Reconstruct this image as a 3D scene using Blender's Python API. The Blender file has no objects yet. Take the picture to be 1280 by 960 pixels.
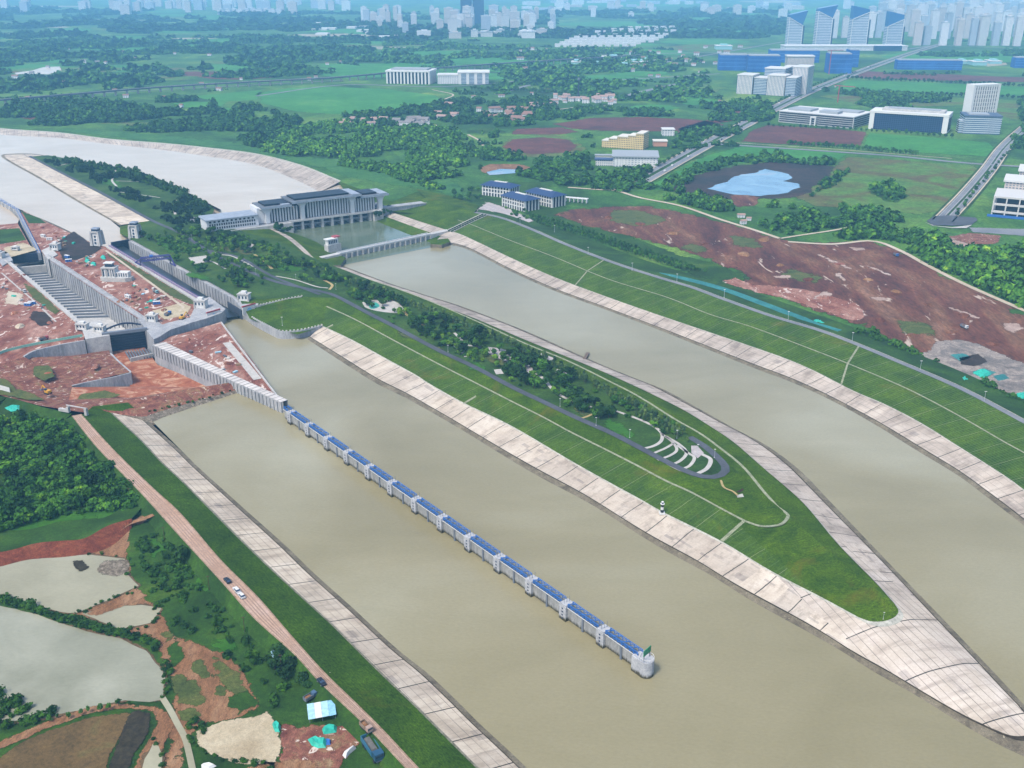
import bpy, bmesh, math, random
import numpy as np
from mathutils import Vector, Matrix, geometry, noise as mnoise
random.seed(7); rng = np.random.default_rng(11)
SC = bpy.context.scene
COL = SC.collection
R = math.radians

# ---------------------------------------------------------------- camera geometry (site survey from the photograph)
F, CH = 1250.0, 300.0
TH = math.atan(515 / F); CT, ST = math.cos(TH), math.sin(TH)
def P(x, y, z=0.0):
    """ground point seen at photo pixel (x, y) for a surface at height z"""
    a, b = (x - 640) / F, -(y - 480) / F
    dz = b * CT - ST
    s = (z - CH) / dz
    return Vector((a * s, s * (b * ST + CT), z))
def mpp(x, y, z=8.0):
    b = -(y - 480) / F
    return (z - CH) / (b * CT - ST) / F
cam_d = bpy.data.cameras.new('camera'); cam = bpy.data.objects.new('camera', cam_d); COL.objects.link(cam)
cam.location = (0, 0, CH); cam.rotation_euler = (math.pi / 2 - TH, 0, 0)
cam_d.sensor_width = 36; cam_d.lens = 36 * F / 1280; cam_d.clip_start = 1; cam_d.clip_end = 90000
SC.camera = cam

# ---------------------------------------------------------------- materials
KC = .72   # albedos sit a little under the sRGB reading of the swatches
def lin(h):
    h = h.lstrip('#'); v = [int(h[i:i+2], 16) / 255 for i in (0, 2, 4)]
    return tuple(KC * (((c + .055) / 1.055) ** 2.4 if c > .04045 else c / 12.92) for c in v) + (1,)
def newmat(name, rough=.9, spec=.25):
    m = bpy.data.materials.new(name); m.use_nodes = True
    nt = m.node_tree; b = nt.nodes['Principled BSDF']
    b.inputs['Roughness'].default_value = rough; b.inputs['Specular IOR Level'].default_value = spec
    return m, nt, b
class N:
    """tiny node helper"""
    def __init__(s, nt): s.nt = nt
    def __call__(s, kind, props=None, **inp):
        n = s.nt.nodes.new(kind)
        for k, v in (props or {}).items(): setattr(n, k, v)
        for k, v in inp.items():
            k2 = int(k[1:]) if k[0] == '_' and k[1:].isdigit() else k.replace('_', ' ')
            s.set(n.inputs[k2], v)
        return n
    def set(s, sock, v):
        if isinstance(v, bpy.types.NodeSocket): s.nt.links.new(v, sock)
        elif isinstance(v, bpy.types.Node): s.nt.links.new(v.outputs[0], sock)
        else: sock.default_value = v
    def math(s, op, a, b=0.0, c=0.0, clamp=False):
        n = s.nt.nodes.new('ShaderNodeMath'); n.operation = op; n.use_clamp = clamp
        s.set(n.inputs[0], a); s.set(n.inputs[1], b); s.set(n.inputs[2], c); return n.outputs[0]
    def mix(s, f, a, b, mode='MIX'):
        n = s.nt.nodes.new('ShaderNodeMix'); n.data_type = 'RGBA'; n.blend_type = mode
        s.set(n.inputs[0], f); s.set(n.inputs[6], a); s.set(n.inputs[7], b); return n.outputs[2]
    def ramp(s, f, stops, interp='LINEAR'):
        n = s.nt.nodes.new('ShaderNodeValToRGB'); cr = n.color_ramp; cr.interpolation = interp
        while len(cr.elements) < len(stops): cr.elements.new(.5)
        for e, (p, c) in zip(cr.elements, stops): e.position = p; e.color = c if not isinstance(c, str) else lin(c)
        s.set(n.inputs[0], f); return n.outputs[0]
    def noise(s, vec, scale, detail=5, rough=.55, dist=0.0):
        n = s.nt.nodes.new('ShaderNodeTexNoise')
        s.set(n.inputs['Vector'], vec); n.inputs['Scale'].default_value = scale; n.inputs['Detail'].default_value = detail
        n.inputs['Roughness'].default_value = rough; n.inputs['Distortion'].default_value = dist
        return n.outputs['Fac']
def coords(n, kind='pos', sx=1, sy=1, sz=1, rz=0):
    if kind == 'pos': v = n('ShaderNodeNewGeometry').outputs['Position']
    elif kind == 'uv': v = n('ShaderNodeUVMap', {'uv_map': 'UVMap'}).outputs[0]
    else: v = n('ShaderNodeTexCoord').outputs['Object']
    if (sx, sy, sz, rz) != (1, 1, 1, 0):
        m = n('ShaderNodeMapping'); n.set(m.inputs['Vector'], v)
        m.inputs['Scale'].default_value = (sx, sy, sz); m.inputs['Rotation'].default_value = (0, 0, rz); v = m.outputs[0]
    return v
def M(name, stops, scale=.05, rough=.92, spec=.2, fine=.35, fscale=.6, bump=0., kind='pos', stretch=(1, 1, 1, 0), dist=.6, detail=6, contrast=None, speck=None, tint=None):
    """mottled surface: a ramp over coarse noise, broken by finer noise (a surface's own colours)"""
    m, nt, b = newmat(name, rough, spec); n = N(nt)
    v = coords(n, kind, *stretch)
    c = n.ramp(n.noise(v, scale, detail, .6, dist), stops)
    f = n.noise(v, fscale, 4, .65)
    c = n.mix(1.0, c, n.ramp(f, [(.25, (1 - fine,) * 3 + (1,)), (.75, (1 + fine * .5,) * 3 + (1,))]), 'MULTIPLY')
    c = n.mix(1.0, c, n.ramp(n.noise(v, fscale * 4.3, 3, .75), [(.28, (1 - fine * 1.1,) * 3 + (1,)), (.72, (1 + fine * .9,) * 3 + (1,))]), 'MULTIPLY')
    if tint: c = n.mix(1.0, c, tint + (1,), 'MULTIPLY')
    if speck:
        hexc, sc, thr = speck
        mask = n.ramp(n.noise(v, sc, 3, .6, 1.2), [(thr, (0, 0, 0, 1)), (thr + .05, (1, 1, 1, 1))])
        c = n.mix(mask, c, lin(hexc))
    n.set(b.inputs['Base Color'], c)
    if bump:
        bp = n('ShaderNodeBump', Strength=bump, Distance=1.0); n.set(bp.inputs['Height'], f); n.set(b.inputs['Normal'], bp.outputs[0])
    return m
def flat(name, h, rough=.6, metal=0, spec=.4, var=.12, sc=.8):
    m, nt, b = newmat(name, rough, spec); n = N(nt); b.inputs['Metallic'].default_value = metal
    f = n.noise(coords(n, 'obj'), sc, 4, .6)
    c = n.mix(1.0, lin(h), n.ramp(f, [(.3, (1 - var,) * 3 + (1,)), (.7, (1 + var * .4,) * 3 + (1,))]), 'MULTIPLY')
    n.set(b.inputs['Base Color'], c); return m

# ---------------------------------------------------------------- meshes
def mesh_obj(name, verts, faces, mat, parent=None, uv=None, smooth=False):
    me = bpy.data.meshes.new(name); me.from_pydata([tuple(v) for v in verts], [], faces)
    if mat: me.materials.append(mat)
    if uv is not None:
        l = me.uv_layers.new(name='UVMap')
        li = np.empty(len(me.loops), dtype=np.int32); me.loops.foreach_get('vertex_index', li)
        l.data.foreach_set('uv', np.asarray(uv, dtype=np.float32)[li].ravel())
    if smooth: me.polygons.foreach_set('use_smooth', [True] * len(me.polygons))
    me.update(); o = bpy.data.objects.new(name, me); COL.objects.link(o)
    if parent: o.parent = parent
    return o
def struct(o, kind='structure'): o['kind'] = kind; return o
def tag(o, label, cat, group=None):
    o['label'] = label; o['category'] = cat
    if group: o['group'] = group
    return o
def thing(name, label, cat, loc=(0, 0, 0), rz=0, group=None):
    o = bpy.data.objects.new(name, None); COL.objects.link(o); o.empty_display_size = 1
    o.location = loc; o.rotation_euler = (0, 0, rz); return tag(o, label, cat, group)
def copy_tree(o, parent=None, loc=None, rz=None, sc=None, label=None):
    c = o.copy(); COL.objects.link(c)
    if parent: c.parent = parent
    if loc is not None: c.location = loc
    if rz is not None: c.rotation_euler = (0, 0, rz)
    if sc is not None: c.scale = sc if hasattr(sc, '__len__') else (sc,) * 3
    if label: c['label'] = label
    for ch in list(KIDS.get(o.name, [])): copy_tree(ch, c)
    return c
KIDS = {}
def kid(parent, child): KIDS.setdefault(parent.name, []).append(child); return child

class MB:
    def __init__(s): s.v = []; s.f = []
    def quad(s, *p):
        k = len(s.v); s.v += [tuple(q) for q in p]; s.f.append(tuple(range(k, k + len(p)))); return s
    def box(s, x0, x1, y0, y1, z0, z1):
        k = len(s.v)
        s.v += [(x0, y0, z0), (x1, y0, z0), (x1, y1, z0), (x0, y1, z0), (x0, y0, z1), (x1, y0, z1), (x1, y1, z1), (x0, y1, z1)]
        s.f += [tuple(k + i for i in q) for q in ((0, 3, 2, 1), (4, 5, 6, 7), (0, 1, 5, 4), (1, 2, 6, 5), (2, 3, 7, 6), (3, 0, 4, 7))]
        return s
    def taper(s, cx, cy, z0, z1, w0, d0, w1, d1):
        k = len(s.v)
        for z, w, d in ((z0, w0, d0), (z1, w1, d1)):
            s.v += [(cx - w/2, cy - d/2, z), (cx + w/2, cy - d/2, z), (cx + w/2, cy + d/2, z), (cx - w/2, cy + d/2, z)]
        s.f += [tuple(k + i for i in q) for q in ((0, 3, 2, 1), (4, 5, 6, 7), (0, 1, 5, 4), (1, 2, 6, 5), (2, 3, 7, 6), (3, 0, 4, 7))]
        return s
    def prism(s, pts, z0, z1):
        n = len(pts); k = len(s.v)
        a = sum(pts[i][0] * pts[(i+1) % n][1] - pts[(i+1) % n][0] * pts[i][1] for i in range(n))
        if a < 0: pts = pts[::-1]
        s.v += [(p[0], p[1], z0) for p in pts] + [(p[0], p[1], z1) for p in pts]
        s.f.append(tuple(k + i for i in range(n))[::-1]); s.f.append(tuple(k + n + i for i in range(n)))
        for i in range(n): j = (i + 1) % n; s.f.append((k + i, k + j, k + n + j, k + n + i))
        return s
    def bar(s, a, b, w, h=None):
        a, b = Vector(a), Vector(b); h = h or w; d = (b - a)
        if d.length < 1e-6: return s
        d.normalize(); up = Vector((0, 0, 1)) if abs(d.z) < .95 else Vector((1, 0, 0))
        sx = d.cross(up).normalized() * w / 2; sy = sx.cross(d).normalized() * h / 2; k = len(s.v)
        for q in (a, b): s.v += [tuple(q - sx - sy), tuple(q + sx - sy), tuple(q + sx + sy), tuple(q - sx + sy)]
        s.f += [tuple(k + i for i in q) for q in ((0, 1, 2, 3), (7, 6, 5, 4), (0, 4, 5, 1), (1, 5, 6, 2), (2, 6, 7, 3), (3, 7, 4, 0))]
        return s
    def cyl(s, cx, cy, z0, z1, r0, r1=None, n=12):
        r1 = r0 if r1 is None else r1; k = len(s.v)
        for z, r in ((z0, r0), (z1, r1)):
            s.v += [(cx + r * math.cos(2*math.pi*i/n), cy + r * math.sin(2*math.pi*i/n), z) for i in range(n)]
        for i in range(n): j = (i + 1) % n; s.f.append((k + i, k + j, k + n + j, k + n + i))
        s.f.append(tuple(range(k, k + n))[::-1]); s.f.append(tuple(range(k + n, k + 2 * n))); return s
    def build(s, name, mat, parent=None, smooth=False):
        o = mesh_obj(name, s.v, s.f, mat, parent, smooth=smooth)
        if parent: kid(parent, o)
        return o

def arc(pts, n):
    """resample 3-D polyline through Catmull-Rom, uniformly by length"""
    p = [Vector(q) for q in pts]; out = []
    if len(p) > 2:
        e = [p[0] * 2 - p[1]] + p + [p[-1] * 2 - p[-2]]
        for i in range(1, len(e) - 2):
            for k in range(8):
                t = k / 8; a, b, c, d = e[i-1], e[i], e[i+1], e[i+2]
                out.append(.5 * ((2*b) + (c - a) * t + (2*a - 5*b + 4*c - d) * t*t + (3*b - a - 3*c + d) * t**3))
        out.append(p[-1])
    else: out = p
    L = [0]
    for a, b in zip(out, out[1:]): L.append(L[-1] + (b - a).length)
    res = []; j = 0
    for i in range(n):
        t = L[-1] * i / (n - 1)
        while j < len(L) - 2 and L[j+1] < t: j += 1
        f = (t - L[j]) / max(1e-9, L[j+1] - L[j]); res.append(out[j].lerp(out[j+1], min(1, max(0, f))))
    return res
def pl(pts, z, n=None):
    q = [P(p[0], p[1], p[2] if len(p) > 2 else z) for p in pts]
    return arc(q, n) if n else q
REF = {'line': None}
def proj_u(pts, ref):
    r = np.array([tuple(p)[:2] for p in ref]); d = np.diff(r, axis=0); ll = (d ** 2).sum(1); L = np.concatenate([[0], np.cumsum(np.sqrt(ll))])
    out = []
    for p in pts:
        q = np.array((p[0], p[1])); t = np.clip(((q - r[:-1]) * d).sum(1) / np.maximum(ll, 1e-9), 0, 1)
        e = ((r[:-1] + d * t[:, None] - q) ** 2).sum(1); i = int(e.argmin()); out.append(L[i] + t[i] * (L[i+1] - L[i]))
    return out
def loft(name, lines, mat, parent=None, u0=0.0):
    """surface between resampled polylines; UV in metres (u along, v across)"""
    if REF['line'] and (lines[0][0] - lines[-1][0]).length > 5:
        full = []
        for la, lb in zip(lines, lines[1:]): full += [[p.lerp(q, k / 7) for p, q in zip(la, lb)] for k in range(7)]
        lines = full + [lines[-1]]
    n = len(lines[0]); V = []; UV = []; Fc = []
    u = [u0]
    mid = lines[len(lines) // 2]
    for a, b in zip(mid, mid[1:]): u.append(u[-1] + (b - a).length)
    acc = [0.0] * n
    for k, ln in enumerate(lines):
        if k: acc = [acc[i] + (ln[i] - lines[k-1][i]).length for i in range(n)]
        uu = proj_u(ln, REF['line']) if REF['line'] else u
        V += ln; UV += [(uu[i], acc[i]) for i in range(n)]
    for k in range(len(lines) - 1):
        for i in range(n - 1):
            a = k * n + i; q = (a, a + 1, a + n + 1, a + n)
            nz = (V[q[1]] - V[q[0]]).cross(V[q[3]] - V[q[0]]).z
            Fc.append(q if nz >= 0 else q[::-1])
    return mesh_obj(name, V, Fc, mat, parent, UV)
def tin(name, pts, mat, parent=None):
    """flat-ish patch: boundary polygon of 3-D points, triangulated in plan"""
    tri = geometry.tessellate_polygon([[Vector((p[0], p[1], 0)) for p in pts]])
    fs = []
    for t in tri:
        a, b, c = (Vector(pts[i]) for i in t)
        fs.append(tuple(t) if (b - a).cross(c - a).z >= 0 else tuple(t)[::-1])
    return mesh_obj(name, pts, fs, mat, parent)
def rag(pts, amp, step):
    """ragged natural outline round a polygon in plan"""
    out = []; n = len(pts)
    for i in range(n):
        a, b = Vector(pts[i]), Vector(pts[(i+1) % n]); k = max(1, int((b - a).length / step))
        for j in range(k): out.append(a.lerp(b, j / k))
    r = []
    for q in out:
        d = mnoise.noise_vector(Vector((q.x, q.y, 0)) / (step * 2.3)) + .5 * mnoise.noise_vector(Vector((q.y, q.x, 3)) / step)
        r.append(Vector((q.x + d.x * amp, q.y + d.y * amp, q.z)))
    return r
FADED = {}
def faded(mat, w):
    key = (mat.name, round(math.log(w, 1.6)))
    if key in FADED: return FADED[key]
    m = mat.copy(); m.name = mat.name + '_edge'; nt = m.node_tree; n = N(nt); out = nt.nodes['Material Output']; b = nt.nodes['Principled BSDF']
    at = n('ShaderNodeAttribute', {'attribute_name': 'edge'})
    nz = n.noise(coords(n, 'pos'), .9 / w, 5, .68, .4)
    k = n.math('ADD', at.outputs['Fac'], n.math('MULTIPLY', n.math('SUBTRACT', nz, .5), 1.7))
    mask = n.ramp(k, [(.40, (0, 0, 0, 1)), (.52, (1, 1, 1, 1))])
    tr = n('ShaderNodeBsdfTransparent'); mx = n('ShaderNodeMixShader'); n.set(mx.inputs[0], mask); n.set(mx.inputs[1], tr); n.set(mx.inputs[2], b)
    n.set(out.inputs['Surface'], mx); FADED[key] = m; return m
def soft(name, q, mat, w):
    """patch whose edge breaks up into its surroundings over width w"""
    V = np.array([(p.x, p.y) for p in q]); n = len(V); e0, e1 = V, np.roll(V, -1, 0); d = e1 - e0; ll = np.maximum((d ** 2).sum(1), 1e-9)
    lo, hi = V.min(0), V.max(0); st = max(w * .8, math.sqrt((hi - lo).prod() / 1500)); pts = []
    poly = [(p.x, p.y) for p in q]; y = lo[1] + st / 2
    while y < hi[1]:
        x = lo[0] + st / 2
        while x < hi[0]:
            if inside(x, y, poly): pts.append((x + random.uniform(-.2, .2) * st, y + random.uniform(-.2, .2) * st))
            x += st
        y += st
    def dist(p):
        t = np.clip(((np.array(p) - e0) * d).sum(1) / ll, 0, 1); return math.sqrt((((e0 + d * t[:, None]) - np.array(p)) ** 2).sum(1).min())
    pts = [p for p in pts if dist(p) > st * .3]
    res = geometry.delaunay_2d_cdt([Vector(p) for p in poly] + [Vector(p) for p in pts], [], [list(range(n))], 1, 1e-4)
    vs, fs = res[0], [f for f in res[2] if len(f) == 3]; z = q[0].z
    o = mesh_obj(name, [(v.x, v.y, z) for v in vs], [tuple(f) for f in fs], faded(mat, w))
    at = o.data.attributes.new('edge', 'FLOAT', 'POINT'); at.data.foreach_set('value', [min(1.0, dist(v) / w) for v in vs]); return o
def patch(name, pts, z, mat, amp=0, step=8, smooth=0):
    q = pl(pts, z)
    if smooth: q = arc(q + [q[0]], smooth)[:-1]
    if amp:
        c = sum(q, Vector()) / len(q); r = sum((p - c).length for p in q) / len(q); w = min(amp * 2.2, r * .45)
        q = [p + (p - c).normalized() * w * .35 for p in q]
        return struct(soft(name, rag(q, amp, step), mat, w))
    return struct(tin(name, q, mat))
def ribbon(name, pts, z, w, mat, n=None, parent=None):
    """a road or path of constant width w along photo points"""
    q = arc(pl(pts, z), n or max(2, len(pts) * 6)); L, Rr = [], []
    for i, c in enumerate(q):
        d = q[min(i + 1, len(q) - 1)] - q[max(i - 1, 0)]; d.z = 0; d.normalize(); nn = Vector((-d.y, d.x, 0)) * w / 2
        L.append(c + nn); Rr.append(c - nn)
    return loft(name, [L, Rr], mat, parent)
def inside(x, y, poly):
    r = False; j = len(poly) - 1
    for i in range(len(poly)):
        xi, yi = poly[i][0], poly[i][1]; xj, yj = poly[j][0], poly[j][1]
        if (yi > y) != (yj > y) and x < (xj - xi) * (y - yi) / (yj - yi) + xi: r = not r
        j = i
    return r
def wall(name, pts, z0, z1, thick, mat, parent=None, side=1, cap=None):
    """wall standing on a polyline of photo points taken at its top (z1); thick to one side"""
    q = pl(pts, z1) if not isinstance(pts[0], Vector) else pts
    offs = []
    for i in range(len(q)):
        d = (q[min(i+1, len(q)-1)] - q[max(i-1, 0)]); d.z = 0; d.normalize(); offs.append(Vector((-d.y, d.x, 0)) * thick * side)
    mb = MB()
    for i in range(len(q) - 1):
        a, b, c, d = q[i], q[i+1], q[i+1] + offs[i+1], q[i] + offs[i]
        za, zb = a.z, b.z
        pa = [(p.x, p.y) for p in (a, b, c, d)]
        k = len(mb.v); mb.v += [(x, y, z0) for x, y in pa] + [(pa[0][0], pa[0][1], za), (pa[1][0], pa[1][1], zb), (pa[2][0], pa[2][1], zb), (pa[3][0], pa[3][1], za)]
        fs = [(0, 3, 2, 1), (4, 5, 6, 7), (0, 1, 5, 4), (2, 3, 7, 6)]
        if i == 0: fs.append((3, 0, 4, 7))
        if i == len(q) - 2: fs.append((1, 2, 6, 5))
        if side < 0: fs = [f[::-1] for f in fs]
        mb.f += [tuple(k + j for j in f) for f in fs]
    return mb.build(name, mat, parent)
def frame(pa, pb, z, zb=None):
    """origin, heading and length of a straight base line between two photo points at height z"""
    a, b = P(pa[0], pa[1], z), P(pb[0], pb[1], z if zb is None else zb)
    d = b - a; return a, math.atan2(d.y, d.x), Vector((d.x, d.y)).length
# ---------------------------------------------------------------- surface materials
def conc_panels(name, stops, gap=20.0, vgap=6.5, seed=0.0, dark='#6b655e', vstr=.35):
    m, nt, b = newmat(name, .88, .2); n = N(nt)
    uv = coords(n, 'uv'); sep = n('ShaderNodeSeparateXYZ'); n.set(sep.inputs[0], uv)
    wob = n.math('MULTIPLY', n.math('SUBTRACT', n.noise(uv, .03, 2), .5), .3)
    u = n.math('ADD', n.math('DIVIDE', sep.outputs[0], gap), seed); v = n.math('DIVIDE', sep.outputs[1], vgap)
    pid = n.math('FLOOR', u); comb = n('ShaderNodeCombineXYZ'); n.set(comb.inputs[0], pid); comb.inputs[1].default_value = seed
    wn = n('ShaderNodeTexWhiteNoise', {'noise_dimensions': '2D'}); n.set(wn.inputs['Vector'], comb.outputs[0])
    pid2 = n.math('FLOOR', v); comb2 = n('ShaderNodeCombineXYZ'); n.set(comb2.inputs[0], n.math('FLOOR', n.math('MULTIPLY', u, 3))); n.set(comb2.inputs[1], pid2)
    wn2 = n('ShaderNodeTexWhiteNoise', {'noise_dimensions': '2D'}); n.set(wn2.inputs['Vector'], comb2.outputs[0])
    pos = coords(n, 'pos')
    c = n.ramp(n.noise(pos, .035, 6, .62, .8), stops)
    c = n.mix(1, c, n.ramp(wn.outputs[0], [(0, (.86, .85, .85, 1)), (1, (1.06, 1.05, 1.03, 1))]), 'MULTIPLY')
    slab = n.ramp(wn2.outputs[0], [(.80, (1, 1, 1, 1)), (.82, (.90, .89, .9, 1)), (.93, (.82, .82, .84, 1)), (.955, (.62, .62, .66, 1))], 'CONSTANT')
    c = n.mix(n.math('MULTIPLY', n.noise(pos, .09, 3), 1.3, clamp=True), c, n.mix(1, c, slab, 'MULTIPLY'))
    st = coords(n, 'uv', .22, .03, 1)
    c = n.mix(1, c, n.ramp(n.noise(st, 1.0, 5, .65), [(.32, (.66, .64, .63, 1)), (.5, (1, 1, 1, 1))]), 'MULTIPLY')
    c = n.mix(1, c, n.ramp(n.noise(pos, .9, 4, .7), [(.3, (.86, .86, .86, 1)), (.7, (1.04, 1.04, 1.04, 1))]), 'MULTIPLY')
    ju = n.math('LESS_THAN', n.math('ABSOLUTE', n.math('SUBTRACT', n.math('FRACT', u), .5)), .30 / gap)
    jv = n.math('LESS_THAN', n.math('ABSOLUTE', n.math('SUBTRACT', n.math('FRACT', v), .5)), .16 / vgap)
    c = n.mix(n.math('MULTIPLY', jv, n.math('MULTIPLY', n.noise(pos, .06, 2), vstr * 1.6)), c, lin(dark))
    c = n.mix(n.math('MULTIPLY', ju, n.math('ADD', .5, n.noise(pos, .2, 2)), clamp=True), c, lin('#38342f'))
    n.set(b.inputs['Base Color'], c); return m
def grass_rows(name, stops, gap=20.0, seed=0.0, lines=.42, brown='#7a7038', bare=.32):
    m, nt, b = newmat(name, .95, .1); n = N(nt)
    uv = coords(n, 'uv'); sep = n('ShaderNodeSeparateXYZ'); n.set(sep.inputs[0], uv); pos = coords(n, 'pos')
    c = n.ramp(n.noise(pos, .04, 7, .68, .8), stops)
    c = n.mix(1, c, n.ramp(n.noise(pos, .7, 4, .7), [(.28, (.55, .55, .5, 1)), (.72, (1.3, 1.25, 1.2, 1))]), 'MULTIPLY')
    c = n.mix(1, c, n.ramp(n.noise(pos, 2.4, 3, .75), [(.3, (.5, .52, .5, 1)), (.7, (1.5, 1.45, 1.35, 1))]), 'MULTIPLY')
    rows = coords(n, 'uv', .35, 1.1, 1)
    c = n.mix(1, c, n.ramp(n.noise(rows, 1.0, 3, .7), [(.32, (.55, .58, .55, 1)), (.62, (1.25, 1.22, 1.1, 1))]), 'MULTIPLY')
    bm = n.ramp(n.noise(pos, .018, 5, .7, 1.0), [(.58, (0, 0, 0, 1)), (.74, (bare * 2.4,) * 3 + (1,))])
    c = n.mix(bm, c, lin(brown))
    c = n.mix(1, c, (.70, .66, .30, 1), 'MULTIPLY')
    if lines:
        u = n.math('ADD', n.math('DIVIDE', sep.outputs[0], gap), seed)
        ju = n.math('LESS_THAN', n.math('ABSOLUTE', n.math('SUBTRACT', n.math('FRACT', u), .5)), .20 / gap)
        u2 = n.math('MULTIPLY', u, 4); j2 = n.math('LESS_THAN', n.math('ABSOLUTE', n.math('SUBTRACT', n.math('FRACT', u2), .5)), .9 / gap)
        v2 = n.math('DIVIDE', sep.outputs[1], 3.2); j3 = n.math('LESS_THAN', n.math('ABSOLUTE', n.math('SUBTRACT', n.math('FRACT', v2), .5)), .10)
        c = n.mix(n.math('MULTIPLY', n.math('MAXIMUM', j2, j3), .42), c, lin('#5f7a4c'))
        c = n.mix(n.math('MULTIPLY', ju, n.math('MULTIPLY', n.math('ADD', .2, n.noise(pos, .05, 3)), lines)), c, lin('#b7b79c'))
    n.set(b.inputs['Base Color'], c); return m
def water_mat(name, stops, rough=.16, wave=.06, sc=.02):
    m, nt, b = newmat(name, rough, .5); n = N(nt); b.inputs['IOR'].default_value = 1.33
    pos = coords(n, 'pos')
    c = n.ramp(n.noise(pos, sc, 4, .5, 1.0), stops)
    streak = n.noise(coords(n, 'pos', .012, .035, 1, .75), 1.0, 6, .68, .6)
    c = n.mix(1, c, n.ramp(streak, [(.3, (.95, .95, .94, 1)), (.7, (1.05, 1.05, 1.06, 1))]), 'MULTIPLY')
    c = n.mix(1, c, n.ramp(n.noise(coords(n, 'pos', 1, 1.8, 1, .5), .45, 4, .7), [(.3, (.93, .93, .92, 1)), (.7, (1.06, 1.06, 1.06, 1))]), 'MULTIPLY')
    n.set(b.inputs['Base Color'], c)
    w = n.noise(coords(n, 'pos', 1, 1.7, 1, .5), .30, 7, .70, .3)
    bp = n('ShaderNodeBump', Strength=wave, Distance=1.0); n.set(bp.inputs['Height'], w); n.set(b.inputs['Normal'], bp.outputs[0])
    return m

m_water = water_mat('muddy_water', [(.25, '#837b5a'), (.5, '#918969'), (.75, '#a09b80')], .08, .16, .005)
m_pool = water_mat('pale_pool_water', [(.3, '#bdac94'), (.7, '#c9bba6')], .22, .08, .006)
m_pond = water_mat('pond_water', [(.3, '#8e8a70'), (.7, '#a8a48a')], .2, .05, .012)
m_basin = water_mat('green_basin_water', [(.3, '#56664f'), (.7, '#6a7562')], .15, .06)
m_lake = water_mat('far_lake_water', [(.3, '#47718f'), (.6, '#6d94ab'), (.8, '#8a8f9a')], .15, .05)
m_rev = conc_panels('revetment_concrete', [(.25, '#ada090'), (.5, '#c6baa9'), (.75, '#d6ccbd')])
m_rev2 = conc_panels('weathered_revetment', [(.25, '#988d80'), (.5, '#bdb1a3'), (.75, '#d0c6b8')], seed=.37, vstr=.8)
m_revtip = conc_panels('tip_concrete', [(.25, '#afa292'), (.5, '#c8bcac'), (.75, '#dacfc2')], gap=34, vgap=4.2, seed=.2, vstr=1.0)
m_wet = M('wet_concrete_toe', [(.3, '#5b5445'), (.5, '#7a705d'), (.7, '#8f8670')], .12, fine=.4, fscale=.8, speck=('#b3a98f', .5, .68))
m_kerb = M('concrete_kerb', [(.3, '#9a9a8c'), (.6, '#bdbbad')], .2, fine=.35)
G1 = [(.22, '#2c4a10'), (.42, '#426617'), (.58, '#567a1c'), (.8, '#708c28')]
m_bank = grass_rows('grass_bank', G1)
m_bank_plain = grass_rows('grass_bank_plain', [(.2, '#2b4a10'), (.42, '#456917'), (.6, '#5c801d'), (.85, '#809a2e')], lines=0, bare=.3)
m_bank_left = grass_rows('left_dike_grass', [(.2, '#294917'), (.5, '#42681f'), (.8, '#5b852c')], lines=0, bare=.12)
m_park = M('park_lawn', [(.22, '#1d3514'), (.42, '#2c4c1b'), (.6, '#3f5f23'), (.8, '#5d7434')], .03, fine=.5, fscale=.5, tint=(1.0, .98, .6))
m_berm = M('berm_path_paving', [(.3, '#7b8464'), (.6, '#a3a68a')], .3, fine=.4, fscale=.9)
m_asph = M('dark_asphalt', [(.3, '#474b52'), (.7, '#5b5f66')], .05, fine=.2)
m_asph2 = M('grey_road_surface', [(.3, '#73777d'), (.7, '#8b8d90')], .03, fine=.2)
m_white = M('white_paving', [(.3, '#aeaaa2'), (.7, '#c6c2bb')], .2, fine=.2)
m_plaza = M('grey_pink_plaza', [(.3, '#a59d9d'), (.7, '#bfb7b4')], .2, fine=.25)
m_dirtroad = M('pink_dirt_road', [(.3, '#a8866d'), (.5, '#bb9c86'), (.7, '#c4ada0')], .03, fine=.25, fscale=.4)
m_pale_dirt = M('pale_dirt_track', [(.3, '#b5a58c'), (.7, '#cfc2ad')], .03, fine=.25)
m_red = M('red_earth', [(.2, '#5c3029'), (.36, '#7d4a3e'), (.48, '#93604f'), (.60, '#a87c6b'), (.72, '#c0a090'), (.85, '#cfbcae')], .04, fine=.45, fscale=.35, stretch=(1, .55, 1, .6), dist=1.6, speck=('#d3c4b8', .13, .60))
m_red2 = M('churned_red_earth', [(.2, '#57302a'), (.4, '#764639'), (.54, '#8e5d4b'), (.66, '#8a7150'), (.8, '#bfa18d')], .06, fine=.5, fscale=.4, dist=2.2, speck=('#cdbdae', .2, .62))
m_slab_red = M('muddy_apron', [(.3, '#8a4a33'), (.5, '#a8674a'), (.62, '#c49a7c'), (.8, '#d2b69c')], .07, fine=.3, dist=1.5)
m_field_red = M('maroon_building_land', [(.2, '#3a2320'), (.38, '#54342b'), (.50, '#684636'), (.61, '#755a44'), (.74, '#8d7260'), (.88, '#a8937f')], .012, fine=.42, fscale=.09, stretch=(1, .32, 1, -.62), dist=2.2, speck=('#b5a393', .05, .64), tint=(1.12, .92, .86))
m_moss = M('scrub_on_earth', [(.25, '#3a4a22'), (.5, '#55602d'), (.75, '#6d6a38')], .08, fine=.5)
m_gravel = M('boulder_rubble', [(.3, '#544b3d'), (.5, '#7b7060'), (.7, '#a59a88')], .5, fine=.5, fscale=1.2)
m_sand = M('pale_sand', [(.3, '#a8987a'), (.6, '#c2b598'), (.8, '#d2c8b2')], .06, fine=.25, speck=('#6f7048', .35, .69))
m_brown = M('brown_field', [(.3, '#5a4a2c'), (.55, '#6f5a36'), (.75, '#66683a')], .05, fine=.45, fscale=.7)
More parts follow.
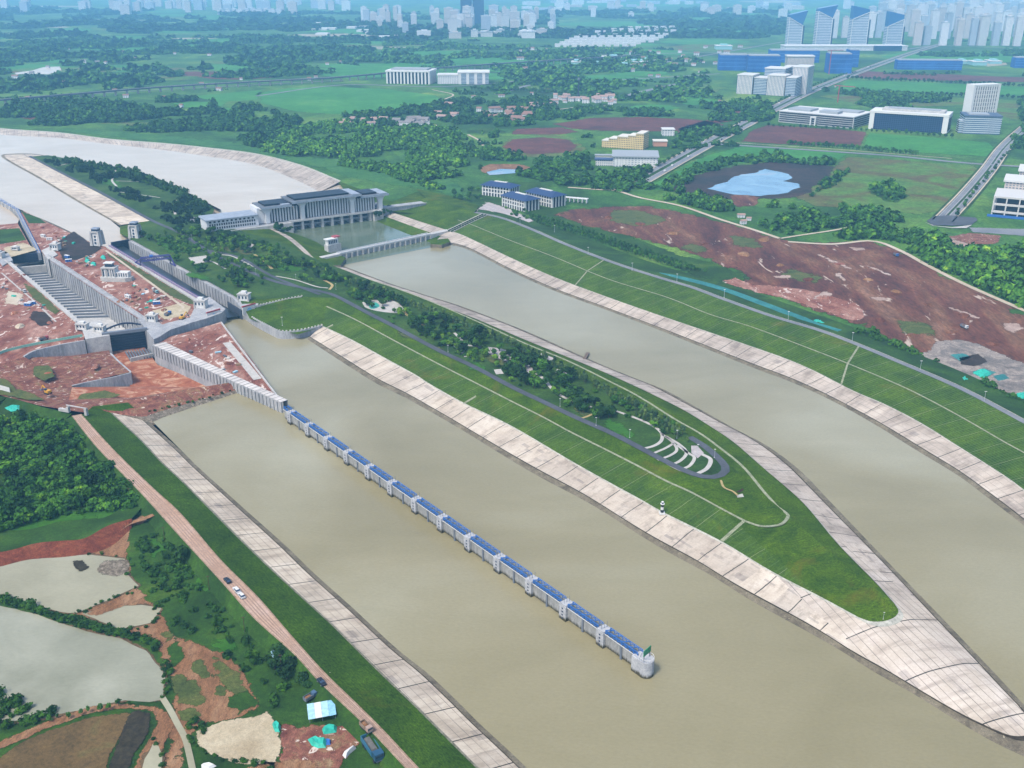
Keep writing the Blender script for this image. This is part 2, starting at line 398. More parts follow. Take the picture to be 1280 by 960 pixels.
m_dsoil = M('dark_soil', [(.3, '#29251a'), (.7, '#443e2c')], .3, fine=.4)
m_rdirt = M('reddish_track_dirt', [(.25, '#6b4a2e'), (.5, '#8c6444'), (.75, '#a98766')], .06, fine=.45, fscale=.6, stretch=(1, .4, 1, .8), dist=1.5)
m_meadow = M('rough_green_ground', [(.22, '#193210'), (.42, '#284b16'), (.6, '#3a601e'), (.82, '#5c752d')], .03, fine=.5, fscale=.5, tint=(.95, .92, .5))
m_bright = M('bright_grass', [(.3, '#316a1c'), (.6, '#478026'), (.8, '#5b9030')], .05, fine=.35, fscale=.5, tint=(.72, .72, .45))
m_cutred = M('red_cut_face', [(.3, '#5a2a1e'), (.55, '#7c4029'), (.8, '#94603f')], .09, fine=.5, fscale=.5)
m_land = M('plain_land', [(.26, '#1c3b1c'), (.38, '#274c23'), (.48, '#376229'), (.58, '#4d7632'), (.70, '#6f8c42')], .0045, fine=.5, fscale=.06, stretch=(1, .8, 1, .4), dist=1.0, detail=9, tint=(1.18, 1.14, .72))
m_ffield = M('far_green_field', [(.3, '#2f7030'), (.6, '#428238'), (.8, '#639648')], .008, fine=.25, fscale=.05, tint=(1.1, 1.05, .8))
m_fmix = M('rough_far_field', [(.25, '#3f6a2c'), (.45, '#557b35'), (.6, '#5b5a34'), (.8, '#5a4136')], .009, fine=.4, fscale=.07, dist=1.2, tint=(1.1, 1.05, .8))
m_fbrown = M('brown_far_field', [(.3, '#4e2f2a'), (.55, '#6a3f35'), (.8, '#7a5844')], .011, fine=.35, fscale=.06, tint=(1.0, .9, .85))
m_fpale = M('pale_cleared_land', [(.3, '#8f8a72'), (.7, '#b7ad95')], .008, fine=.35, fscale=.05)
m_mud = M('dark_lake_mud', [(.3, '#2b2b26'), (.6, '#43352f'), (.8, '#4d4436')], .02, fine=.45, fscale=.1)
m_teal = M('teal_cover_netting', [(.3, '#2f6f70'), (.6, '#3f8683'), (.8, '#66a197')], .06, fine=.35, fscale=.5)

m_margin = M('wet_mud_margin', [(.3, '#54452f'), (.6, '#705b40'), (.8, '#6a6a3c')], .15, fine=.4)
NL = 150
def L_(pts, z, n=NL): return arc(pl(pts, z), n)
# ---------------------------------------------------------------- water
def wpatch(name, pts, z, m):
    if 'pond' in name:
        q = pl(pts, z); c = sum(q, Vector()) / len(q); q2 = [p + (p - c).normalized() * 3.0 + Vector((0, 0, -.06)) for p in q]
        struct(soft('ground', rag(q2, 1.2, 4), m_margin, 3.2)); q = rag(q, .7, 4); return struct(tin(name, q, m))
    return patch(name, pts, z, m)
wpatch('water', [(183, 519), (290, 480), (276, 396), (292, 380), (345, 400), (400, 405), (425, 325), (560, 285), (700, 350), (900, 420), (1100, 515), (1290, 610), (1650, 880), (1650, 1300), (960, 1300), (620, 960)], -.02, m_water)
wpatch('basin_water', [(355, 286), (470, 268), (560, 305), (425, 332)], .1, m_basin)
wpatch('upper_pool_water', [(-200, 150), (0, 160), (140, 172), (330, 196), (440, 226), (480, 246), (270, 270), (170, 214), (44, 197), (40, 195), (150, 285), (184, 300), (125, 312), (26, 262), (-60, 238), (-300, 205)], 4, m_pool)
wpatch('approach_water', [(-60, 235), (5, 255), (24, 274), (20, 284), (-60, 288)], 4.1, m_pool)

# ---------------------------------------------------------------- the island between the channels
W1 = [(384, 424), (427, 452), (470, 479), (510, 499), (570, 533), (640, 576), (680, 599), (740, 631), (800, 669), (835, 690), (890, 720), (943, 753), (1037, 805), (1093, 840), (1143, 868), (1203, 905), (1243, 928), (1285, 948)]
T1 = [(402, 407), (440, 425), (480, 447), (520, 469), (537, 480), (580, 504), (640, 533), (715, 577), (765, 605), (800, 624), (830, 641), (900, 676), (950, 706), (980, 723), (1027, 747), (1073, 772)]
W2 = [(428, 332), (484, 353), (530, 368), (580, 384), (653, 412), (723, 443), (760, 459), (797, 474), (830, 487), (867, 507), (917, 535), (960, 558), (1000, 588), (1033, 622), (1077, 668), (1120, 713), (1177, 772), (1243, 841), (1280, 881), (1312, 914)]
T2 = [(410, 334), (456, 351), (512, 370), (580, 393), (647, 421), (681, 435), (747, 462), (792, 482), (817, 494), (855, 513), (892, 536), (917, 553), (955, 586), (1003, 628), (1047, 680), (1093, 727), (1118, 755)]
B1 = [(408, 383), (445, 400), (495, 427), (550, 456), (595, 479), (640, 502), (680, 522), (715, 541), (765, 566), (800, 584), (832, 601), (867, 617), (902, 636), (930, 651)]
B2 = [(425, 338), (507, 365), (583, 396), (653, 428), (709, 451), (760, 476), (797, 495), (845, 525), (875, 542), (905, 564), (930, 585), (955, 615), (972, 634)]
C1 = [(420, 372), (460, 394), (495, 412), (545, 439), (595, 462), (640, 486), (680, 505), (722, 525), (765, 544), (800, 562), (835, 581), (865, 595)]
C2 = [(432, 338), (510, 369), (580, 402), (640, 429), (690, 451), (740, 477), (790, 502), (840, 533), (870, 550), (895, 570)]
tipW = [(1285, 948), (1312, 958), (1332, 956), (1333, 940), (1312, 914)]
tipT = [(1073, 772), (1088, 777), (1104, 777), (1118, 772), (1123, 764), (1118, 755)]
tipB = [(930, 651), (947, 657), (962, 658), (977, 655), (985, 646), (982, 641), (972, 634)]
tipC = [(865, 595), (882, 599), (902, 597), (911, 589), (908, 580), (895, 570)]
NT = 26
def loop(l, t, r, z, nl=NL):
    zl = z if not isinstance(z, tuple) else z[0]
    return L_(l, zl, nl) + L_(t, zl, NT)[1:] + L_(r[::-1], zl, nl)[1:]
lW, lT, lB, lC = loop(W1, tipW, W2, 0), loop(T1, tipT, T2, 5.5), loop(B1, tipB, B2, 9.5), loop(C1, tipC, C2, 12.5)
REF['line'] = lT
lWb = [Vector((p.x, p.y, -1.5)) for p in lW]
def mixl(a, b, f): return [p.lerp(q, f) for p, q in zip(a, b)]
lTw = mixl(lW, lT, .17)
loft('bank_toe', [lWb, lW, lTw], m_wet)['kind'] = 'structure'
nL, nTip = NL, NL + NT - 1
a0, a1 = NL - 1 - 14, NL + NT - 2 + 14
lTk = mixl(lTw, lT, .955); m_joint = M('dark_wet_joint', [(.3, '#2b2419'), (.6, '#4a4031')], .3, fine=.4)
struct(loft('bank_joint', [[p + Vector((0, 0, .12)) for p in mixl(lTw, lT, -.02)], [p + Vector((0, 0, .12)) for p in mixl(lTw, lT, .015)]], m_joint))
struct(loft('bank_revetment', [lTw[:a0+1], lTk[:a0+1]], m_rev))
tipo = struct(loft('bank_revetment', [lTw[a0:a1+1], lTk[a0:a1+1]], m_revtip))
_ax = (P(1300, 930, 0) - P(1060, 720, 0)).normalized(); _uv = [((v.co.x * _ax.x + v.co.y * _ax.y), (v.co.y * _ax.x - v.co.x * _ax.y)) for v in tipo.data.vertices]
for lp in tipo.data.loops: tipo.data.uv_layers[0].data[lp.index].uv = _uv[lp.vertex_index]
struct(loft('bank_revetment', [lTw[a1:], lTk[a1:]], m_rev2))
struct(loft('bank_kerb', [lTk, [p + Vector((0, 0, .25)) for p in lT]], m_kerb))
e = NL + NT // 2 - 1
struct(loft('bank_grass', [lT[:NL-6], mixl(lT, lB, .985)[:NL-6]], m_bank))
struct(loft('bank_grass', [lT[NL-7:], mixl(lT, lB, .985)[NL-7:]], m_bank_plain))
def widen(line, w):
    out = []
    for i, c in enumerate(line):
        d = line[min(i+1, len(line)-1)] - line[max(i-1, 0)]; d.z = 0; d.normalize(); nn = Vector((-d.y, d.x, 0)) * w / 2
        out.append((c + nn, c - nn))
    return [a for a, _ in out], [b for _, b in out]
bl, br = widen([p + Vector((0, 0, .2)) for p in lB], 1.9)
struct(loft('path', [bl, br], m_berm))
struct(loft('bank_grass', [lB[:NL], lC[:NL]], m_bank_plain)); struct(loft('bank_grass', [lB[NL-1:], lC[NL-1:]], m_bank_plain))
REF['line'] = None
up = [P(*q, 12.5) for q in [(375, 361), (345, 352), (325, 392), (300, 372), (292, 366), (160, 296), (172, 290), (187, 276), (125, 242), (82, 220), (37, 196), (60, 194), (100, 201), (170, 213), (220, 233), (268, 260), (262, 276), (300, 288), (345, 300), (400, 326)]]
struct(tin('ground', [Vector((p.x, p.y, 12.5)) for p in lC] + [Vector((p.x, p.y, 12.5)) for p in pl([(432, 338), (400, 326), (350, 303), (300, 288), (262, 276), (268, 261), (220, 233), (170, 213), (100, 201), (60, 194), (37, 196), (82, 220), (125, 242), (187, 276), (168, 288), (160, 297), (292, 369), (300, 375), (372, 371)], 12.5)], m_park))
# grass yard behind the lock's wing wall
struct(tin('bank_grass', [P(300, 375, 12.4), P(372, 371, 12.4), P(420, 372, 12.5), P(408, 383, 9.5), P(404, 408, 5.4), P(372, 418, 6), P(345, 412, 6), P(312, 398, 7)], m_bank_plain))
# upper tongue revetment toward the lock's upper pool
def seg(name, lines, mats, n=60):
    ls = [L_(p, z, n) for p, z in lines]
    for k, m in enumerate(mats): struct(loft(name[k], [ls[k], ls[k+1]], m))
seg(['bank_toe', 'bank_revetment'], [([(150, 282), (100, 254), (50, 224), (2, 196), (20, 192), (45, 192.5), (62, 196)], 4), ([(152, 281), (101, 252), (52, 222.5), (6, 196), (22, 193), (45, 193.3), (62, 196.6)], 5), ([(187, 276), (125, 242), (82, 220), (50, 203), (37, 196), (40, 195.5), (60, 194)], 12.4)], [m_wet, m_rev])
seg(['bank_revetment'], [([(62, 196), (100, 203), (170, 215), (220, 236), (276, 262)], 4), ([(60, 194.5), (100, 201.6), (170, 213.3), (220, 233.5), (272, 260)], 12.4)], [m_rev2])
struct(tin('bank_grass', [P(150, 283, 4), P(187, 276, 12.4), P(168, 288, 12.4), P(160, 297, 12.4), P(150, 292, 7)], m_bank_plain))
# road along the island and round its tip
rd = [(37, 195), (82, 218.5), (125, 240), (187, 274), (225, 291), (262, 315), (300, 334), (345, 352), (400, 364), (420, 370), (460, 391), (495, 409), (545, 436), (595, 459.5), (640, 483.5), (680, 502.5), (722, 522.5), (765, 541.5), (800, 559.5), (835, 578), (862, 590.5), (882, 596), (898, 595), (907, 588), (904, 579), (884, 560), (862, 546)]
struct(ribbon('road', rd, 12.75, 5.2, m_asph, 240))
struct(ribbon('road', [(262, 313), (300, 322), (340, 345), (400, 368)], 12.72, 4, m_asph, 40))

# ---------------------------------------------------------------- the right bank of the right channel
W5 = [(540, 304.5), (580, 310), (636, 338), (692, 363), (760, 388), (833, 416), (900, 443), (945, 461), (995, 480), (1048, 505), (1096, 532), (1146, 563), (1197, 594), (1232, 620), (1280, 657), (1340, 708), (1430, 790), (1570, 930)]
T5 = [(560, 288), (580, 294.5), (636, 321), (692, 346), (760, 371.5), (833, 397), (895, 418), (974, 445), (1019, 464), (1066, 488), (1108, 506), (1152, 529), (1197, 557), (1256, 594.5), (1280, 612), (1340, 655), (1440, 735), (1600, 870)]
B5 = [(572, 275), (591, 281.5), (636, 300), (692, 321), (760, 349), (833, 371.5), (887, 393), (940, 409), (1019, 438.6), (1078, 462), (1137, 487.6), (1197, 519), (1256, 553), (1280, 566), (1350, 605), (1460, 680), (1620, 800)]
C5 = [(592, 266), (625, 273), (664, 288), (706, 306.5), (760, 327.5), (819, 347), (861, 359.5), (900, 374), (959, 395), (1019, 413), (1060, 428), (1125, 455), (1197, 486), (1256, 517), (1280, 530), (1360, 572), (1480, 640), (1640, 740)]
D5 = [(600, 257), (632, 262), (680, 278), (720, 293), (775, 314), (830, 333), (880, 347), (950, 368), (1030, 396), (1075, 412), (1140, 438), (1210, 466), (1270, 495), (1300, 508), (1380, 550), (1500, 615), (1665, 715)]
w5, t5, b5, c5, d5 = L_(W5, 0), L_(T5, 5.5), L_(B5, 9.5), L_(C5, 12.5), L_(D5, 8)
REF['line'] = t5
w5b = [Vector((p.x, p.y, -1.5)) for p in w5]; tw = mixl(w5, t5, .17)
struct(loft('bank_toe', [w5b, w5, tw], m_wet)); tk = mixl(tw, t5, .96)
struct(loft('bank_joint', [[p + Vector((0, 0, .12)) for p in mixl(tw, t5, -.02)], [p + Vector((0, 0, .12)) for p in mixl(tw, t5, .018)]], m_joint))
struct(loft('bank_revetment', [tw, tk], m_rev2)); struct(loft('bank_kerb', [tk, t5], m_kerb))
struct(loft('bank_grass', [t5, b5], m_bank)); struct(loft('bank_grass', [b5, c5], m_bank))
bl, br = widen([p + Vector((0, 0, .2)) for p in b5], 1.5); struct(loft('path', [bl, br], m_berm))
cl = [p + Vector((0, 0, .25)) for p in c5]
def shift(line, d):
    out = []
    for i, c in enumerate(line):
        t = line[min(i+1, len(line)-1)] - line[max(i-1, 0)]; t.z = 0; t.normalize(); out.append(c + Vector((-t.y, t.x, 0)) * d)
    return out
sgn = 1 if (shift(c5, 5)[40] - d5[40]).length < (shift(c5, -5)[40] - d5[40]).length else -1
struct(loft('bank_shoulder', [c5, shift(c5, sgn * 6.5)], m_meadow))
struct(loft('road', [cl, shift(cl, sgn * 5.0)], m_asph2))
struct(loft('bank_kerb', [[p + Vector((0, 0, .14)) for p in shift(cl, sgn * 5.0)], [p + Vector((0, 0, .14)) for p in shift(cl, sgn * 5.7)]], m_kerb))
struct(loft('bank_grass', [shift(c5, sgn * 6.5), d5], m_meadow))
REF['line'] = None
for k in (24, 62, 92):   # wider cross paths down the bank
    pass
for t in (.285, .62):
    i = int(t * (NL - 1)); q = [t5[i], b5[i], c5[i]]
    a = []; b = []
    for p in q:
        d = b5[i + 1] - b5[i]; d.normalize(); a.append(p + d * .9 + Vector((0, 0, .35))); b.append(p - d * .9 + Vector((0, 0, .35)))
    struct(loft('path', [a, b], m_berm))
def cross_path(lines, i, w=1.8):
    a, b = [], []
    for ln in lines:
        d = ln[min(i + 1, len(ln) - 1)] - ln[i - 1]; d.normalize(); a.append(ln[i] + d * w / 2 + Vector((0, 0, .4))); b.append(ln[i] - d * w / 2 + Vector((0, 0, .4)))
    struct(loft('path', [a, b], m_berm))
def nearest(line, x, y, z): q = P(x, y, z); return min(range(len(line)), key=lambda i: (line[i] - q).length)
for (xt, yt), (xb, yb) in (((902, 676), (930, 651)), ((580, 504), (617, 482)), ((408, 410), (447, 390))):
    q = [P(xt, yt, 5.8), P(xb, yb, 9.8)]; d = (q[1] - q[0]).cross(Vector((0, 0, 1))).normalized() * 1.0
    struct(loft('path', [[p + d for p in q], [p - d for p in q]], m_berm))
# upstream end of the right bank, beside the sluice basin
WA, TA, BA, CA = L_([(466, 275), (505, 291), (540, 304.5)], 0, 20), L_([(492, 266), (530, 278.5), (560, 288)], 5.5, 20), L_([(510, 256), (545, 266), (572, 275)], 9.5, 20), L_([(532, 247), (570, 258), (592, 266)], 12.5, 20)
MA = mixl(WA, TA, .55); DA = L_([(520, 236), (560, 244), (600, 257)], 8, 20)
struct(loft('bank_grass', [WA, MA], m_bank_plain)); struct(loft('bank_revetment', [MA, TA], m_rev2))
struct(loft('bank_grass', [TA, BA], m_bank_plain)); struct(loft('bank_grass', [BA, CA, DA], m_bank_plain))
# left side of the basin
struct(loft('bank_grass', [L_([(358, 288), (400, 305), (428, 332)], .2, 20), L_([(338, 284), (372, 300), (405, 331)], 8, 20)], m_bank_plain))
struct(loft('bank_revetment', [L_([(333, 283), (366, 298), (400, 330)], 9, 20), L_([(329, 282), (360, 299), (396, 331)], 9.6, 20)], m_rev2))
struct(loft('bank_grass', [L_([(329, 282), (360, 299), (396, 331)], 9.5, 20), L_([(296, 286), (345, 304), (430, 338)], 12.4, 20)], m_bank_plain))
struct(loft('bank_grass', [L_([(338, 284), (372, 300), (405, 331)], 8, 20), L_([(333, 283), (366, 298), (400, 330)], 9, 20)], m_bank_plain))

# ---------------------------------------------------------------- far plain (one sheet to the horizon)
T4 = [(-300, 137), (-100, 149), (0, 161), (70, 166), (137, 174.5), (207, 180), (265, 186), (320, 193), (375, 207), (425, 227)]
W4 = [(-300, 143), (-100, 156), (0, 168), (75, 172.5), (137, 180), (200, 187), (250, 194), (320, 206), (372, 226), (400, 240)]
t4, w4 = L_(T4, 8.1, 90), L_(W4, 4, 90)
struct(loft('bank_revetment', [w4, t4], m_rev2)); struct(loft('bank_kerb', [t4, [p + Vector((0, 6, .5)) for p in t4]], m_kerb))
hor = [Vector((30000, 1500, 8)), Vector((30000, 40000, 8)), Vector((-30000, 40000, 8)), Vector((-30000, 2600, 8))]
land = [p for p in d5[::3]] + [d5[-1]] + hor + [Vector((p.x, p.y, 8)) for p in t4[::2]] + [P(425, 227, 8), P(490, 252, 8), P(520, 240, 8), P(560, 246, 8)]
struct(tin('ground', land, m_land))

struct(tin('bank_grass', pl([(420, 224), (500, 236), (560, 243), (600, 258), (560, 262), (530, 268), (480, 264), (440, 250)], 7.6), m_bank_plain))

for pts in ([(560, 440), (600, 452), (620, 468), (590, 462)], [(650, 452), (690, 470), (700, 488), (664, 474)], [(690, 470), (720, 482), (730, 500), (704, 490)], [(760, 518), (800, 540), (790, 552), (756, 532)], [(420, 362), (470, 384), (460, 388), (416, 368)], [(340, 318), (380, 336), (366, 344), (330, 330)], [(110, 215), (150, 226), (160, 240), (120, 228)], [(190, 300), (230, 300), (250, 314), (210, 318)], [(230, 335), (270, 345), (262, 355), (236, 346)]): patch('bank_grass', pts, 12.56, m_bright, 5, 8)
for pts in ([(500, 412), (560, 436), (556, 442), (496, 418)], [(610, 440), (640, 452), (630, 460), (604, 450)], [(280, 300), (320, 314), (310, 322), (276, 310)], [(700, 500), (740, 514), (730, 522), (696, 506)]): patch('bank_grass', pts, 12.58, m_moss, 4, 8)
# ---------------------------------------------------------------- left dike, road, ponds
W6 = [(186, 527), (225, 562), (250, 586), (310, 640), (357, 682), (392, 716), (440, 759), (495, 810), (535, 842), (570, 875), (600, 905), (640, 942), (700, 1000), (765, 1062), (900, 1190)]
T6 = [(137, 515), (175, 550), (200, 577), (225, 600), (262, 637), (305, 680), (347, 720), (402, 770), (420, 787), (470, 837), (515, 880), (550, 915), (590, 955), (650, 1015), (703, 1065), (835, 1190)]
R6 = [(101, 518), (139, 560), (187, 607), (225, 642), (275, 700), (320, 745), (360, 791), (402, 838), (445, 880), (480, 915), (520, 958), (570, 1010), (620, 1065), (733, 1190)]
L6 = [(90, 520), (122, 560), (175, 615), (220, 665), (275, 725), (317, 772), (367, 817), (402, 855), (460, 910), (507, 960), (555, 1012), (602, 1065), (713, 1190)]
D6 = [(74, 528), (108, 568), (160, 624), (205, 675), (260, 736), (302, 784), (350, 830), (387, 869), (445, 925), (492, 975), (540, 1025), (588, 1072), (706, 1190)]
w6, t6, r6, l6, d6 = L_(W6, 0), L_(T6, 5.5), L_(R6, 10.5), L_(L6, 10.5), L_(D6, 5)
REF['line'] = t6
tw6 = mixl(w6, t6, .16); tk6 = mixl(tw6, t6, .93)
struct(loft('bank_joint', [[p + Vector((0, 0, .12)) for p in mixl(tw6, t6, -.02)], [p + Vector((0, 0, .12)) for p in mixl(tw6, t6, .012)]], m_joint))
struct(loft('bank_toe', [[Vector((p.x, p.y, -1.5)) for p in w6], w6, tw6], m_wet))
m_rev3 = conc_panels('left_bank_concrete', [(.25, '#a89a86'), (.5, '#cfc1ac'), (.75, '#ddd2bf')], gap=21, vgap=5.2, seed=.11, vstr=.9)
struct(loft('bank_revetment', [tw6, tk6], m_rev3)); struct(loft('bank_kerb', [tk6, t6], M('rubble_kerb', [(.3, '#63644f'), (.6, '#8f8c78'), (.8, '#a8a591')], .4, fine=.5, fscale=1.2)))
struct(loft('bank_grass', [t6, r6], m_bank_left))
REF['line'] = None
struct(loft('road', [[p + Vector((0, 0, .15)) for p in r6], [p + Vector((0, 0, .15)) for p in l6]], m_dirtroad))
m_rut = M('wheel_track', [(.3, '#957a66'), (.7, '#ad9484')], .05, fine=.3)
for f_ in (.26, .42, .6, .76):
    a, b = widen([p + Vector((0, 0, .2)) for p in mixl(r6, l6, f_)], .55); struct(loft('wheel_track', [a, b], m_rut))
for ln in (r6, l6):
    a, b = widen([p + Vector((0, 0, .3)) for p in ln], .7); struct(loft('road_kerb', [a, b], M('road_edge', [(.3, '#7d6650'), (.7, '#b59f86')], .4)))
struct(loft('bank_grass', [l6, d6], m_meadow))
for x, y, x2, y2 in ((186, 607, 217, 608), (412, 841, 456, 838)):
    struct(ribbon('path', [(x, y, 10), (x2, y2, 6)], 8, 1.0, m_berm, 6))
left_land = [Vector((p.x, p.y, 5)) for p in d6[::3]] + [P(706, 1190, 5), P(300, 1230, 5), P(-600, 1230, 5), P(-700, 700, 5), P(-420, 560, 5), P(-60, 520, 5), P(0, 505, 5), P(50, 517, 5)]
struct(tin('ground', left_land, m_meadow))
struct(loft('bank_grass', [L_([(-420, 545), (-60, 505), (0, 495), (50, 508), (90, 517)], 9.4, 30), L_([(-420, 562), (-60, 522), (0, 507), (50, 519), (76, 529)], 5, 30)], m_meadow))
g = 5.0
patch('ground', [(-10, 695), (35, 690), (110, 668), (150, 655), (185, 642), (192, 650), (165, 662), (160, 690), (172, 735), (203, 757), (215, 790), (205, 812), (185, 800), (150, 788), (100, 770), (-10, 750)], g + .10, m_rdirt, 1.5, 5)
patch('field', [(190, 785), (230, 795), (262, 808), (300, 830), (322, 860), (330, 885), (300, 897), (250, 905), (235, 930), (245, 965), (200, 965), (215, 870), (205, 835)], g + .08, m_rdirt, 2.5, 7)
patch('field', [(215, 850), (245, 848), (262, 875), (245, 885), (222, 880)], g + .16, m_moss, 1.5, 6)
patch('field', [(262, 812), (300, 838), (315, 868), (300, 880), (270, 850)], g + .16, m_moss, 2, 6)
patch('field', [(0, 665), (60, 645), (120, 635), (175, 632), (185, 640), (140, 655), (105, 674), (45, 680), (0, 690), (-30, 690), (-30, 672)], g + .1, m_bright, 2, 6)
wpatch('pond_water', [(-40, 716), (0, 707), (37, 699), (112, 693), (155, 698), (160, 718), (173, 732), (140, 748), (97, 766), (87, 767), (25, 753), (-40, 742)], g + .22, m_pond)
wpatch('pond_water', [(102, 767), (140, 758), (178, 756), (203, 760), (188, 779), (150, 786), (125, 777)], g + .22, m_pond)
wpatch('pond_water', [(-60, 742), (0, 757), (47, 769), (109, 789), (150, 798), (181, 813), (200, 834), (206, 848), (203, 874), (187, 877), (156, 876), (125, 881), (87, 890), (47, 900), (0, 903), (-60, 915)], g + .22, water_mat('grey_pond_water', [(.3, '#848570'), (.7, '#a0a08c')], .15, .05, .02))
patch('ground', [(130, 700), (160, 698), (163, 716), (140, 722), (118, 716)], g + .34, m_gravel, 1.2, 3)
patch('ground', [(90, 699), (104, 700), (112, 708), (100, 717), (94, 710)], g + .5, m_dsoil, .8, 2)
patch('ground', [(100, 769), (150, 748), (172, 735), (186, 745), (150, 760), (120, 771)], g + .33, m_rdirt, 1, 4)
ribbon('stream_water', [(203, 872), (213, 888), (222, 905), (231, 922), (236, 940), (242, 968)], g + .3, 2.6, m_pond)['kind'] = 'structure'
patch('sand', [(245, 912), (280, 901), (318, 896), (336, 887), (346, 905), (354, 932), (345, 958), (305, 955), (262, 943), (247, 930)], g + .3, m_sand, 1.2, 5)
patch('field', [(-20, 965), (0, 945), (20, 930), (60, 912), (115, 895), (160, 889), (166, 893), (150, 920), (138, 945), (132, 970)], g + .3, m_brown, 1, 6)
patch('field', [(160, 892), (172, 887), (190, 892), (186, 915), (170, 940), (162, 968), (130, 968), (138, 943), (150, 918)], g + .4, m_dsoil, .8, 4)
patch('ground', [(-20, 945), (0, 925), (60, 900), (110, 884), (160, 879), (205, 884), (218, 905), (208, 930), (190, 968), (160, 968), (175, 935), (190, 905), (186, 891), (160, 888), (110, 895), (60, 912), (10, 935)], g + .25, m_rdirt, 1, 5)
wpatch('pond_water', [(190, 930), (198, 932), (203, 945), (200, 966), (176, 966), (182, 948)], g + .42, m_pond)
patch('ground', [(345, 905), (400, 905), (440, 908), (458, 906), (470, 918), (448, 930), (430, 950), (420, 970), (300, 970), (320, 955), (350, 950)], g + .2, m_red2, 2, 6)
patch('ground', [(300, 962), (330, 950), (380, 948), (400, 958), (390, 975), (300, 975)], g + .3, m_rdirt, 1.5, 5)
for pts in ([(205, 800), (225, 802), (235, 820), (220, 835), (208, 830)], [(240, 820), (262, 830), (270, 850), (250, 852), (238, 838)], [(222, 885), (245, 884), (252, 898), (235, 905), (224, 900)], [(285, 870), (312, 862), (326, 880), (300, 892), (284, 884)], [(212, 838), (240, 846), (232, 858), (214, 856)], [(196, 790), (212, 788), (216, 800), (204, 804)], [(262, 852), (284, 858), (282, 872), (266, 868)]):
    patch('field', pts, g + .19, m_meadow if pts[0][0] % 2 else m_moss, 2.2, 4)
for pts in ([(10, 660), (60, 648), (110, 642), (100, 662), (50, 672), (10, 676)], [(120, 640), (160, 636), (150, 648), (118, 656)], [(230, 690), (262, 730), (300, 776), (290, 782), (250, 742), (222, 700)], [(180, 668), (205, 675), (215, 700), (190, 700)], [(250, 790), (290, 800), (320, 822), (300, 826), (258, 808)]): patch('bank_grass', pts, g + .22, m_bright, 3.0, 5)
# the red cut face between meadow and pond
cut_t, cut_b = L_([(-60, 690), (0, 690), (45, 679), (75, 676), (105, 673), (135, 657), (165, 648)], 8.5, 60), L_([(-60, 724), (0, 709), (37, 700), (80, 697), (112, 692), (140, 682), (165, 660)], 5.1, 60)
struct(loft('ground', [rag_l := [p.copy() for i, p in enumerate(cut_t)], cut_b], m_cutred))
struct(loft('bank_grass', [[p + Vector((0, 30, -3.4)) for p in rag_l], rag_l], m_meadow))
ribbon('path', [(198, 641, 9), (180, 648, 7.5), (160, 655, 7), (140, 668, 6.2)], 6, 3.4, m_rdirt)['kind'] = 'structure'

# ---------------------------------------------------------------- lock construction site
up_in = [(-420, 300), (-60, 300), (0, 317), (9, 326), (94, 401), (106, 420), (104, 427), (50, 437), (30, 446), (-20, 462), (-60, 470), (-420, 520)]
struct(tin('ground', pl(up_in, 10), m_red))
struct(tin('ground', [P(*q) for q in [(-420, 520, 10), (-60, 470, 10), (-20, 462, 10), (30, 446, 10), (32, 447, 7), (58, 460, 4.5), (88, 472, 3.4), (90, 483, 3), (86, 500, 6), (100, 515, 9.5), (50, 507, 9.4), (0, 494, 9.4), (-60, 504, 9.4), (-420, 544, 9.4)]], m_red2))
struct(tin('ground', [P(*q) for q in [(32, 447, 7), (60, 447, -1), (108, 437, -3), (136, 438, -2), (139, 443, 3), (163, 465, 3), (128, 473, 3), (90, 483, 3), (88, 472, 3.4), (58, 460, 4.5)]], m_red2))
struct(tin('ground', [P(*q) for q in [(90, 484, 3), (163, 483, -6.5), (120, 430, -7), (178, 430, -7), (197, 456, -7), (268, 484, -7), (286, 487, -3), (262, 489, -1), (230, 493, 0), (160, 498, 2), (110, 497, 4), (86, 500, 6)]], m_slab_red))
struct(tin('ground', [P(*q) for q in [(86, 500, 6), (110, 497, 4), (160, 498, 2), (230, 493, 0), (262, 489, -1), (286, 487, -3), (292, 478, 6), (270, 481, 7), (230, 487, 7.4), (180, 497, 8.5), (115, 507, 9.5), (100, 515, 9.5)]], m_red2))
patch('ground', [(100, 493), (130, 488), (155, 493), (130, 500), (95, 500)], 6.1, m_moss, 1, 4)
crest = L_([(100, 515, 9.5), (115, 507, 9.5), (180, 497, 8.5), (230, 487, 7.4), (270, 481, 7), (294, 477, 6)], 8, 40)
shore = L_([(150, 518, 3), (188, 527, .2), (205, 521, .1), (250, 506, .1), (275, 498, .1), (296, 491, .1)], 0, 40)
struct(loft('bank_toe', [mixl(crest, shore, .74), shore, [p + Vector((0, -4, -1.5)) for p in shore]], m_gravel)); struct(loft('ground', [crest, mixl(crest, shore, .76)], m_red2))
struct(tin('bank_grass', [P(*q) for q in [(104, 518, 10), (116, 508, 9.4), (160, 503, 8.5), (176, 517, 3), (150, 519, 3.5), (137, 515, 5.4), (140, 560, 10)]], m_bank_left))
# triangle between the guide walls
struct(tin('ground', [P(*q) for q in [(196, 430, 6.5), (212, 421, 6.5), (238, 414, 6.5), (277, 402, 6.5), (315, 450, 6.5), (353, 503, 6.5), (320, 490, 6.5), (290, 474, 6.5), (240, 452, 6.5)]], m_red))
ribbon('ground', [(283, 428), (302, 450), (322, 474)], 6.8, 6.5, m_white)['kind'] = 'structure'
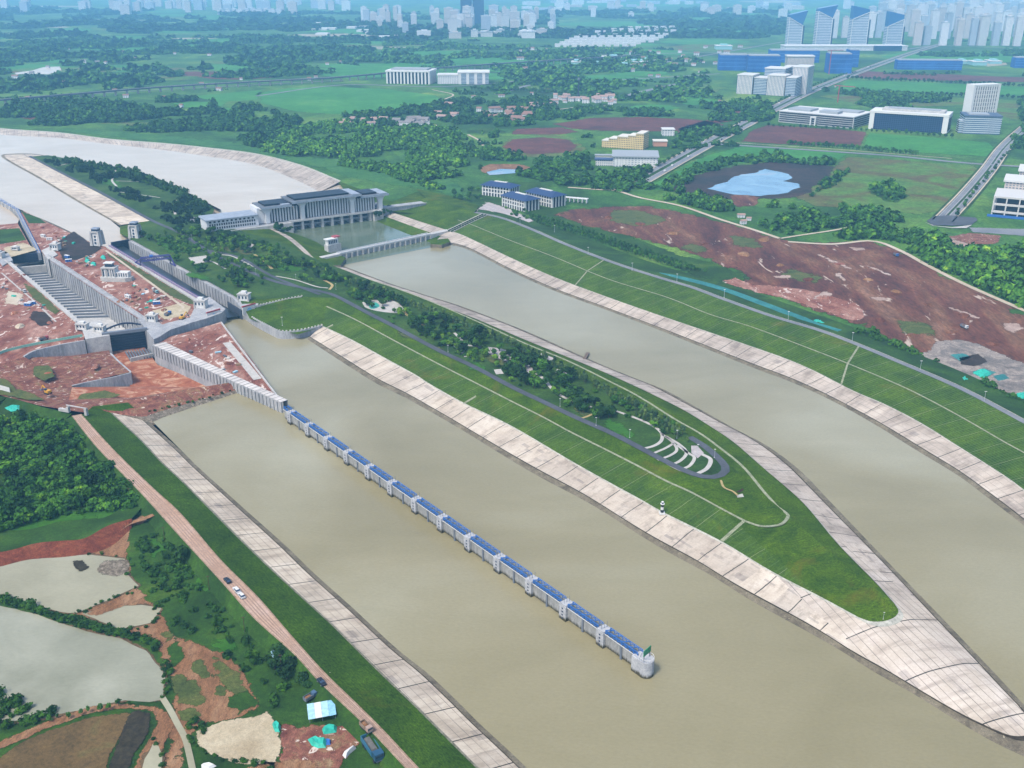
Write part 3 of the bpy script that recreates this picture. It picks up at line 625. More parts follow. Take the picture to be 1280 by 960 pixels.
# between the locks
struct(tin('ground', pl([(52, 315), (57, 322), (176, 401), (186, 413), (212, 411), (236, 404), (262, 396), (249, 374), (137, 309), (120, 306), (111, 302), (70, 283), (30, 264), (26, 266)], 10), m_red))
up_w, up_t = L_([(25, 263), (70, 281), (113, 303), (122, 308)], 4, 20), L_([(28, 266), (70, 284), (111, 304), (120, 309)], 9.8, 20)
struct(loft('bank_toe', [up_w, up_t], m_wet)); struct(tin('bank_grass', pl([(27, 264), (50, 273), (58, 279), (36, 279)], 10.2), m_meadow))
patch('ground', [(70, 304), (92, 288), (112, 303), (128, 310), (116, 318), (95, 325), (78, 325)], 10.2, m_mud, 1, 5)
patch('ground', [(132, 312), (150, 320), (200, 350), (240, 372), (250, 380), (240, 382), (215, 372), (160, 336), (134, 320)], 10.15, m_moss, 1.2, 5)
patch('ground', [(190, 388), (228, 378), (240, 384), (232, 394), (205, 400)], 10.2, m_sand, 1, 4)
ribbon('path', [(132, 313), (150, 326), (186, 352), (205, 366), (224, 380), (229, 384), (224, 389)], 10.3, 2.6, m_pale_dirt)['kind'] = 'structure'
# left upper approach: island of earth and pool edge
struct(tin('ground', pl([(-60, 284), (0, 281), (22, 279), (40, 311), (20, 318), (0, 312), (-60, 306)], 9), m_red))
patch('bank_grass', [(-60, 286), (0, 287), (24, 285), (34, 300), (0, 305), (-60, 306)], 9.1, m_meadow, .8, 4)
patch('ground', [(4, 310), (30, 303), (48, 312), (12, 322)], 10.2, m_sand, .8, 4)
for ps in ([(2, 341), (20, 357), (40, 374), (70, 402)],): ribbon('path', ps, 10.25, 1.6, m_white)['kind'] = 'structure'
patch('ground', [(25, 350), (48, 362), (75, 388), (70, 395), (40, 372)], 10.15, m_moss, 1.2, 5)
patch('ground', [(8, 362), (30, 368), (24, 382), (4, 378)], 10.2, m_pale_dirt, 2, 5)
patch('ground', [(40, 385), (62, 392), (70, 405), (50, 408), (36, 398)], 10.2, m_mud, 2, 5)
patch('ground', [(-5, 470), (12, 475), (22, 486), (40, 490), (60, 500), (30, 500), (-5, 492)], 9.9, m_moss, 1.2, 5)
patch('ground', [(40, 458), (62, 456), (70, 470), (55, 476), (42, 470)], 7.6, m_moss, 1, 4)

# ---------------------------------------------------------------- ship locks
m_cw = M('lock_concrete', [(.25, '#8d8f92'), (.5, '#a9aaac'), (.75, '#bcbbb8')], .08, fine=.3, fscale=.5, stretch=(1, 1, .15, 0))
m_cw2 = M('pale_lock_concrete', [(.25, '#a9a8a5'), (.6, '#c6c4bf'), (.8, '#d2cfc9')], .08, fine=.25, fscale=.5)
m_dark = flat('dark_steel_gate', '#26324a', .6); m_blue = flat('blue_painted_steel', '#2f68b4', .5, spec=.4); m_steelg = flat('grey_steel', '#6f7680', .5)
m_wht = flat('white_render', '#d9d9d6', .7); m_glass = flat('dark_window_glass', '#3a4a5e', .15, spec=.6); m_roofr = flat('red_roof_edge', '#a5484e', .6); m_rail = flat('pale_railing', '#b9c0c8', .5)
m_purple = flat('violet_blue_steel', '#4d4a8c', .5); m_teal2 = flat('teal_tarpaulin', '#29b29a', .55, var=.3); m_tarpb = flat('pale_blue_tarpaulin', '#a9d3e2', .5, var=.25)
def lock_wall(parent, A, B, ztop, zbot, thick, mat, name='side_wall', side=1, ribs=True):
    """a straight chamber wall with pilaster ribs on its face, in world coordinates relative to parent"""
    a, b = P(*A, ztop), P(*B, ztop); d = b - a; L = d.length; d.normalize(); nn = Vector((-d.y, d.x, 0)) * side
    mb = MB(); o = parent.location
    def bx(u0, u1, v0, v1, z0, z1):
        q = [a + d * u + nn * v - Vector((o.x, o.y, 0)) for u, v in ((u0, v0), (u1, v0), (u1, v1), (u0, v1))]
        mb.prism([(p.x, p.y) for p in q], z0 - o.z, z1 - o.z)
    bx(0, L, 0, thick, zbot, ztop)
    if ribs:
        k = int(L / 7)
        for i in range(k + 1): bx(max(0, i * L / k - .45), min(L, i * L / k + .45), -.7, -.02, zbot, ztop - .6)
    bx(0, L, thick - .5, thick + .3, ztop, ztop + 1.1)
    return mb.build(name, mat, parent)
lk1 = thing('ship_lock', 'empty concrete ship lock still under construction beside red earth, grey gate across its lower end', 'ship lock', P(100, 370, 10))
def rel(o, v): return v - o.location
lock_wall(lk1, (56, 320), (178, 400), 11, -11, 4, m_cw); lock_wall(lk1, (11, 325), (101, 402), 11, -11, 4, m_cw2, side=-1, ribs=False)
fl = [P(5, 330, -11) - lk1.location, P(53, 326, -11) - lk1.location, P(205, 440, -11) - lk1.location, P(125, 445, -11) - lk1.location]
kid(lk1, mesh_obj('floor', fl, [(3, 2, 1, 0)] , m_cw2, lk1))
for i in range(22):
    t = .12 + .86 * i / 22
    a = P(11, 325, -10.2).lerp(P(101, 402, -10.2), t); b = P(56, 320, -10.2).lerp(P(178, 400, -10.2), t); a = a.lerp(b, .02)
    dd = (P(178, 400, 0) - P(56, 320, 0)).normalized()
    MB().bar(rel(lk1, a), rel(lk1, b), 2.0, 1.6).build('floor_beam', m_steelg, lk1)
def plate(parent, name, A, B, z0, z1, mat, t=1.6, ribs=0, ztap=None):
    a, b = P(*A, ztap if ztap is not None else z1), P(*B, ztap if ztap is not None else z1); d = (b - a); L = d.length; d.normalize(); nn = Vector((-d.y, d.x, 0)); mb = MB(); o = parent.location
    def bx(u0, u1, v0, v1, za, zb):
        mb.prism([((a + d * u + nn * v).x - o.x, (a + d * u + nn * v).y - o.y) for u, v in ((u0, v0), (u1, v0), (u1, v1), (u0, v1))], za - o.z, zb - o.z)
    bx(0, L, 0, t, z0, z1)
    for i in range(ribs):
        z = z0 + (z1 - z0) * (i + .5) / ribs; bx(.3, L - .3, -.7, -.02, z - .3, z + .3)
    if ribs:
        for i in range(7): bx(L * i / 6.3, L * i / 6.3 + .5, -1.0, -.75, z0, z1)
    return mb.build(name, mat, parent)
plate(lk1, 'upper_gate', (14, 319), (57, 315), -1, 9, m_dark, ribs=6); plate(lk1, 'gate_sill', (13, 324), (57, 320), -11, -1.2, m_cw2, 3, ztap=9)
plate(lk1, 'lower_gate', (135, 418), (182, 412), -9, 9, m_dark, ribs=8)
plate(lk1, 'gate_beam', (127, 417), (184, 410), 10.5, 13, m_steelg, 3.5)
a, b = P(133, 412, 12), P(176, 406, 12)
mb = MB()
for k in range(8):
    t0, t1 = k / 8, (k + 1) / 8; h = lambda t: 3.2 * math.sin(math.pi * min(1, max(0, t))) + .3
    p0, p1 = rel(lk1, a.lerp(b, t0)), rel(lk1, a.lerp(b, t1))
    mb.bar(p0 + Vector((0, 0, h(t0))), p1 + Vector((0, 0, h(t1))), 1.6, 1.2); mb.bar(p0, p0 + Vector((0, 0, h(t0))), .5)
mb.build('gate_arch', m_dark, lk1)
# lower head blocks
def block(parent, name, pts, z0, z1, mat):
    mb = MB(); o = parent.location
    mb.prism([(P(*q, z1).x - o.x, P(*q, z1).y - o.y) for q in pts], z0 - o.z, z1 - o.z); return mb.build(name, mat, parent)
block(lk1, 'head_block', [(100, 404), (126, 400), (137, 419), (107, 424)], -9, 11.4, m_cw2)
block(lk1, 'head_block', [(172, 398), (196, 401), (213, 412), (199, 421), (192, 424), (184, 414)], -9, 11.2, m_cw)
block(lk1, 'head_block', [(196, 408), (211, 403), (236, 397), (240, 399), (238, 404), (213, 412)], -2, 10.8, m_cw)
block(lk1, 'upper_head', [(52, 313), (62, 308), (72, 318), (60, 324)], -9, 11.3, m_cw2); block(lk1, 'upper_head', [(-4, 322), (10, 316), (16, 325), (3, 332)], -9, 11.3, m_cw)
mb = MB()
for i in range(10):
    t = i / 9; p = rel(lk1, P(157, 440, -6).lerp(P(188, 436, -6), t)); mb.bar(p, p + rel(lk1, P(163, 450, -6)) - rel(lk1, P(157, 440, -6)), .9, 2)
mb.build('stilling_grid', m_steelg, lk1)
plate(lk1, 'grid_sill', (163, 448), (194, 441), -7, -3.5, m_cw2, 1.5)
# wing walls
ww = thing('wing_wall', 'long curved concrete wing wall with pale top left of the unfinished lock head', 'wall', P(70, 437, 3))
wall('wall', [p - Vector((ww.location.x, ww.location.y, 3)) for p in L_([(31, 445), (40, 440), (50, 436.5), (80, 430), (106, 425.5)], 11, 30)], -9, 11, 1.6, m_cw, ww)
mb = MB(); bp = [p - ww.location for p in L_([(-30, 458), (0, 442), (20, 436), (40, 431.5), (75, 425), (103, 420)], 10.5, 40)]
for p0, p1 in zip(bp, bp[1:]): mb.bar(p0 + Vector((0, 0, .5)), p1 + Vector((0, 0, .5)), .3, 2.4)
cv = mb.build('green_barrier', None); cv.data.materials.append(flat('pale_green_barrier', '#8fc9b4', .6, var=.3)); cv.location = ww.location
tag(cv, 'pale green site barrier curving along the top edge behind the left wing wall', 'barrier')
ww2 = thing('wing_wall', 'low concrete return wall bending round the pit below the unfinished lock gate', 'wall', P(137, 470, 0))
w2p = [P(139, 441, 4), P(150, 452, 3.6), P(164, 464, 3.4), P(163.5, 466, 3.4), P(140, 472, 3.3), P(112, 477, 3.2), P(90, 482, 3.4)]
wall('wall', [p - Vector((ww2.location.x, ww2.location.y, 0)) for p in w2p], -9, 4, 1.2, m_cw, ww2, side=-1)
# guide wall of the new lock
gw0 = thing('guide_wall', 'solid concrete guide wall with white slab top running from unfinished lock to the canal', 'wall', P(270, 466, 0))
gp = [p - gw0.location for p in L_([(191, 431), (230, 449), (265, 465), (292, 477), (320, 489), (351, 503)], 8.5, 40)]
wall('wall', [p.copy() for p in gp], -9, 8.5, 1.6, m_cw, gw0); o_ = gw0.location
n_, q_ = 40, []
mb = MB()
for i, p in enumerate(gp[:-1]):
    d = gp[i+1] - p; L = d.length; d.normalize(); nn = Vector((-d.y, d.x, 0))
    mb.bar(p - nn * .4 + Vector((0, 0, -9)), p - nn * .4 + Vector((0, 0, -.5)), .8, .5)
mb.build('pilaster', m_cw, gw0)
a_, b_ = [p + Vector((0, 0, .12)) for p in gp], []
for i, p in enumerate(gp):
    d = gp[min(i+1, 39)] - gp[max(i-1, 0)]; d.normalize(); b_.append(p + Vector((-d.y, d.x, 0)) * (10.5 - 4.5 * i / 39) + Vector((0, 0, .12)))
m_slab = conc_panels('white_slabs', [(.25, '#c5c0ba'), (.75, '#e6e2dc')], gap=5.5, vgap=11, seed=.3)
kid(gw0, loft('top_slab', [a_, b_], m_slab, gw0)); kid(gw0, loft('back_face', [b_, [p + Vector((0, 0, -9)) for p in b_]], m_cw, gw0))
cw = thing('canal_wall', 'thin straight concrete retaining wall along the finished lock approach beside red earth', 'wall', P(315, 452, 0))
wall('wall', [p - cw.location for p in L_([(277, 402), (315, 452), (354, 503)], 8, 20)], -2, 8, 1.0, m_cw2, cw, side=-1)

# ---- the finished lock
lk2 = thing('ship_lock', 'finished concrete ship lock with dark water, tall side walls and paired gate houses', 'ship lock', P(215, 335, 10))
lock_wall(lk2, (161, 301), (292, 373), 11, -3, 4, m_cw); lock_wall(lk2, (137, 308), (249, 375), 11, -3, 4, m_cw2, side=-1, ribs=False)
kid(lk2, mesh_obj('chamber_water', [rel(lk2, P(*q)) for q in [(128, 318, 3), (150, 305, 3), (300, 395, 3), (262, 400, 3)]], [(0, 1, 2, 3)], water_mat('lock_water', [(.3, '#1d2224'), (.7, '#272d2e')], .3, .05), lk2))
plate(lk2, 'upper_gate', (139, 303), (162, 299), -2, 10, m_dark, ribs=6)
block(lk2, 'lower_head', [(247, 376), (262, 371), (282, 386), (277, 391), (258, 398), (236, 404), (236, 400)], -3, 11.2, m_cw)
block(lk2, 'lower_head', [(290, 371), (300, 366), (326, 377), (318, 384), (302, 385)], -3, 11.2, m_cw)
m_vgrid = flat('dark_lock_mouth', '#3b4350', .7)
plate(lk2, 'gate_recess', (284, 377), (301, 387.5), -2, 9.5, m_vgrid, .8, ztap=9.5)
# end panels with the round emblem
def emblem_panel(px0, px1, lab):
    a, rz, L = frame(px0, px1, 12.2)
    t = thing('gate_panel', lab, 'gate parapet', a, rz, None)
    MB().box(0, L, -.8, 0, -6.5, 1.2).build('panel', m_wht, t)
    MB().box(-.1, L + .1, -.9, .2, 1.22, 2.4).build('red_coping', m_roofr, t)
    mb = MB(); n = 18; cx, cz, r = L / 2, -2.6, 2.3
    k = 0
    for i in range(n):
        t0, t1 = 2*math.pi*i/n, 2*math.pi*(i+1)/n
        mb.quad((cx, -.86, cz), (cx + r*math.cos(t0), -.86, cz + r*math.sin(t0)), (cx + r*math.cos(t1), -.86, cz + r*math.sin(t1)))
    mb.build('emblem', flat('sky_blue_emblem', '#6fb4e0', .5), t)
    mb = MB()
    for k in range(3): mb.box(cx - 1.4, cx + 1.4, -.92, -.88, cz - 1.0 + k * .8, cz - .7 + k * .8)
    mb.build('wave_mark', m_wht, t)
emblem_panel((258, 393.5), (275, 388.5), 'white parapet panel with blue round emblem on the lock side nearer the red earth')
emblem_panel((302.5, 386), (319, 381.5), 'white parapet panel with blue round emblem on the lock side nearer the grass island')
# walkway with violet railing
wk = thing('walkway', 'long walkway with violet railing on top of the finished lock wall', 'walkway', P(190, 340, 11))
mb = MB(); mr = MB(); q = [rel(wk, p) for p in L_([(137, 307), (190, 338.5), (249, 373)], 11.4, 40)]
for p0, p1 in zip(q, q[1:]):
    mb.bar(p0, p1, 3.0, .5); d = (p1 - p0).normalized(); nn = Vector((-d.y, d.x, 0)) * 1.4
    for s in (-1, 1):
        mr.bar(p0 + nn*s + Vector((0, 0, 1.3)), p1 + nn*s + Vector((0, 0, 1.3)), .22); mr.bar(p0 + nn*s, p0 + nn*s + Vector((0, 0, 1.3)), .2)
mb.build('deck', flat('pinkish_deck', '#9b8796', .7), wk); mr.build('railing', m_purple, wk)

# lock gate towers
def lock_tower(px, label, sc=1.0, h=20.0):
    t = thing('lock_tower', label, 'lock tower', P(*px, 11), R(-9), 'white gate towers of the finished lock')
    b = MB(); b.taper(0, 0, 0, h * .72, 9.5, 9, 7, 6.5); body_ = b.build('body', m_wht, t)
    for sx in (-1, 1):
        for sy in (-1, 1): b = MB(); b.taper(sx * 4.6, sy * 4.3, 0, h * .76, 3.4, 3.4, 1.7, 1.7); b.build('leg', m_cw2, t)
    b = MB(); b.box(-5.2, 5.2, -4.9, 4.9, h * .76 + .02, h * .82); b.build('gallery', m_cw2, t)
    b = MB(); b.box(-3.6, 3.6, -3.4, 3.4, h * .82 + .02, h * .95); b.build('lantern_room', m_glass, t)
    b = MB(); b.taper(0, 0, h * .95 + .02, h, 9, 8.6, 6.5, 6); b.build('roof', flat('grey_tower_roof', '#7d8898', .6), t)
    for k in range(3):
        b = MB(); b.box(-1.0, 1.0, -4.9 + .45 * k, -4.3 + .45 * k, 2 + 3.6 * k, 4.4 + 3.6 * k); b.build('window', m_glass, body_)
    t.scale = (sc,) * 3
    return t
lock_tower((122.5, 306), 'white buttressed lock tower standing at the tip of dark earth'); lock_tower((170, 298), 'white buttressed lock tower beside the grassy island road')
def gatehouse(px, lab, w=8, d=6, h=7, rz=R(-9), z=11.2):
    t = thing('gatehouse', lab, 'gatehouse', P(*px, z), rz, 'small white gatehouses on the locks')
    gw_ = MB().box(-w/2, w/2, -d/2, d/2, 0, h * .8).build('wall', m_wht, t)
    MB().box(-w/2 - .8, w/2 + .8, -d/2 - .8, d/2 + .8, h * .8 + .02, h * .9).build('roof', m_cw2, t)
    MB().box(-w/4, w/4, -d/4, d/4, h * .9 + .02, h * 1.15).build('roof_hut', m_wht, t)
    for i in range(3):
        MB().box(-w/2 + .7 + i * (w - 2.2) / 2.4, -w/2 + 2.2 + i * (w - 2.2) / 2.4, -d/2 - .12, -d/2 - .02, h * .35, h * .65).build('window', m_glass, gw_)
    for sx in (-1, 1): MB().taper(sx * w/2, -d/2, 0, h * .78, 1.6, 1.6, .9, .9).build('buttress', m_cw2, t)
    return t
gatehouse((252, 384), 'white gatehouse with buttresses on the finished lock head nearer the red earth', 10, 7, 8.5)
gatehouse((306, 376), 'white gatehouse with buttresses on the finished lock head nearer the grass', 10, 7, 8.5)
gatehouse((70, 312), 'white gatehouse with flat roof on the upper right corner of the empty lock', 9, 7, 8)
gatehouse((126, 414), 'white hut with flat roof on left end of the unfinished gate beam', 8, 6, 6)
gatehouse((104, 411), 'white hut on stilts left of the unfinished gate beam', 9, 6, 6)
gatehouse((191, 401), 'white hut with flat roof on right end of the unfinished gate beam', 8, 6, 7)
gatehouse((0, 322), 'white hut at the left edge beside the empty lock', 9, 7, 7)
gatehouse((20, 312), 'low white hut behind the dark upper lock gate', 7, 5, 4)
# central control building on its curved concrete base
cb = thing('control_building', 'white two storey control building on concrete plinth between the two locks', 'control building', P(146, 350, 10.1), R(-4))
MB().prism([(-15, -4), (-10, -7), (12, -7), (17, -3), (17, 3), (-15, 4)], 0, 4).build('plinth', m_cw2, cb)
cw_ = MB().box(-12, 1, -4, 5, 4.02, 13).build('wall', m_wht, cb); ca_ = MB().box(1.02, 14, -3.4, 4, 4.02, 9).build('annex', m_wht, cb)
MB().box(-13, 2, -5, 6, 13.02, 14).build('roof', m_cw2, cb); MB().box(-9.5, -2, -2, 3, 14.02, 17.5).build('rooftop_room', m_glass, cb); MB().box(-10.5, -1, -3, 4, 17.52, 18.4).build('upper_roof', m_wht, cb)
for i in range(5): MB().box(-11.4 + i * 2.5, -10.2 + i * 2.5, -4.15, -4.02, 5, 12).build('window', m_glass, cw_)
for i in range(5): MB().box(2 + i * 2.4, 3.1 + i * 2.4, -3.55, -3.42, 4.6, 8.2).build('window', m_glass, ca_)
for sx in (-12, -7.8, -3.6, .6): MB().box(sx - .5, sx + .5, -4.7, -4.2, 4.02, 12.9).build('pilaster', m_cw2, cb)
# violet gantry crane over the finished lock
cr = thing('gantry_crane', 'violet blue steel gantry crane straddling the finished lock chamber', 'crane', P(190, 325, 11))
q1, q2 = rel(cr, P(172, 330, 11)), rel(cr, P(216, 331, 11)); top1, top2 = rel(cr, P(176, 323, 22)), rel(cr, P(212, 319, 22)); top1.z = top2.z = 11
d = (top2 - top1).normalized(); nn = Vector((-d.y, d.x, 0)) * 2.2
mb = MB()
for s in (-1, 1):
    for zz in (0, 3.4): mb.bar(top1 + nn * s + Vector((0, 0, zz - 3)), top2 + nn * s + Vector((0, 0, zz - 3)), .8)
    for k in range(12):
        a, b = top1.lerp(top2, k / 12) + nn * s, top1.lerp(top2, (k + 1) / 12) + nn * s; mb.bar(a + Vector((0, 0, -3 if k % 2 else .4)), b + Vector((0, 0, .4 if k % 2 else -3)), .4)
mb.build('girder', m_purple, cr)
for e_, base in ((top1, q1), (top2, q2)):
    ax = (P(292, 373, 11) - P(161, 301, 11)).normalized()
    for s in (-1, 1):
        MB().bar(e_ + Vector((0, 0, .2)) + nn * s * .4, base + ax * 7 * s, 1.0).build('leg', m_purple, cr)
    MB().bar(base - ax * 7.5 + Vector((0, 0, .4)), base + ax * 7.5 + Vector((0, 0, .4)), 1.0).build('sill_beam', m_purple, cr)
MB().bar(top1.lerp(top2, .3) + Vector((0, 0, 1.2)), top1.lerp(top2, .42) + Vector((0, 0, 1.2)), 4, 2).build('trolley', m_blue, cr)
# long upstream guide wall
ug = thing('guide_wall', 'grey concrete guide wall with railing reaching into the pale upper pool', 'wall', P(25, 280, 4))
for (x0, y0), (x1, y1) in (((-60, 215), (22, 263)), ((22, 263), (49, 316))):
    a, b = rel(ug, P(x0, y0, 9.5)), rel(ug, P(x1, y1, 9.5)); dd = (b - a).normalized(); nn = Vector((-dd.y, dd.x, 0)); L = (b - a).length
    mb = MB(); mb.prism([((a + nn * s * 1.6 + dd * u).x, (a + nn * s * 1.6 + dd * u).y) for s, u in ((-1, 0), (1, 0), (1, L), (-1, L))], -3, 5.5); mb.build('wall', m_cw, ug)
    k = int(L / 9); mr = MB()
    for i in range(k + 1):
        c = a + dd * L * i / k
        mr.bar(c + nn * 1.4, c + nn * 1.4 + Vector((0, 0, 2)), .3); mr.bar(c - nn * 1.4, c - nn * 1.4 + Vector((0, 0, 2)), .3)
    for s in (-1.4, 1.4): mr.bar(a + nn * s + Vector((0, 0, 1.8)), b + nn * s + Vector((0, 0, 1.8)), .3)
    mr.build('railing', m_blue, ug)
    if x0 < 0:
        for i in range(0, k, 2):
            c = a + dd * L * i / k; MB().prism([((c + nn * s * 2.6 + dd * u).x, (c + nn * s * 2.6 + dd * u).y) for s, u in ((-1, -1.6), (1, -1.6), (1, 1.6), (-1, 1.6))], -3, 5.8).build('pier', m_cw2, ug)

# ---- the island side wing wall round the lock mouth
iw = thing('wing_wall', 'concrete wing wall with toothed parapet curving round the grass at the lock mouth', 'wall', P(345, 415, 0))
pts = [(302, 388), (318, 399), (335, 408), (345, 413), (352, 414.5), (360, 414.5), (375, 413), (390, 410), (402, 407)]
ip = [rel(iw, p) for p in L_(pts, 7, 36)]; wall('wall', [p.copy() for p in ip], -2, 7, 1.2, m_cw, iw)
mb = MB()
for p in ip[8:]: mb.bar(p + Vector((0, .6, 0)), p + Vector((0, .6, 1.2)), 1.0, 1.4)
mb.build('parapet_teeth', m_cw2, iw)
iw2 = thing('wing_wall', 'straight concrete wall with toothed parapet falling from the lock gatehouse into the grass', 'wall', P(345, 382, 8))
ip = [rel(iw2, p) for p in L_([(318, 383, 11.5), (340, 378, 11.8), (360, 373.5, 12.6), (377, 370.5, 13.2)], 12, 16)]
wall('wall', ip, -4, 5, 1.0, m_cw2, iw2)
mb = MB()
for p in ip: mb.bar(p + Vector((0, .5, 0)), p + Vector((0, .5, 1.0)), 1.0, 1.4)
mb.build('parapet_teeth', m_cw2, iw2)
# ---------------------------------------------------------------- the floating guide wall with its blue truss
gw = thing('guide_wall', 'long pier wall topped by a bright blue steel truss, crossing muddy canal water to a round end pier', 'guide wall', P(600, 690, 0))
A, B = rel(gw, P(357, 510, 8.5)), rel(gw, P(806, 822, 8.5)); A.z = B.z = 0
ax = (B - A).normalized(); LG = (B - A).length; nv = Vector((-ax.y, ax.x, 0))
def gbox(mb, u0, u1, v0, v1, z0, z1):
    return mb.prism([((A + ax*u + nv*v).x, (A + ax*u + nv*v).y) for u, v in ((u0, v0), (u1, v0), (u1, v1), (u0, v1))], z0, z1)
m_pier = M('pier_concrete', [(.3, '#a4a6aa'), (.6, '#bbbcbe'), (.8, '#c8c8c6')], .4, fine=.25, fscale=1.0, kind='obj')
m_beam = M('wall_beam_concrete', [(.3, '#8b8b88'), (.6, '#a5a5a1'), (.8, '#b4b2ab')], .3, fine=.3, fscale=.8, kind='obj', stretch=(1, 1, .3, 0))
def tide(mat):
    nt = mat.node_tree; n = N(nt); bs = nt.nodes['Principled BSDF']; src = bs.inputs['Base Color'].links[0].from_socket
    pos = coords(n, 'pos'); s_ = n('ShaderNodeSeparateXYZ'); n.set(s_.inputs[0], pos)
    h = n.math('ADD', s_.outputs[2], n.math('MULTIPLY', n.math('SUBTRACT', n.noise(coords(n, 'pos', 1, 1, .15), .8, 4, .7), .5), 4.5))
    n.set(bs.inputs['Base Color'], n.mix(n.ramp(h, [(.0, (1, 1, 1, 1)), (.9, (.85, .85, .85, 1)), (1, (0, 0, 0, 1))]) if False else n.math('SUBTRACT', 1.0, n.math('DIVIDE', n.math('SUBTRACT', h, 1.0), 1.6, clamp=True), clamp=True), src, lin('#4b4632')))
tide(m_pier); tide(m_beam)
pxp = [357, 369, 392, 417, 442, 469, 499, 528, 560, 594, 631, 670, 712, 757]   # pier positions seen along the wall
us = []
for x in pxp:
    best = min(range(0, 2000), key=lambda i: abs((lambda v: 640 + F * v.x / (v.y * CT - (v.z - CH) * ST))(gw.location + A + ax * LG * i / 2000 + Vector((0, 0, 8.5))) - x)); us.append(LG * best / 2000)
us = us[1:]; gap = [(b - a) for a, b in zip(us, us[1:])]; g_ = LG / (len(us) + .35)
us = [g_ * (i + .35) for i in range(len(us) + 1)]
for i, u in enumerate(us[:-1] + [LG - .01]):
    if i == len(us) - 1: break
    mb = MB(); gbox(mb, u - 2.5, u + 2.5, -2.9, 2.8, -4, 8.6); pr_ = mb.build('pier', m_pier, gw)
    mb = MB(); gbox(mb, u - 2.3, u + 2.3, -2.7, 2.6, 8.63, 9.3); mb.build('pier_cap', m_pier, pr_)
    mb = MB()
    for k in range(4): gbox(mb, u - .5, u + .5, -3.02, -2.92, .8 + 1.9 * k, 1.6 + 1.9 * k)
    mb.build('mooring_recess', m_dark, pr_)
    mb = MB()
    for v in (-1.8, 0, 1.8): mb.bar(A + ax*u + nv*v + Vector((0, 0, 9)), A + ax*u + nv*v + Vector((0, 0, 12.6)), .18)
    mb.build('lamp_pole', m_steelg, pr_)
m_gdeck = flat('pale_blue_grating', '#5f6772', .8, var=.5, sc=2.5); m_blue2 = flat('bright_blue_truss', '#2a6fc0', .45, var=.4, sc=1.5)
edges = [0] + us[:-1] + [LG]
for u0, u1 in zip(edges, edges[1:]):
    s0, s1 = (u0 + 2.55 if u0 else .2), (u1 - 2.55 if u1 < LG else u1 - 3)
    mb = MB(); gbox(mb, s0, s1, -1.3, 1.3, .9, 7.6); mb.build('wall_beam', m_beam, gw)
    mid = (s0 + s1) / 2
    if s1 - s0 > 14:
        mb = MB(); gbox(mb, mid - .6, mid + .6, -1.8, 1.6, -2, 7.6); mb.build('beam_rib', m_steelg, gw)
    mb = MB(); gbox(mb, s0, s1, -1.7, 1.8, 7.63, 8.2); dk_ = mb.build('deck', m_gdeck, gw)
    mb = MB(); n = max(2, int((s1 - s0) / 2.6))
    pt = lambda u, v, z: A + ax*u + nv*v + Vector((0, 0, z))
    for v in (-1.6, 1.7):
        mb.bar(pt(s0, v, 10.2), pt(s1, v, 10.2), .28); mb.bar(pt(s0, v, 9.2), pt(s1, v, 9.2), .2)
        for k in range(n + 1):
            u = s0 + (s1 - s0) * k / n; mb.bar(pt(u, v, 8.2), pt(u, v, 10.2), .26)
            if k < n: mb.bar(pt(u, v, 8.2), pt(u + (s1 - s0) / n, v, 10.2), .2)
    for k in range(0, n, 2): u = s0 + (s1 - s0) * k / n; mb.bar(pt(u, -1.6, 10.2), pt(u + (s1 - s0) / n, 1.7, 10.2), .25)
    mb.build('truss', m_blue2, gw)
    mb = MB(); mb.bar(pt(s0, -1.9, 8.0), pt(s1, -1.9, 8.0), .25); mb.build('white_edge', m_wht, dk_)
ce = A + ax * (LG + 1.2)
mb = MB(); mb.cyl(ce.x, ce.y, -4, 8.6, 3.6, 3.6, 20); gbox(mb, LG - 5, LG + .8, -3.5, 3.5, -4, 8.55); mb.build('end_pier', m_pier, gw)
mb = MB()
for i in range(14):
    t0, t1 = 2*math.pi*i/14, 2*math.pi*(i+1)/14; c0 = ce + Vector((3.4*math.cos(t0), 3.4*math.sin(t0), 8.7)); c1 = ce + Vector((3.4*math.cos(t1), 3.4*math.sin(t1), 8.7))
    mb.bar(c0, c0 + Vector((0, 0, 1.4)), .15); mb.bar(c0 + Vector((0, 0, 1.3)), c1 + Vector((0, 0, 1.3)), .15)
mb.build('end_railing', m_wht, gw)
sg = thing('gantry_sign', 'green steel sign frame standing on the round end pier of the blue trussed wall', 'sign frame', gw.location + ce + Vector((0, 0, 8.62)), R(50))
mb = MB()
for x in (-2.4, 2.4): mb.bar((x, 0, 0), (x, 0, 5.6), .3)
mb.build('post', m_steelg, sg)
mb = MB()
for k in range(4): mb.box(-3, 3, -.2, .1, 2.6 + k * .85, 3.2 + k * .85)
mb.build('board', flat('sign_green', '#1f8a5c', .5), sg)

# ---------------------------------------------------------------- the sluice and pumping hall
o, rz, Ls = frame((364, 288.5), (464, 275.6), 0)
sl = thing('sluice_hall', 'long white columned sluice and pumping hall with stepped grey canopy roofs over open gates', 'sluice hall', o, rz)
m_fac = flat('pale_stone_facade', '#d6d8da', .7); m_canopy = flat('grey_canopy', '#6a7078', .6, spec=.3, var=.3, sc=.15); m_cdark = flat('dark_facade_glass', '#1b222e', .45, spec=.2); m_canopyl = flat('light_canopy_edge', '#98a2ae', .6, var=.25, sc=.2)
sc = Ls / 100.0
ul = lambda px: (px - 364) * sc * 1.0      # photo column to metres along the hall
U0, U1 = ul(364), ul(464)
n = 8
for i in range(n + 1):
    u = ul(366 + i * 97 / n); MB().box(u - 1.6, u + 1.6, -1.5, 18, -3, 11).build('pier', m_cw2, sl)
MB().box(U0 - 2, U1 + 2, -3.2, 18, 11.02, 13).build('deck', m_cw2, sl)
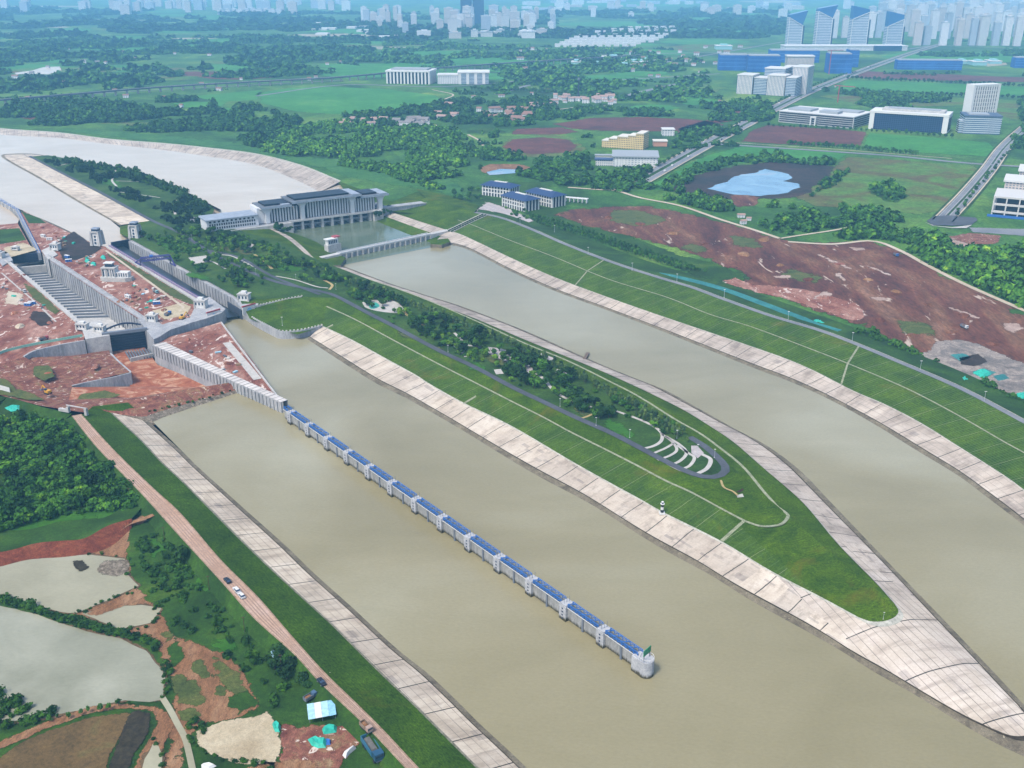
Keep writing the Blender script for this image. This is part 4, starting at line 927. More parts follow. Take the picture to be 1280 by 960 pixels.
for i in range(n):
    u0, u1 = ul(366 + i * 97 / n) + 1.65, ul(366 + (i + 1) * 97 / n) - 1.65
    MB().box(u0, u1, 6, 7, 3.4, 10.9).build('gate_leaf', m_cdark, sl); MB().box(u0, u1, 1.5, 4.5, 4.6, 6.2).build('gate_beam', m_cw, sl)
h0 = 13.02
HL, HR = ul(327), ul(480)
MB().box(ul(340), ul(472), 5, 32, h0, 35).build('hall', m_cdark, sl)
MB().box(HL, ul(340) - .05, 3, 30, h0, 32).build('end_hall', m_fac, sl)
k = 0
u = ul(343)
while u < ul(472):
    if not any(abs(u - ul(c)) < 5 for c in (380, 441)):
        MB().box(u, u + 1.7, 2.6, 4.9, h0, 33.5 if ul(378) < u < ul(444) else 30).build('fin', m_fac, sl)
    u += 3.6; k += 1
def flare(px, top):
    c = ul(px); mb = MB(); mb.box(c - 2.6, c + 2.6, -1.2, 4.8, h0, top - 9)
    k = len(mb.v)
    for z, w in ((top - 9, 2.6), (top - 5, 3.4), (top - 2, 5.6), (top, 9)):
        mb.v += [(c - w, -1.2, z), (c + w, -1.2, z), (c + w, 4.8, z), (c - w, 4.8, z)]
    for r in range(3):
        for j in range(4): j2 = (j + 1) % 4; mb.f.append((k + 4*r + j, k + 4*r + j2, k + 4*(r+1) + j2, k + 4*(r+1) + j))
    mb.f.append((k + 12, k + 13, k + 14, k + 15)); mb.build('flared_column', m_fac, sl)
for px, top in ((338, 31.5), (379.5, 35), (441, 35), (477, 31.5)): flare(px, top)
def roof(u0, u1, v0, v1, z, th=1.8, nm='canopy'):
    r = MB().box(u0, u1, v0, v1, z, z + th).build(nm, m_canopy, sl)
    MB().box(u0 - .3, u1 + .3, v0 - .35, v0 - .05, z - .5, z + th + .4).build('canopy_edge', m_canopyl, r)
    MB().box(u0 + 6, u1 - 14, v0 + 8, v1 - 5, z + th + .02, z + th + 2.2).build('roof_screen', m_cdark, r)
    MB().box(u1 - 12, u1 - 1, v0 + 2, v1 - 2, z + th + .02, z + th + .9).build('roof_slab', m_canopyl, r)
roof(ul(366), ul(451), -6, 36, 35.1); roof(ul(331), ul(366) - .1, -4, 34, 31.6); roof(ul(451) + .1, ul(487), -4, 34, 31.6)
# low wing to the left
wl, wr = ul(268), ul(326)
wg_ = MB().box(wl, wr, -4, 24, 12.5, 25).build('wing_wall', m_fac, sl); MB().box(wl - 1.5, wr, -5.5, 26, 25.02, 26.6).build('wing_roof', m_canopyl, sl)
for i in range(20):
    u = wl + 3 + i * (wr - wl - 6) / 20
    for z in (14.5, 18.6): MB().box(u, u + 1.7, -4.2, -4.02, z, z + 2.6).build('window', m_cdark, wg_)
for i in range(11): u = wl + 3 + i * (wr - wl - 6) / 11; MB().box(u, u + 2.6, -4.25, -4.02, 22.4, 24.3).build('upper_window', m_cdark, wg_)
MB().box(ul(262), U0 - 2.1, -14, 26, 7, 12.4).build('platform', m_cw, sl)
MB().box(ul(290), U0 - 2.1, -15.2, -14.02, -1, 13.6).build('retaining_wall', m_cw2, sl)
MB().box(ul(466), ul(540), 4, 20, -1, 12.6).build('approach_bridge', m_cw, sl); MB().box(ul(466), ul(540), 3.2, 3.98, 12.6, 13.8).build('parapet', m_cw2, sl)
MB().box(ul(466), ul(478), -6, 3.1, -2, 13.4).build('retaining_wall', m_cw2, sl)
MB().box(ul(256), ul(492), 26.02, 46, 6, 12.2).build('rear_platform', m_asph2, sl)
ribbon('road', [(236, 272), (255, 278), (285, 283)], 12.8, 14, m_asph2)['kind'] = 'structure'

# ---- low road bridge over the tail of the sluice
o, rz, Lb = frame((425, 317.5), (539, 293), 6.5)
br = thing('service_bridge', 'low white multi span service bridge across the canal below the sluice hall', 'bridge', (o.x, o.y, 0), rz)
MB().box(0, Lb, 0, 7, 5.2, 6.5).build('deck', m_cw2, br)
n = 17
for i in range(n + 1): u = 1 + i * (Lb - 2) / n; MB().box(u - .8, u + .8, -.8, 7.6, -3, 5.18).build('pier', m_cw2, br)
for i in range(n): u = 1 + i * (Lb - 2) / n; MB().box(u + .9, u + (Lb - 2) / n - .9, 1.2, 2, -.5, 5.1).build('gate_leaf', m_cw, br)
for v in (.1, 6.7): MB().box(0, Lb, v, v + .3, 6.52, 7.7).build('parapet', m_fac, br)
MB().box(-24, -.05, -.3, 7.3, -1, 6.5).build('abutment', m_cw2, br); MB().box(Lb + .05, Lb + 30, -.3, 7.3, -1, 6.5).build('abutment', m_cw2, br)
for sx, ct in ((0, 0),):
    pass
bt = thing('bridge_house', 'small white bridge house with red roof edge at left end of service bridge', 'gatehouse', P(416, 307, 6.6), rz)
MB().box(-9, 9, -4, 4, -9, 2).build('base', m_cw2, bt); MB().box(-8, 6, -3, 3, 2.02, 8).build('wall', m_wht, bt); MB().box(-9.5, 5, -4, 4, 8.02, 9).build('roof', m_wht, bt); MB().box(2, 9.5, -2, 5, 9.02, 10.4).build('red_roof', m_roofr, bt)
for i in range(5): MB().box(-7 + i * 2.4, -5.6 + i * 2.4, -3.15, -3.02, 3.4, 7).build('window', m_glass, bt)
for q, z in (([(538, 300), (560, 298), (563, 302), (552, 306), (538, 305)], 1.2), ([(396, 322), (420, 316), (432, 322), (426, 331), (405, 333)], 1.2)):
    ab = pl(q, 4.2); struct(tin('bank_grass', ab, m_bank_plain)); mb = MB(); 
    for p0, p1 in zip(ab, ab[1:] + ab[:1]): mb.quad(p0, p1, (p1.x, p1.y, -1), (p0.x, p0.y, -1))
    struct(mb.build('bank_toe', m_wet))
# ---- twin flight of steps up the right bank
st = thing('stairway', 'twin concrete stair flights with clipped hedges climbing the grass bank by blue roofed halls', 'stairway', P(575, 282, 8))
for off in (-4.5, 0, 4.5):
    a, b = rel(st, P(562, 289, 6)), rel(st, P(606, 268, 13)); d = b - a; n_ = Vector((-d.y, d.x, 0)).normalized() * off
    mb = MB(); steps = 18
    for k in range(steps): p = a.lerp(b, k / steps) + n_; q2_ = a.lerp(b, (k + 1) / steps) + n_; mb.bar(Vector((p.x, p.y, q2_.z - .3)), Vector((q2_.x, q2_.y, q2_.z - .3)), 1.5, 1.4)
    mb.build('stair_flight', m_white, st)
mh = M('clipped_hedge', [(.3, '#16321a'), (.7, '#2b5128')], .5, fine=.5, fscale=1.0)
for off in (-2.2, 2.2):
    a, b = rel(st, P(562, 289, 6.6)), rel(st, P(606, 268, 13.6)); d = b - a; n_ = Vector((-d.y, d.x, 0)).normalized() * off
    mb = MB()
    for k in range(0, 14): p = a.lerp(b, (k + .15) / 14) + n_; q2_ = a.lerp(b, (k + .8) / 14) + n_; mb.bar(p, q2_, 1.8, 1.6)
    mb.build('hedge', mh, st)

# ---------------------------------------------------------------- park details on the island
z1 = 12.62
patch('plaza', [(603, 433), (625, 435), (650, 443), (668, 462), (660, 466), (645, 457), (625, 449), (612, 443)], z1, m_plaza, .6, 4)
patch('plaza', [(452, 378), (466, 375), (492, 376), (505, 386), (500, 391), (478, 390), (458, 385)], z1, m_white, .4, 4, 40)
patch('play_pool', [(459, 379), (470, 378), (474, 383), (464, 386)], z1 + .12, flat('turquoise_play_floor', '#3fa99a', .4), 0, 4, 24)
patch('plaza', [(617, 462), (626, 461), (630, 467), (620, 468)], z1, m_white, .2, 3)
patch('plaza', [(696, 461), (712, 466), (706, 470), (694, 466)], z1, m_white, .2, 3)
patch('plaza', [(676, 441), (694, 448), (690, 452), (676, 447)], z1, m_plaza, .2, 3)
m_och = M('ochre_path', [(.3, '#a5925f'), (.7, '#bda877')], .3)
for ps, ww_, mm in (([(504, 388), (512, 397), (524, 404), (536, 409)], 2.2, m_och), ([(667, 464), (680, 474), (692, 488), (706, 497), (722, 503), (735, 508)], 2.6, m_white),
    ([(568, 416), (576, 424), (584, 431), (604, 434)], 2.4, m_white), ([(568, 432), (578, 441), (582, 446)], 2.2, m_white), ([(735, 508), (760, 511), (788, 520), (812, 530), (826, 540), (827, 550), (818, 557), (803, 561)], 2.4, m_white),
    ([(828, 543), (840, 552), (846, 562), (838, 569), (822, 575)], 2.0, m_white), ([(832, 545), (850, 556), (858, 566), (850, 576), (836, 582)], 2.2, m_white), ([(818, 566), (832, 560), (842, 554)], 2.0, m_white),
    ([(846, 556), (860, 566), (868, 572), (862, 582), (850, 587)], 2.2, m_white), ([(876, 567), (888, 574), (884, 585), (872, 592)], 2.8, m_white), ([(800, 561), (822, 573), (848, 587), (872, 594)], 1.6, m_white),
    ([(901, 600), (905, 609), (916, 614), (922, 619)], 1.4, m_och), ([(722, 524), (735, 520), (748, 514)], 2.0, m_och),
    ([(146, 233), (140, 225), (146, 216), (143, 212)], 3, m_white), ([(219, 268), (218, 260), (222, 254), (219, 250)], 3, m_white), ([(70, 208), (90, 204), (120, 206), (140, 213)], 2.4, m_white), ([(145, 226), (175, 227)], 2, m_white), ([(150, 240), (180, 244), (200, 247)], 2, m_white), ([(224, 258), (250, 262)], 2, m_white),
    ([(268, 318), (290, 320), (310, 330), (320, 334)], 2.6, m_white), ([(318, 318), (330, 326), (340, 336)], 3, m_och), ([(345, 345), (370, 350), (395, 358), (410, 360)], 2, m_white), ([(405, 350), (415, 356), (412, 362)], 2.6, m_och), ([(240, 328), (262, 326), (282, 336)], 2, m_white)):
    struct(ribbon('path', ps, z1 + .06, ww_, mm, 40))
patch('plaza', [(864, 557), (872, 557), (880, 566), (872, 573), (864, 566)], z1 + .1, m_plaza, .2, 3)
patch('plaza', [(235, 322), (258, 319), (262, 327), (242, 330)], z1, m_white, .5, 3); patch('plaza', [(302, 300), (318, 306), (314, 310), (300, 304)], z1, m_white, .5, 3)
patch('flower_bed', [(906, 597), (918, 600), (930, 612), (924, 616), (912, 611)], 11.6, M('dark_flower_bed', [(.3, '#33201c'), (.6, '#4a2a20'), (.8, '#35401f')], .5, fine=.5), .3, 3)
patch('plaza', [(920, 618), (928, 617), (930, 621), (922, 622)], 11.4, m_white)
patch('plaza', [(595, 263), (610, 252), (640, 262), (668, 276), (650, 281), (620, 271)], 10.5, m_plaza, .6, 5)
for k in range(4):
    struct(ribbon('paving_strip', [(597 + 3 * k, 262 - 3.2 * k), (624 + 3 * k, 272 - 3.2 * k)], 10.8, 1.6, m_white, 8))
# beacon, lamps
bc = thing('beacon', 'black and white banded beacon tower on the grass edge above pale concrete bank', 'beacon', P(827.5, 641, 5.8))
MB().box(-1.6, 1.6, -1.6, 1.6, -.5, .5).build('base', m_wht, bc); m_blk = flat('black_paint', '#1d2124', .5)
for k in range(3): MB().cyl(0, 0, .52 + k * 1.8, .5 + (k + 1) * 1.8, 1.05 - .08 * k, .97 - .08 * k, 14).build('band', m_blk if k % 2 == 0 else m_wht, bc)
MB().cyl(0, 0, 5.92, 6.2, 1.3, 1.3, 14).build('gallery', m_wht, bc); MB().cyl(0, 0, 6.22, 7.3, .6, .6, 12).build('lantern', m_glass, bc); MB().cyl(0, 0, 7.32, 7.9, .8, .1, 12).build('cap', m_wht, bc)
def lamp(px, z, label, h=9, grp=None, proto=[None]):
    if proto[0] is None:
        t = thing('street_lamp', label, 'street lamp', P(*px, z)); proto[0] = t
        MB().cyl(0, 0, 0, 8.8, .16, .1, 8).build('pole', m_rail, t); MB().box(-.9, .9, -.35, .35, 8.82, 9.1).build('lamp_head', m_wht, t); MB().box(-.5, .5, -.5, .5, 0, .35).build('base', m_cw2, t)
    else: t = copy_tree(proto[0], loc=P(*px, z), label=label)
    t.scale = (h / 9,) * 3
    if grp: t['group'] = grp
    elif 'group' in t: del t['group']
    return t
lamp((353, 407), 7.6, 'white lamp post in grass yard inside the toothed lock wing wall', 8)
lamp((1104, 774), 5.8, 'small lamp post at rounded grass tip of the island', 4)
for q in [(693, 290), (650, 281), (735, 318), (790, 338), (846, 352), (905, 372), (985, 400), (1065, 427), (1150, 463), (1230, 502)]:
    lamp(q, 12.4, 'lamp post along the grey road on the right canal bank', 8, 'lamp posts on the right bank road')
for q in [(846, 548), (872, 566), (893, 572), (787, 547), (745, 532), (700, 508), (661, 466), (560, 440), (420, 362), (370, 350), (320, 343), (270, 322), (240, 300)]:
    lamp(q, 12.7, 'slim lamp post beside the dark island road', 6, 'lamp posts on the island road')

jt = thing('jetty', 'small dark jetty poking into the right channel from the island bank', 'jetty', P(733, 446, 0), R(75))
MB().box(-9, 7, -1.4, 1.4, 1.2, 1.6).build('deck', flat('weathered_planks', '#6a5a4c', .9), jt)
for x in (-3, 1, 5):
    for y in (-1.2, 1.2): MB().box(x - .2, x + .2, y - .2, y + .2, -2, 1.18).build('post', m_dark, jt)
# ---------------------------------------------------------------- buildings on the plain
def facade(name, wall, win, fz=3.6, cx=3.4, hz=.5, hx=.62, band=False):
    """window grid material for far facades, in the building's own coordinates"""
    m, nt, b = newmat(name, .6, .3); n = N(nt); v = n('ShaderNodeTexCoord').outputs['Object']; s = n('ShaderNodeSeparateXYZ'); n.set(s.inputs[0], v)
    fz_ = n.math('FRACT', n.math('DIVIDE', s.outputs[2], fz)); xy = n.math('ADD', s.outputs[0], s.outputs[1]); fx_ = n.math('FRACT', n.math('DIVIDE', xy, cx))
    a = n.math('LESS_THAN', fz_, hz); c = 1.0 if band else n.math('LESS_THAN', fx_, hx)
    nz = n('ShaderNodeSeparateXYZ'); n.set(nz.inputs[0], n('ShaderNodeNewGeometry').outputs['Normal'])
    side = n.math('LESS_THAN', n.math('ABSOLUTE', nz.outputs[2]), .5)
    mask = n.math('MULTIPLY', n.math('MULTIPLY', a, c), side)
    base = n.mix(1, lin(wall), n.ramp(n.noise(v, .08, 4), [(.3, (.85, .86, .88, 1)), (.7, (1.05, 1.05, 1.05, 1))]), 'MULTIPLY')
    n.set(b.inputs['Base Color'], n.mix(mask, base, lin(win))); n.set(b.inputs['Roughness'], n.math('SUBTRACT', .7, n.math('MULTIPLY', mask, .5)))
    return m
m_fc = [facade('tower_facade_pale', '#d7d3cd', '#7f8b99'), facade('tower_facade_warm', '#cfc3b8', '#77838f', 3.2, 4.2), facade('tower_facade_grey', '#b4bcc4', '#6d7a8a', 3.4, 2.8), facade('tower_facade_white', '#e0dfdd', '#8d98a3', 3.2, 5.0)]
m_band = facade('banded_facade', '#b8c2c8', '#46607a', 3.8, 3, .5, band=True)
m_net = M('blue_safety_netting', [(.3, '#1d4f95'), (.6, '#2a66b2'), (.8, '#3b7ac2')], .03, fine=.3, fscale=.3, kind='obj')
m_rf = flat('flat_roof_grey', '#9aa0a4', .8); m_rfw = flat('flat_roof_white', '#d0d0cc', .8); m_rfb = flat('dark_blue_roof', '#2b3f66', .5); m_yel = facade('yellow_school_facade', '#d6bd86', '#6f6a62', 3.4, 3.2, .45, .55)
m_navy = facade('navy_glass_facade', '#2e4468', '#1b2b4a', 3.6, 4, .8, .8); m_cream = flat('cream_wall', '#d8d2c4', .75)
def base_frame(pa, pb, z=8.2): return frame(pa, pb, z)

# striped office block
o, rz, L = base_frame((973, 152.5), (1066, 161)); k = mpp(1000, 156)
b = thing('office_block', 'long pale office block with horizontal glass bands beside dual road', 'office building', o, rz)
D = 105; Hh = 22
MB().box(0, L, 0, D, 0, Hh).build('wall', m_cw2, b)
for i in range(5):
    MB().box(1.5, L - 1.5, -.5, -.05, 2.2 + i * 4.1, 4.4 + i * 4.1).build('window_band', m_cdark, b)
    MB().box(L + .05, L + .5, 2, D - 2, 2.2 + i * 4.1, 4.4 + i * 4.1).build('window_band', m_cdark, b)
MB().box(-1, L + 1, -1, D + 1, Hh + .02, Hh + 1.4).build('parapet', m_rfw, b)
for u0, u1, v0, v1, h in ((10, 60, 20, 60, 4), (80, 120, 15, 40, 5), (100, L - 12, 55, 90, 3)): MB().box(u0, u1, v0, v1, Hh + 1.42, Hh + 1.4 + h).build('roof_plant', m_rf, b)
for u in (L * .44, L * .5): MB().box(u, u + 2.4, -5, -.6, 0, 15).build('portal_post', m_wht, b)
MB().box(L * .44, L * .5 + 2.4, -5, -.6, 15.02, 17).build('portal_beam', m_wht, b)
# white framed dark glass block
o, rz, L = base_frame((1085, 161), (1183, 167.5)); b = thing('glass_hall', 'wide white framed hall with one dark blue glass front beside green field', 'office building', o, rz); Hh, D = 36, 60
MB().box(9, L - 10, 1.5, D, 0, Hh - 4.05).build('glass_front', m_navy, b); MB().box(0, 8.95, 0, D, 0, Hh - 4.05).build('side_wall', m_wht, b); MB().box(L - 9.95, L, 0, D, 0, Hh - 4.05).build('side_wall', m_wht, b)
MB().box(-.5, L + .5, -.5, D + .5, Hh - 4, Hh).build('roof', m_wht, b); MB().box(20, L - 10, 14, D - 10, Hh + .02, Hh + 4).build('roof_plant', m_cw2, b); MB().box(30, L - 20, 18, D - 14, Hh + 4.02, Hh + 5).build('roof_deck', m_rf, b)
for i in range(8): MB().box(L + .05, L + .3, 4 + i * 7, 8 + i * 7, 3, 28).build('side_window', m_cdark, b)
# slab tower and podium
o, rz, L = base_frame((1215, 158), (1251, 156)); b = thing('slab_tower', 'white gridded slab tower rising behind a blue grey podium at the road corner', 'tower', o, rz)
k = mpp(1235, 158); Hh = 47 * k / .985
MB().box(0, 37 * k, 10, 30, 0, Hh).build('tower', m_cdark, b)
for i in range(11): u = i * (37 * k - 2.4) / 10; MB().box(u, u + 2.4, 8, 9.95, 0, Hh).build('fin', m_wht, b)
for i in range(10): z = Hh * (i + 1) / 10; MB().box(0, 37 * k, 8.8, 9.93, z - 2.2, z - .9).build('floor_band', m_wht, b)
MB().box(37 * k + .05, 37 * k + 3, 8, 31, 0, Hh).build('end_wall', m_wht, b); MB().box(-3, -.05, 8, 31, 0, Hh).build('end_wall', m_wht, b); MB().box(-3, 37 * k + 3, 8, 31, Hh + .02, Hh + 3).build('roof', m_wht, b)
o2, rz2, L2 = base_frame((1203, 167), (1234, 168)); p_ = thing('podium_block', 'blue grey podium with flat roof standing before the white slab tower', 'office building', o2, rz2)
MB().box(0, L2 + 22, 0, 55, 0, 33).build('wall', m_band, p_); MB().box(-1, L2 + 23, -1, 56, 33.02, 35).build('roof', flat('slate_roof', '#4c5d75', .6), p_); MB().box(8, L2, 8, 40, 35.02, 37).build('roof_deck', m_rf, p_); MB().box(-8, -.05, 4, 30, 0, 24).build('side_block', m_band, p_)
# stepped white complex
o, rz, L = base_frame((920, 117), (993, 121)); b = thing('campus_block', 'stepped white campus building with pale roofs and vertical louvres beside dual road', 'office building', o, rz); k = mpp(955, 119)
m_louv = facade('louvre_facade', '#dcd6cc', '#6f7f92', 60, 3.6, 1, .45)
for u0, u1, v0, v1, h in ((0, 20, 0, 60, 46), (21, 37, 6, 60, 40), (38, 60, 2, 60, 48), (61, 73, 4, 60, 44), (26, 52, 62, 120, 60), (62, 80, 62, 130, 66), (44, 58, 122, 150, 62)):
    MB().box(u0 * k, u1 * k, v0, v1, 0, h).build('wall', m_louv if u0 in (0, 38, 62) else m_band, b); MB().box(u0 * k - 1, u1 * k + 1, v0 - 1, v1 + 1, h + .02, h + 2).build('roof', m_rfw, b)
# netted blocks under construction
for i, (x, y, wpx, hpx, d, lab) in enumerate([(898, 88, 36, 18, 50, 'leftmost of the netted blue blocks beyond the white campus building'), (934, 90, 40, 19, 60, 'netted blue block directly behind the white campus building'), (962, 78, 60, 14, 60, 'long low netted blue block behind the others under the four towers'), (1035, 92, 28, 23, 70, 'netted blue block with crane mast beside dual road'), (1060, 84, 12, 20, 60, 'narrow netted blue block nearest the dual road'), (1121, 87, 78, 11, 40, 'long low netted blue building right of dual road'), (1268, 85, 20, 12, 40, 'small netted blue building at right edge near brown field')]):
    k = mpp(x, y); t = thing('netted_block', lab, 'building site', P(x, y, 8.1), R(-6)); hh = hpx * k
    MB().box(0, wpx * k, 0, d, 0, hh).build('netting', m_net, t); MB().box(3, wpx * k - 3, 3, d - 3, hh + .02, hh + 3).build('roof', m_rf, t)
    for j in range(3): MB().box(-.6, wpx * k + .6, -.6, -.05, hh * (j + 1) / 4, hh * (j + 1) / 4 + 1).build('scaffold_band', flat('pale_blue_band', '#4f8acb', .6) if j == 0 and i == 0 else bpy.data.materials['pale_blue_band'], t)
k = mpp(1000, 84); t = thing('concrete_block', 'bare concrete block among the blue netted buildings', 'building site', P(983, 87, 8.1), R(-6)); MB().box(0, 32 * k, 0, 50, 0, 15 * k).build('wall', m_fc[1], t); MB().box(-2, 32 * k + 2, -2, 52, 15 * k + .02, 15 * k + 3).build('roof', m_rfw, t)
# colonnaded hall and its neighbour
o, rz, L = base_frame((483, 104.5), (537, 105.5)); k = mpp(510, 105); b = thing('colonnade_hall', 'white colonnaded hall with dark tall windows beyond the bright green field', 'public building', o, rz)
MB().box(0, L, 3, 80, 0, 16 * k - 4.05).build('wall', m_cdark, b); MB().box(-2, L + 2, -1, 82, 16 * k - 4, 16 * k).build('roof', m_wht, b)
for i in range(13): u = i * (L - 4) / 12; MB().box(u, u + 4.6, 0, 2.95, 0, 16 * k - 4.1).build('column', m_wht, b)
for i in range(6): MB().box(L + .05, L + 2, 2 + i * 13, 9 + i * 13, 0, 16 * k - 4.1).build('side_pier', m_wht, b)
MB().box(10, L - 10, 15, 65, 16 * k + .02, 16 * k + 4).build('roof_plant', m_rf, b)
b = thing('white_block', 'white banded block with tall centre right of the colonnaded hall', 'public building', P(547, 105, 8.1), R(1)); MB().box(0, 26 * k, 0, 50, 0, 10 * k).build('wing', m_fc[3], b); MB().box(26 * k + .05, 64 * k, -5, 60, 0, 13 * k).build('wall', m_band, b); MB().box(25 * k, 65 * k, -7, 62, 13 * k + .02, 13 * k + 4).build('roof', m_wht, b); MB().box(-1, 25.9 * k, -1, 51, 10 * k + .02, 10 * k + 3).build('wing_roof', m_rfw, b)
for u in (26.2, 36, 46, 56): MB().box(u * k, u * k + 8, -6, -5.05, 0, 13 * k).build('pier', m_wht, b)
# yellow school and low hall
o, rz, L = base_frame((752, 184), (805, 187.5)); k = mpp(780, 186); b = thing('yellow_school', 'yellow stepped school building among trees beside brown fields', 'school', o, rz)
for u0, u1, h, d in ((0, 9, 8, 26), (9.1, 20, 11, 28), (20.1, 34, 14, 30), (34.1, 44, 16, 30), (44.1, 54, 19, 34)): MB().box(u0 * k, u1 * k, 0, d, 0, h * k).build('wall', m_yel, b); MB().box(u0 * k, u1 * k - .1, -.8, d + .8, h * k + .02, h * k + 1.6).build('roof', m_cream, b)
t = thing('salmon_block', 'small salmon coloured block right of the yellow school', 'building', P(817, 183, 8.1), R(-2)); MB().box(0, 17 * k, 0, 20, 0, 6 * k).build('wall', flat('salmon_wall', '#c99276', .8), t); MB().box(-1, 17 * k + 1, -1, 21, 6 * k + .02, 6 * k + 1.4).build('roof', m_cream, t)
t = thing('white_block', 'small white block behind and right of the yellow school', 'building', P(828, 170, 8.1), R(-2)); MB().box(0, 16 * k, 0, 25, 0, 8 * k).build('wall', m_fc[3], t); MB().box(-1, 16 * k + 1, -1, 26, 8 * k + .02, 8 * k + 1.4).build('roof', m_rfw, t)
o, rz, L = base_frame((766, 208), (822, 209)); b = thing('low_hall', 'low white hall with grey flat roof below the yellow school', 'hall', o, rz); MB().box(0, L, 0, 60, 0, 15).build('wall', m_fc[3], b); MB().box(-2, L + 2, -2, 62, 15.02, 17).build('roof', m_rf, b); MB().box(-28, -.1, 4, 22, 0, 9).build('annex', m_fc[0], b); MB().box(-30, -.1, 3, 23, 9.02, 10.4).build('annex_roof', m_rfb, b)
for i in range(12): MB().box(4 + i * L / 12.5, 6.4 + i * L / 12.5, -.35, -.05, 2, 13).build('pilaster', m_wht, b)
t = thing('low_shed', 'long narrow white shed left of the low grey roofed hall', 'shed', P(744, 199, 8.1), R(-4)); MB().box(0, 40, 0, 10, 0, 6).build('wall', m_cream, t); MB().box(-1, 41, -1, 11, 6.02, 7.2).build('roof', m_rf, t)
# three blue roofed halls by the stairs
def blue_hall(pa, pb, lab, D=24, h=13):
    o, rz, L = frame(pa, pb, 9.5); t = thing('blue_roof_hall', lab, 'hall', o, rz, 'dark blue roofed halls by the dike')
    MB().box(0, L, 0, D, -2, h).build('wall', m_cdark, t)
    n = int(L / 5)
    for i in range(n + 1): u = i * (L - 1.6) / n; MB().box(u, u + 1.9, -1, -.05, -2, h).build('column', m_wht, t)
    for i in range(5): MB().box(L + .05, L + 1, i * (D - 1.6) / 4, i * (D - 1.6) / 4 + 1.8, -2, h).build('column', m_wht, t)
    for z in (3.4, 8.4): MB().box(.1, L - .1, -.8, -.07, z, z + 1.2).build('floor_band', m_wht, t)
    k_ = MB(); k_.v += [(-3, -3, h), (L + 3, -3, h), (L + 3, D + 3, h), (-3, D + 3, h), (5, D * .4, h + 4.5), (L - 5, D * .4, h + 4.5), (L - 5, D * .6, h + 4.5), (5, D * .6, h + 4.5)]
    k_.f += [(0, 1, 5, 4), (1, 2, 6, 5), (2, 3, 7, 6), (3, 0, 4, 7), (4, 5, 6, 7), (3, 2, 1, 0)]; hr_ = k_.build('roof', m_rfb, t)
    MB().box(L * .3, L * .75, D * .42, D * .58, h + 4.55, h + 5.4).build('skylight', m_rfw, hr_)
blue_hall((603, 242.5), (637, 247), 'rearmost left hall with dark blue hipped roof by the dike'); blue_hall((628, 256), (656, 263.5), 'front hall with dark blue hipped roof nearest the dike road'); blue_hall((658, 251), (690, 258.5), 'right hand hall with dark blue hipped roof beside the plantation')
t = thing('colonnade', 'low white colonnade right of the blue roofed halls', 'colonnade', P(696, 251, 9), R(-22))
MB().box(0, 44, 0, 6, 5, 6).build('roof', m_wht, t)
for i in range(8): MB().box(i * 6, i * 6 + .9, 0, 6, 0, 4.98).build('post', m_wht, t)
# white concrete frame at the right edge
o, rz, L = base_frame((1238, 270), (1290, 275)); b = thing('unfinished_building', 'unfinished white concrete frame building with blue base hoarding at right edge', 'building site', o, rz); k = mpp(1260, 272)
m_shell = flat('raw_concrete_frame', '#c9c7c3', .85)
for f_ in range(3):
    MB().box(0, L + 90, 0, 60, 5 + f_ * 9.5, 7 + f_ * 9.5).build('slab', m_shell, b)
    for i in range(9): MB().box(i * 15, i * 15 + 1.6, .2, 1.8, (7 + (f_ - 1) * 9.5 + .02) if f_ else 0, 5 + f_ * 9.5 - .02).build('column', m_shell, b)
MB().box(4, L + 88, 5, 56, 0, 23.9).build('core', m_cdark, b)
MB().box(-4, L + 92, -4, -2.5, 0, 3).build('hoarding', m_blue, b)
for u0, v0, h in ((8, 66, 34), (22, 120, 40), (40, 170, 46)): MB().box(u0, L + 90, v0, v0 + 46, 0, h).build('rear_wing', m_fc[1], b); MB().box(u0 - 2, L + 92, v0 - 2, v0 + 48, h + .02, h + 2.4).build('rear_roof', m_rfw, b)
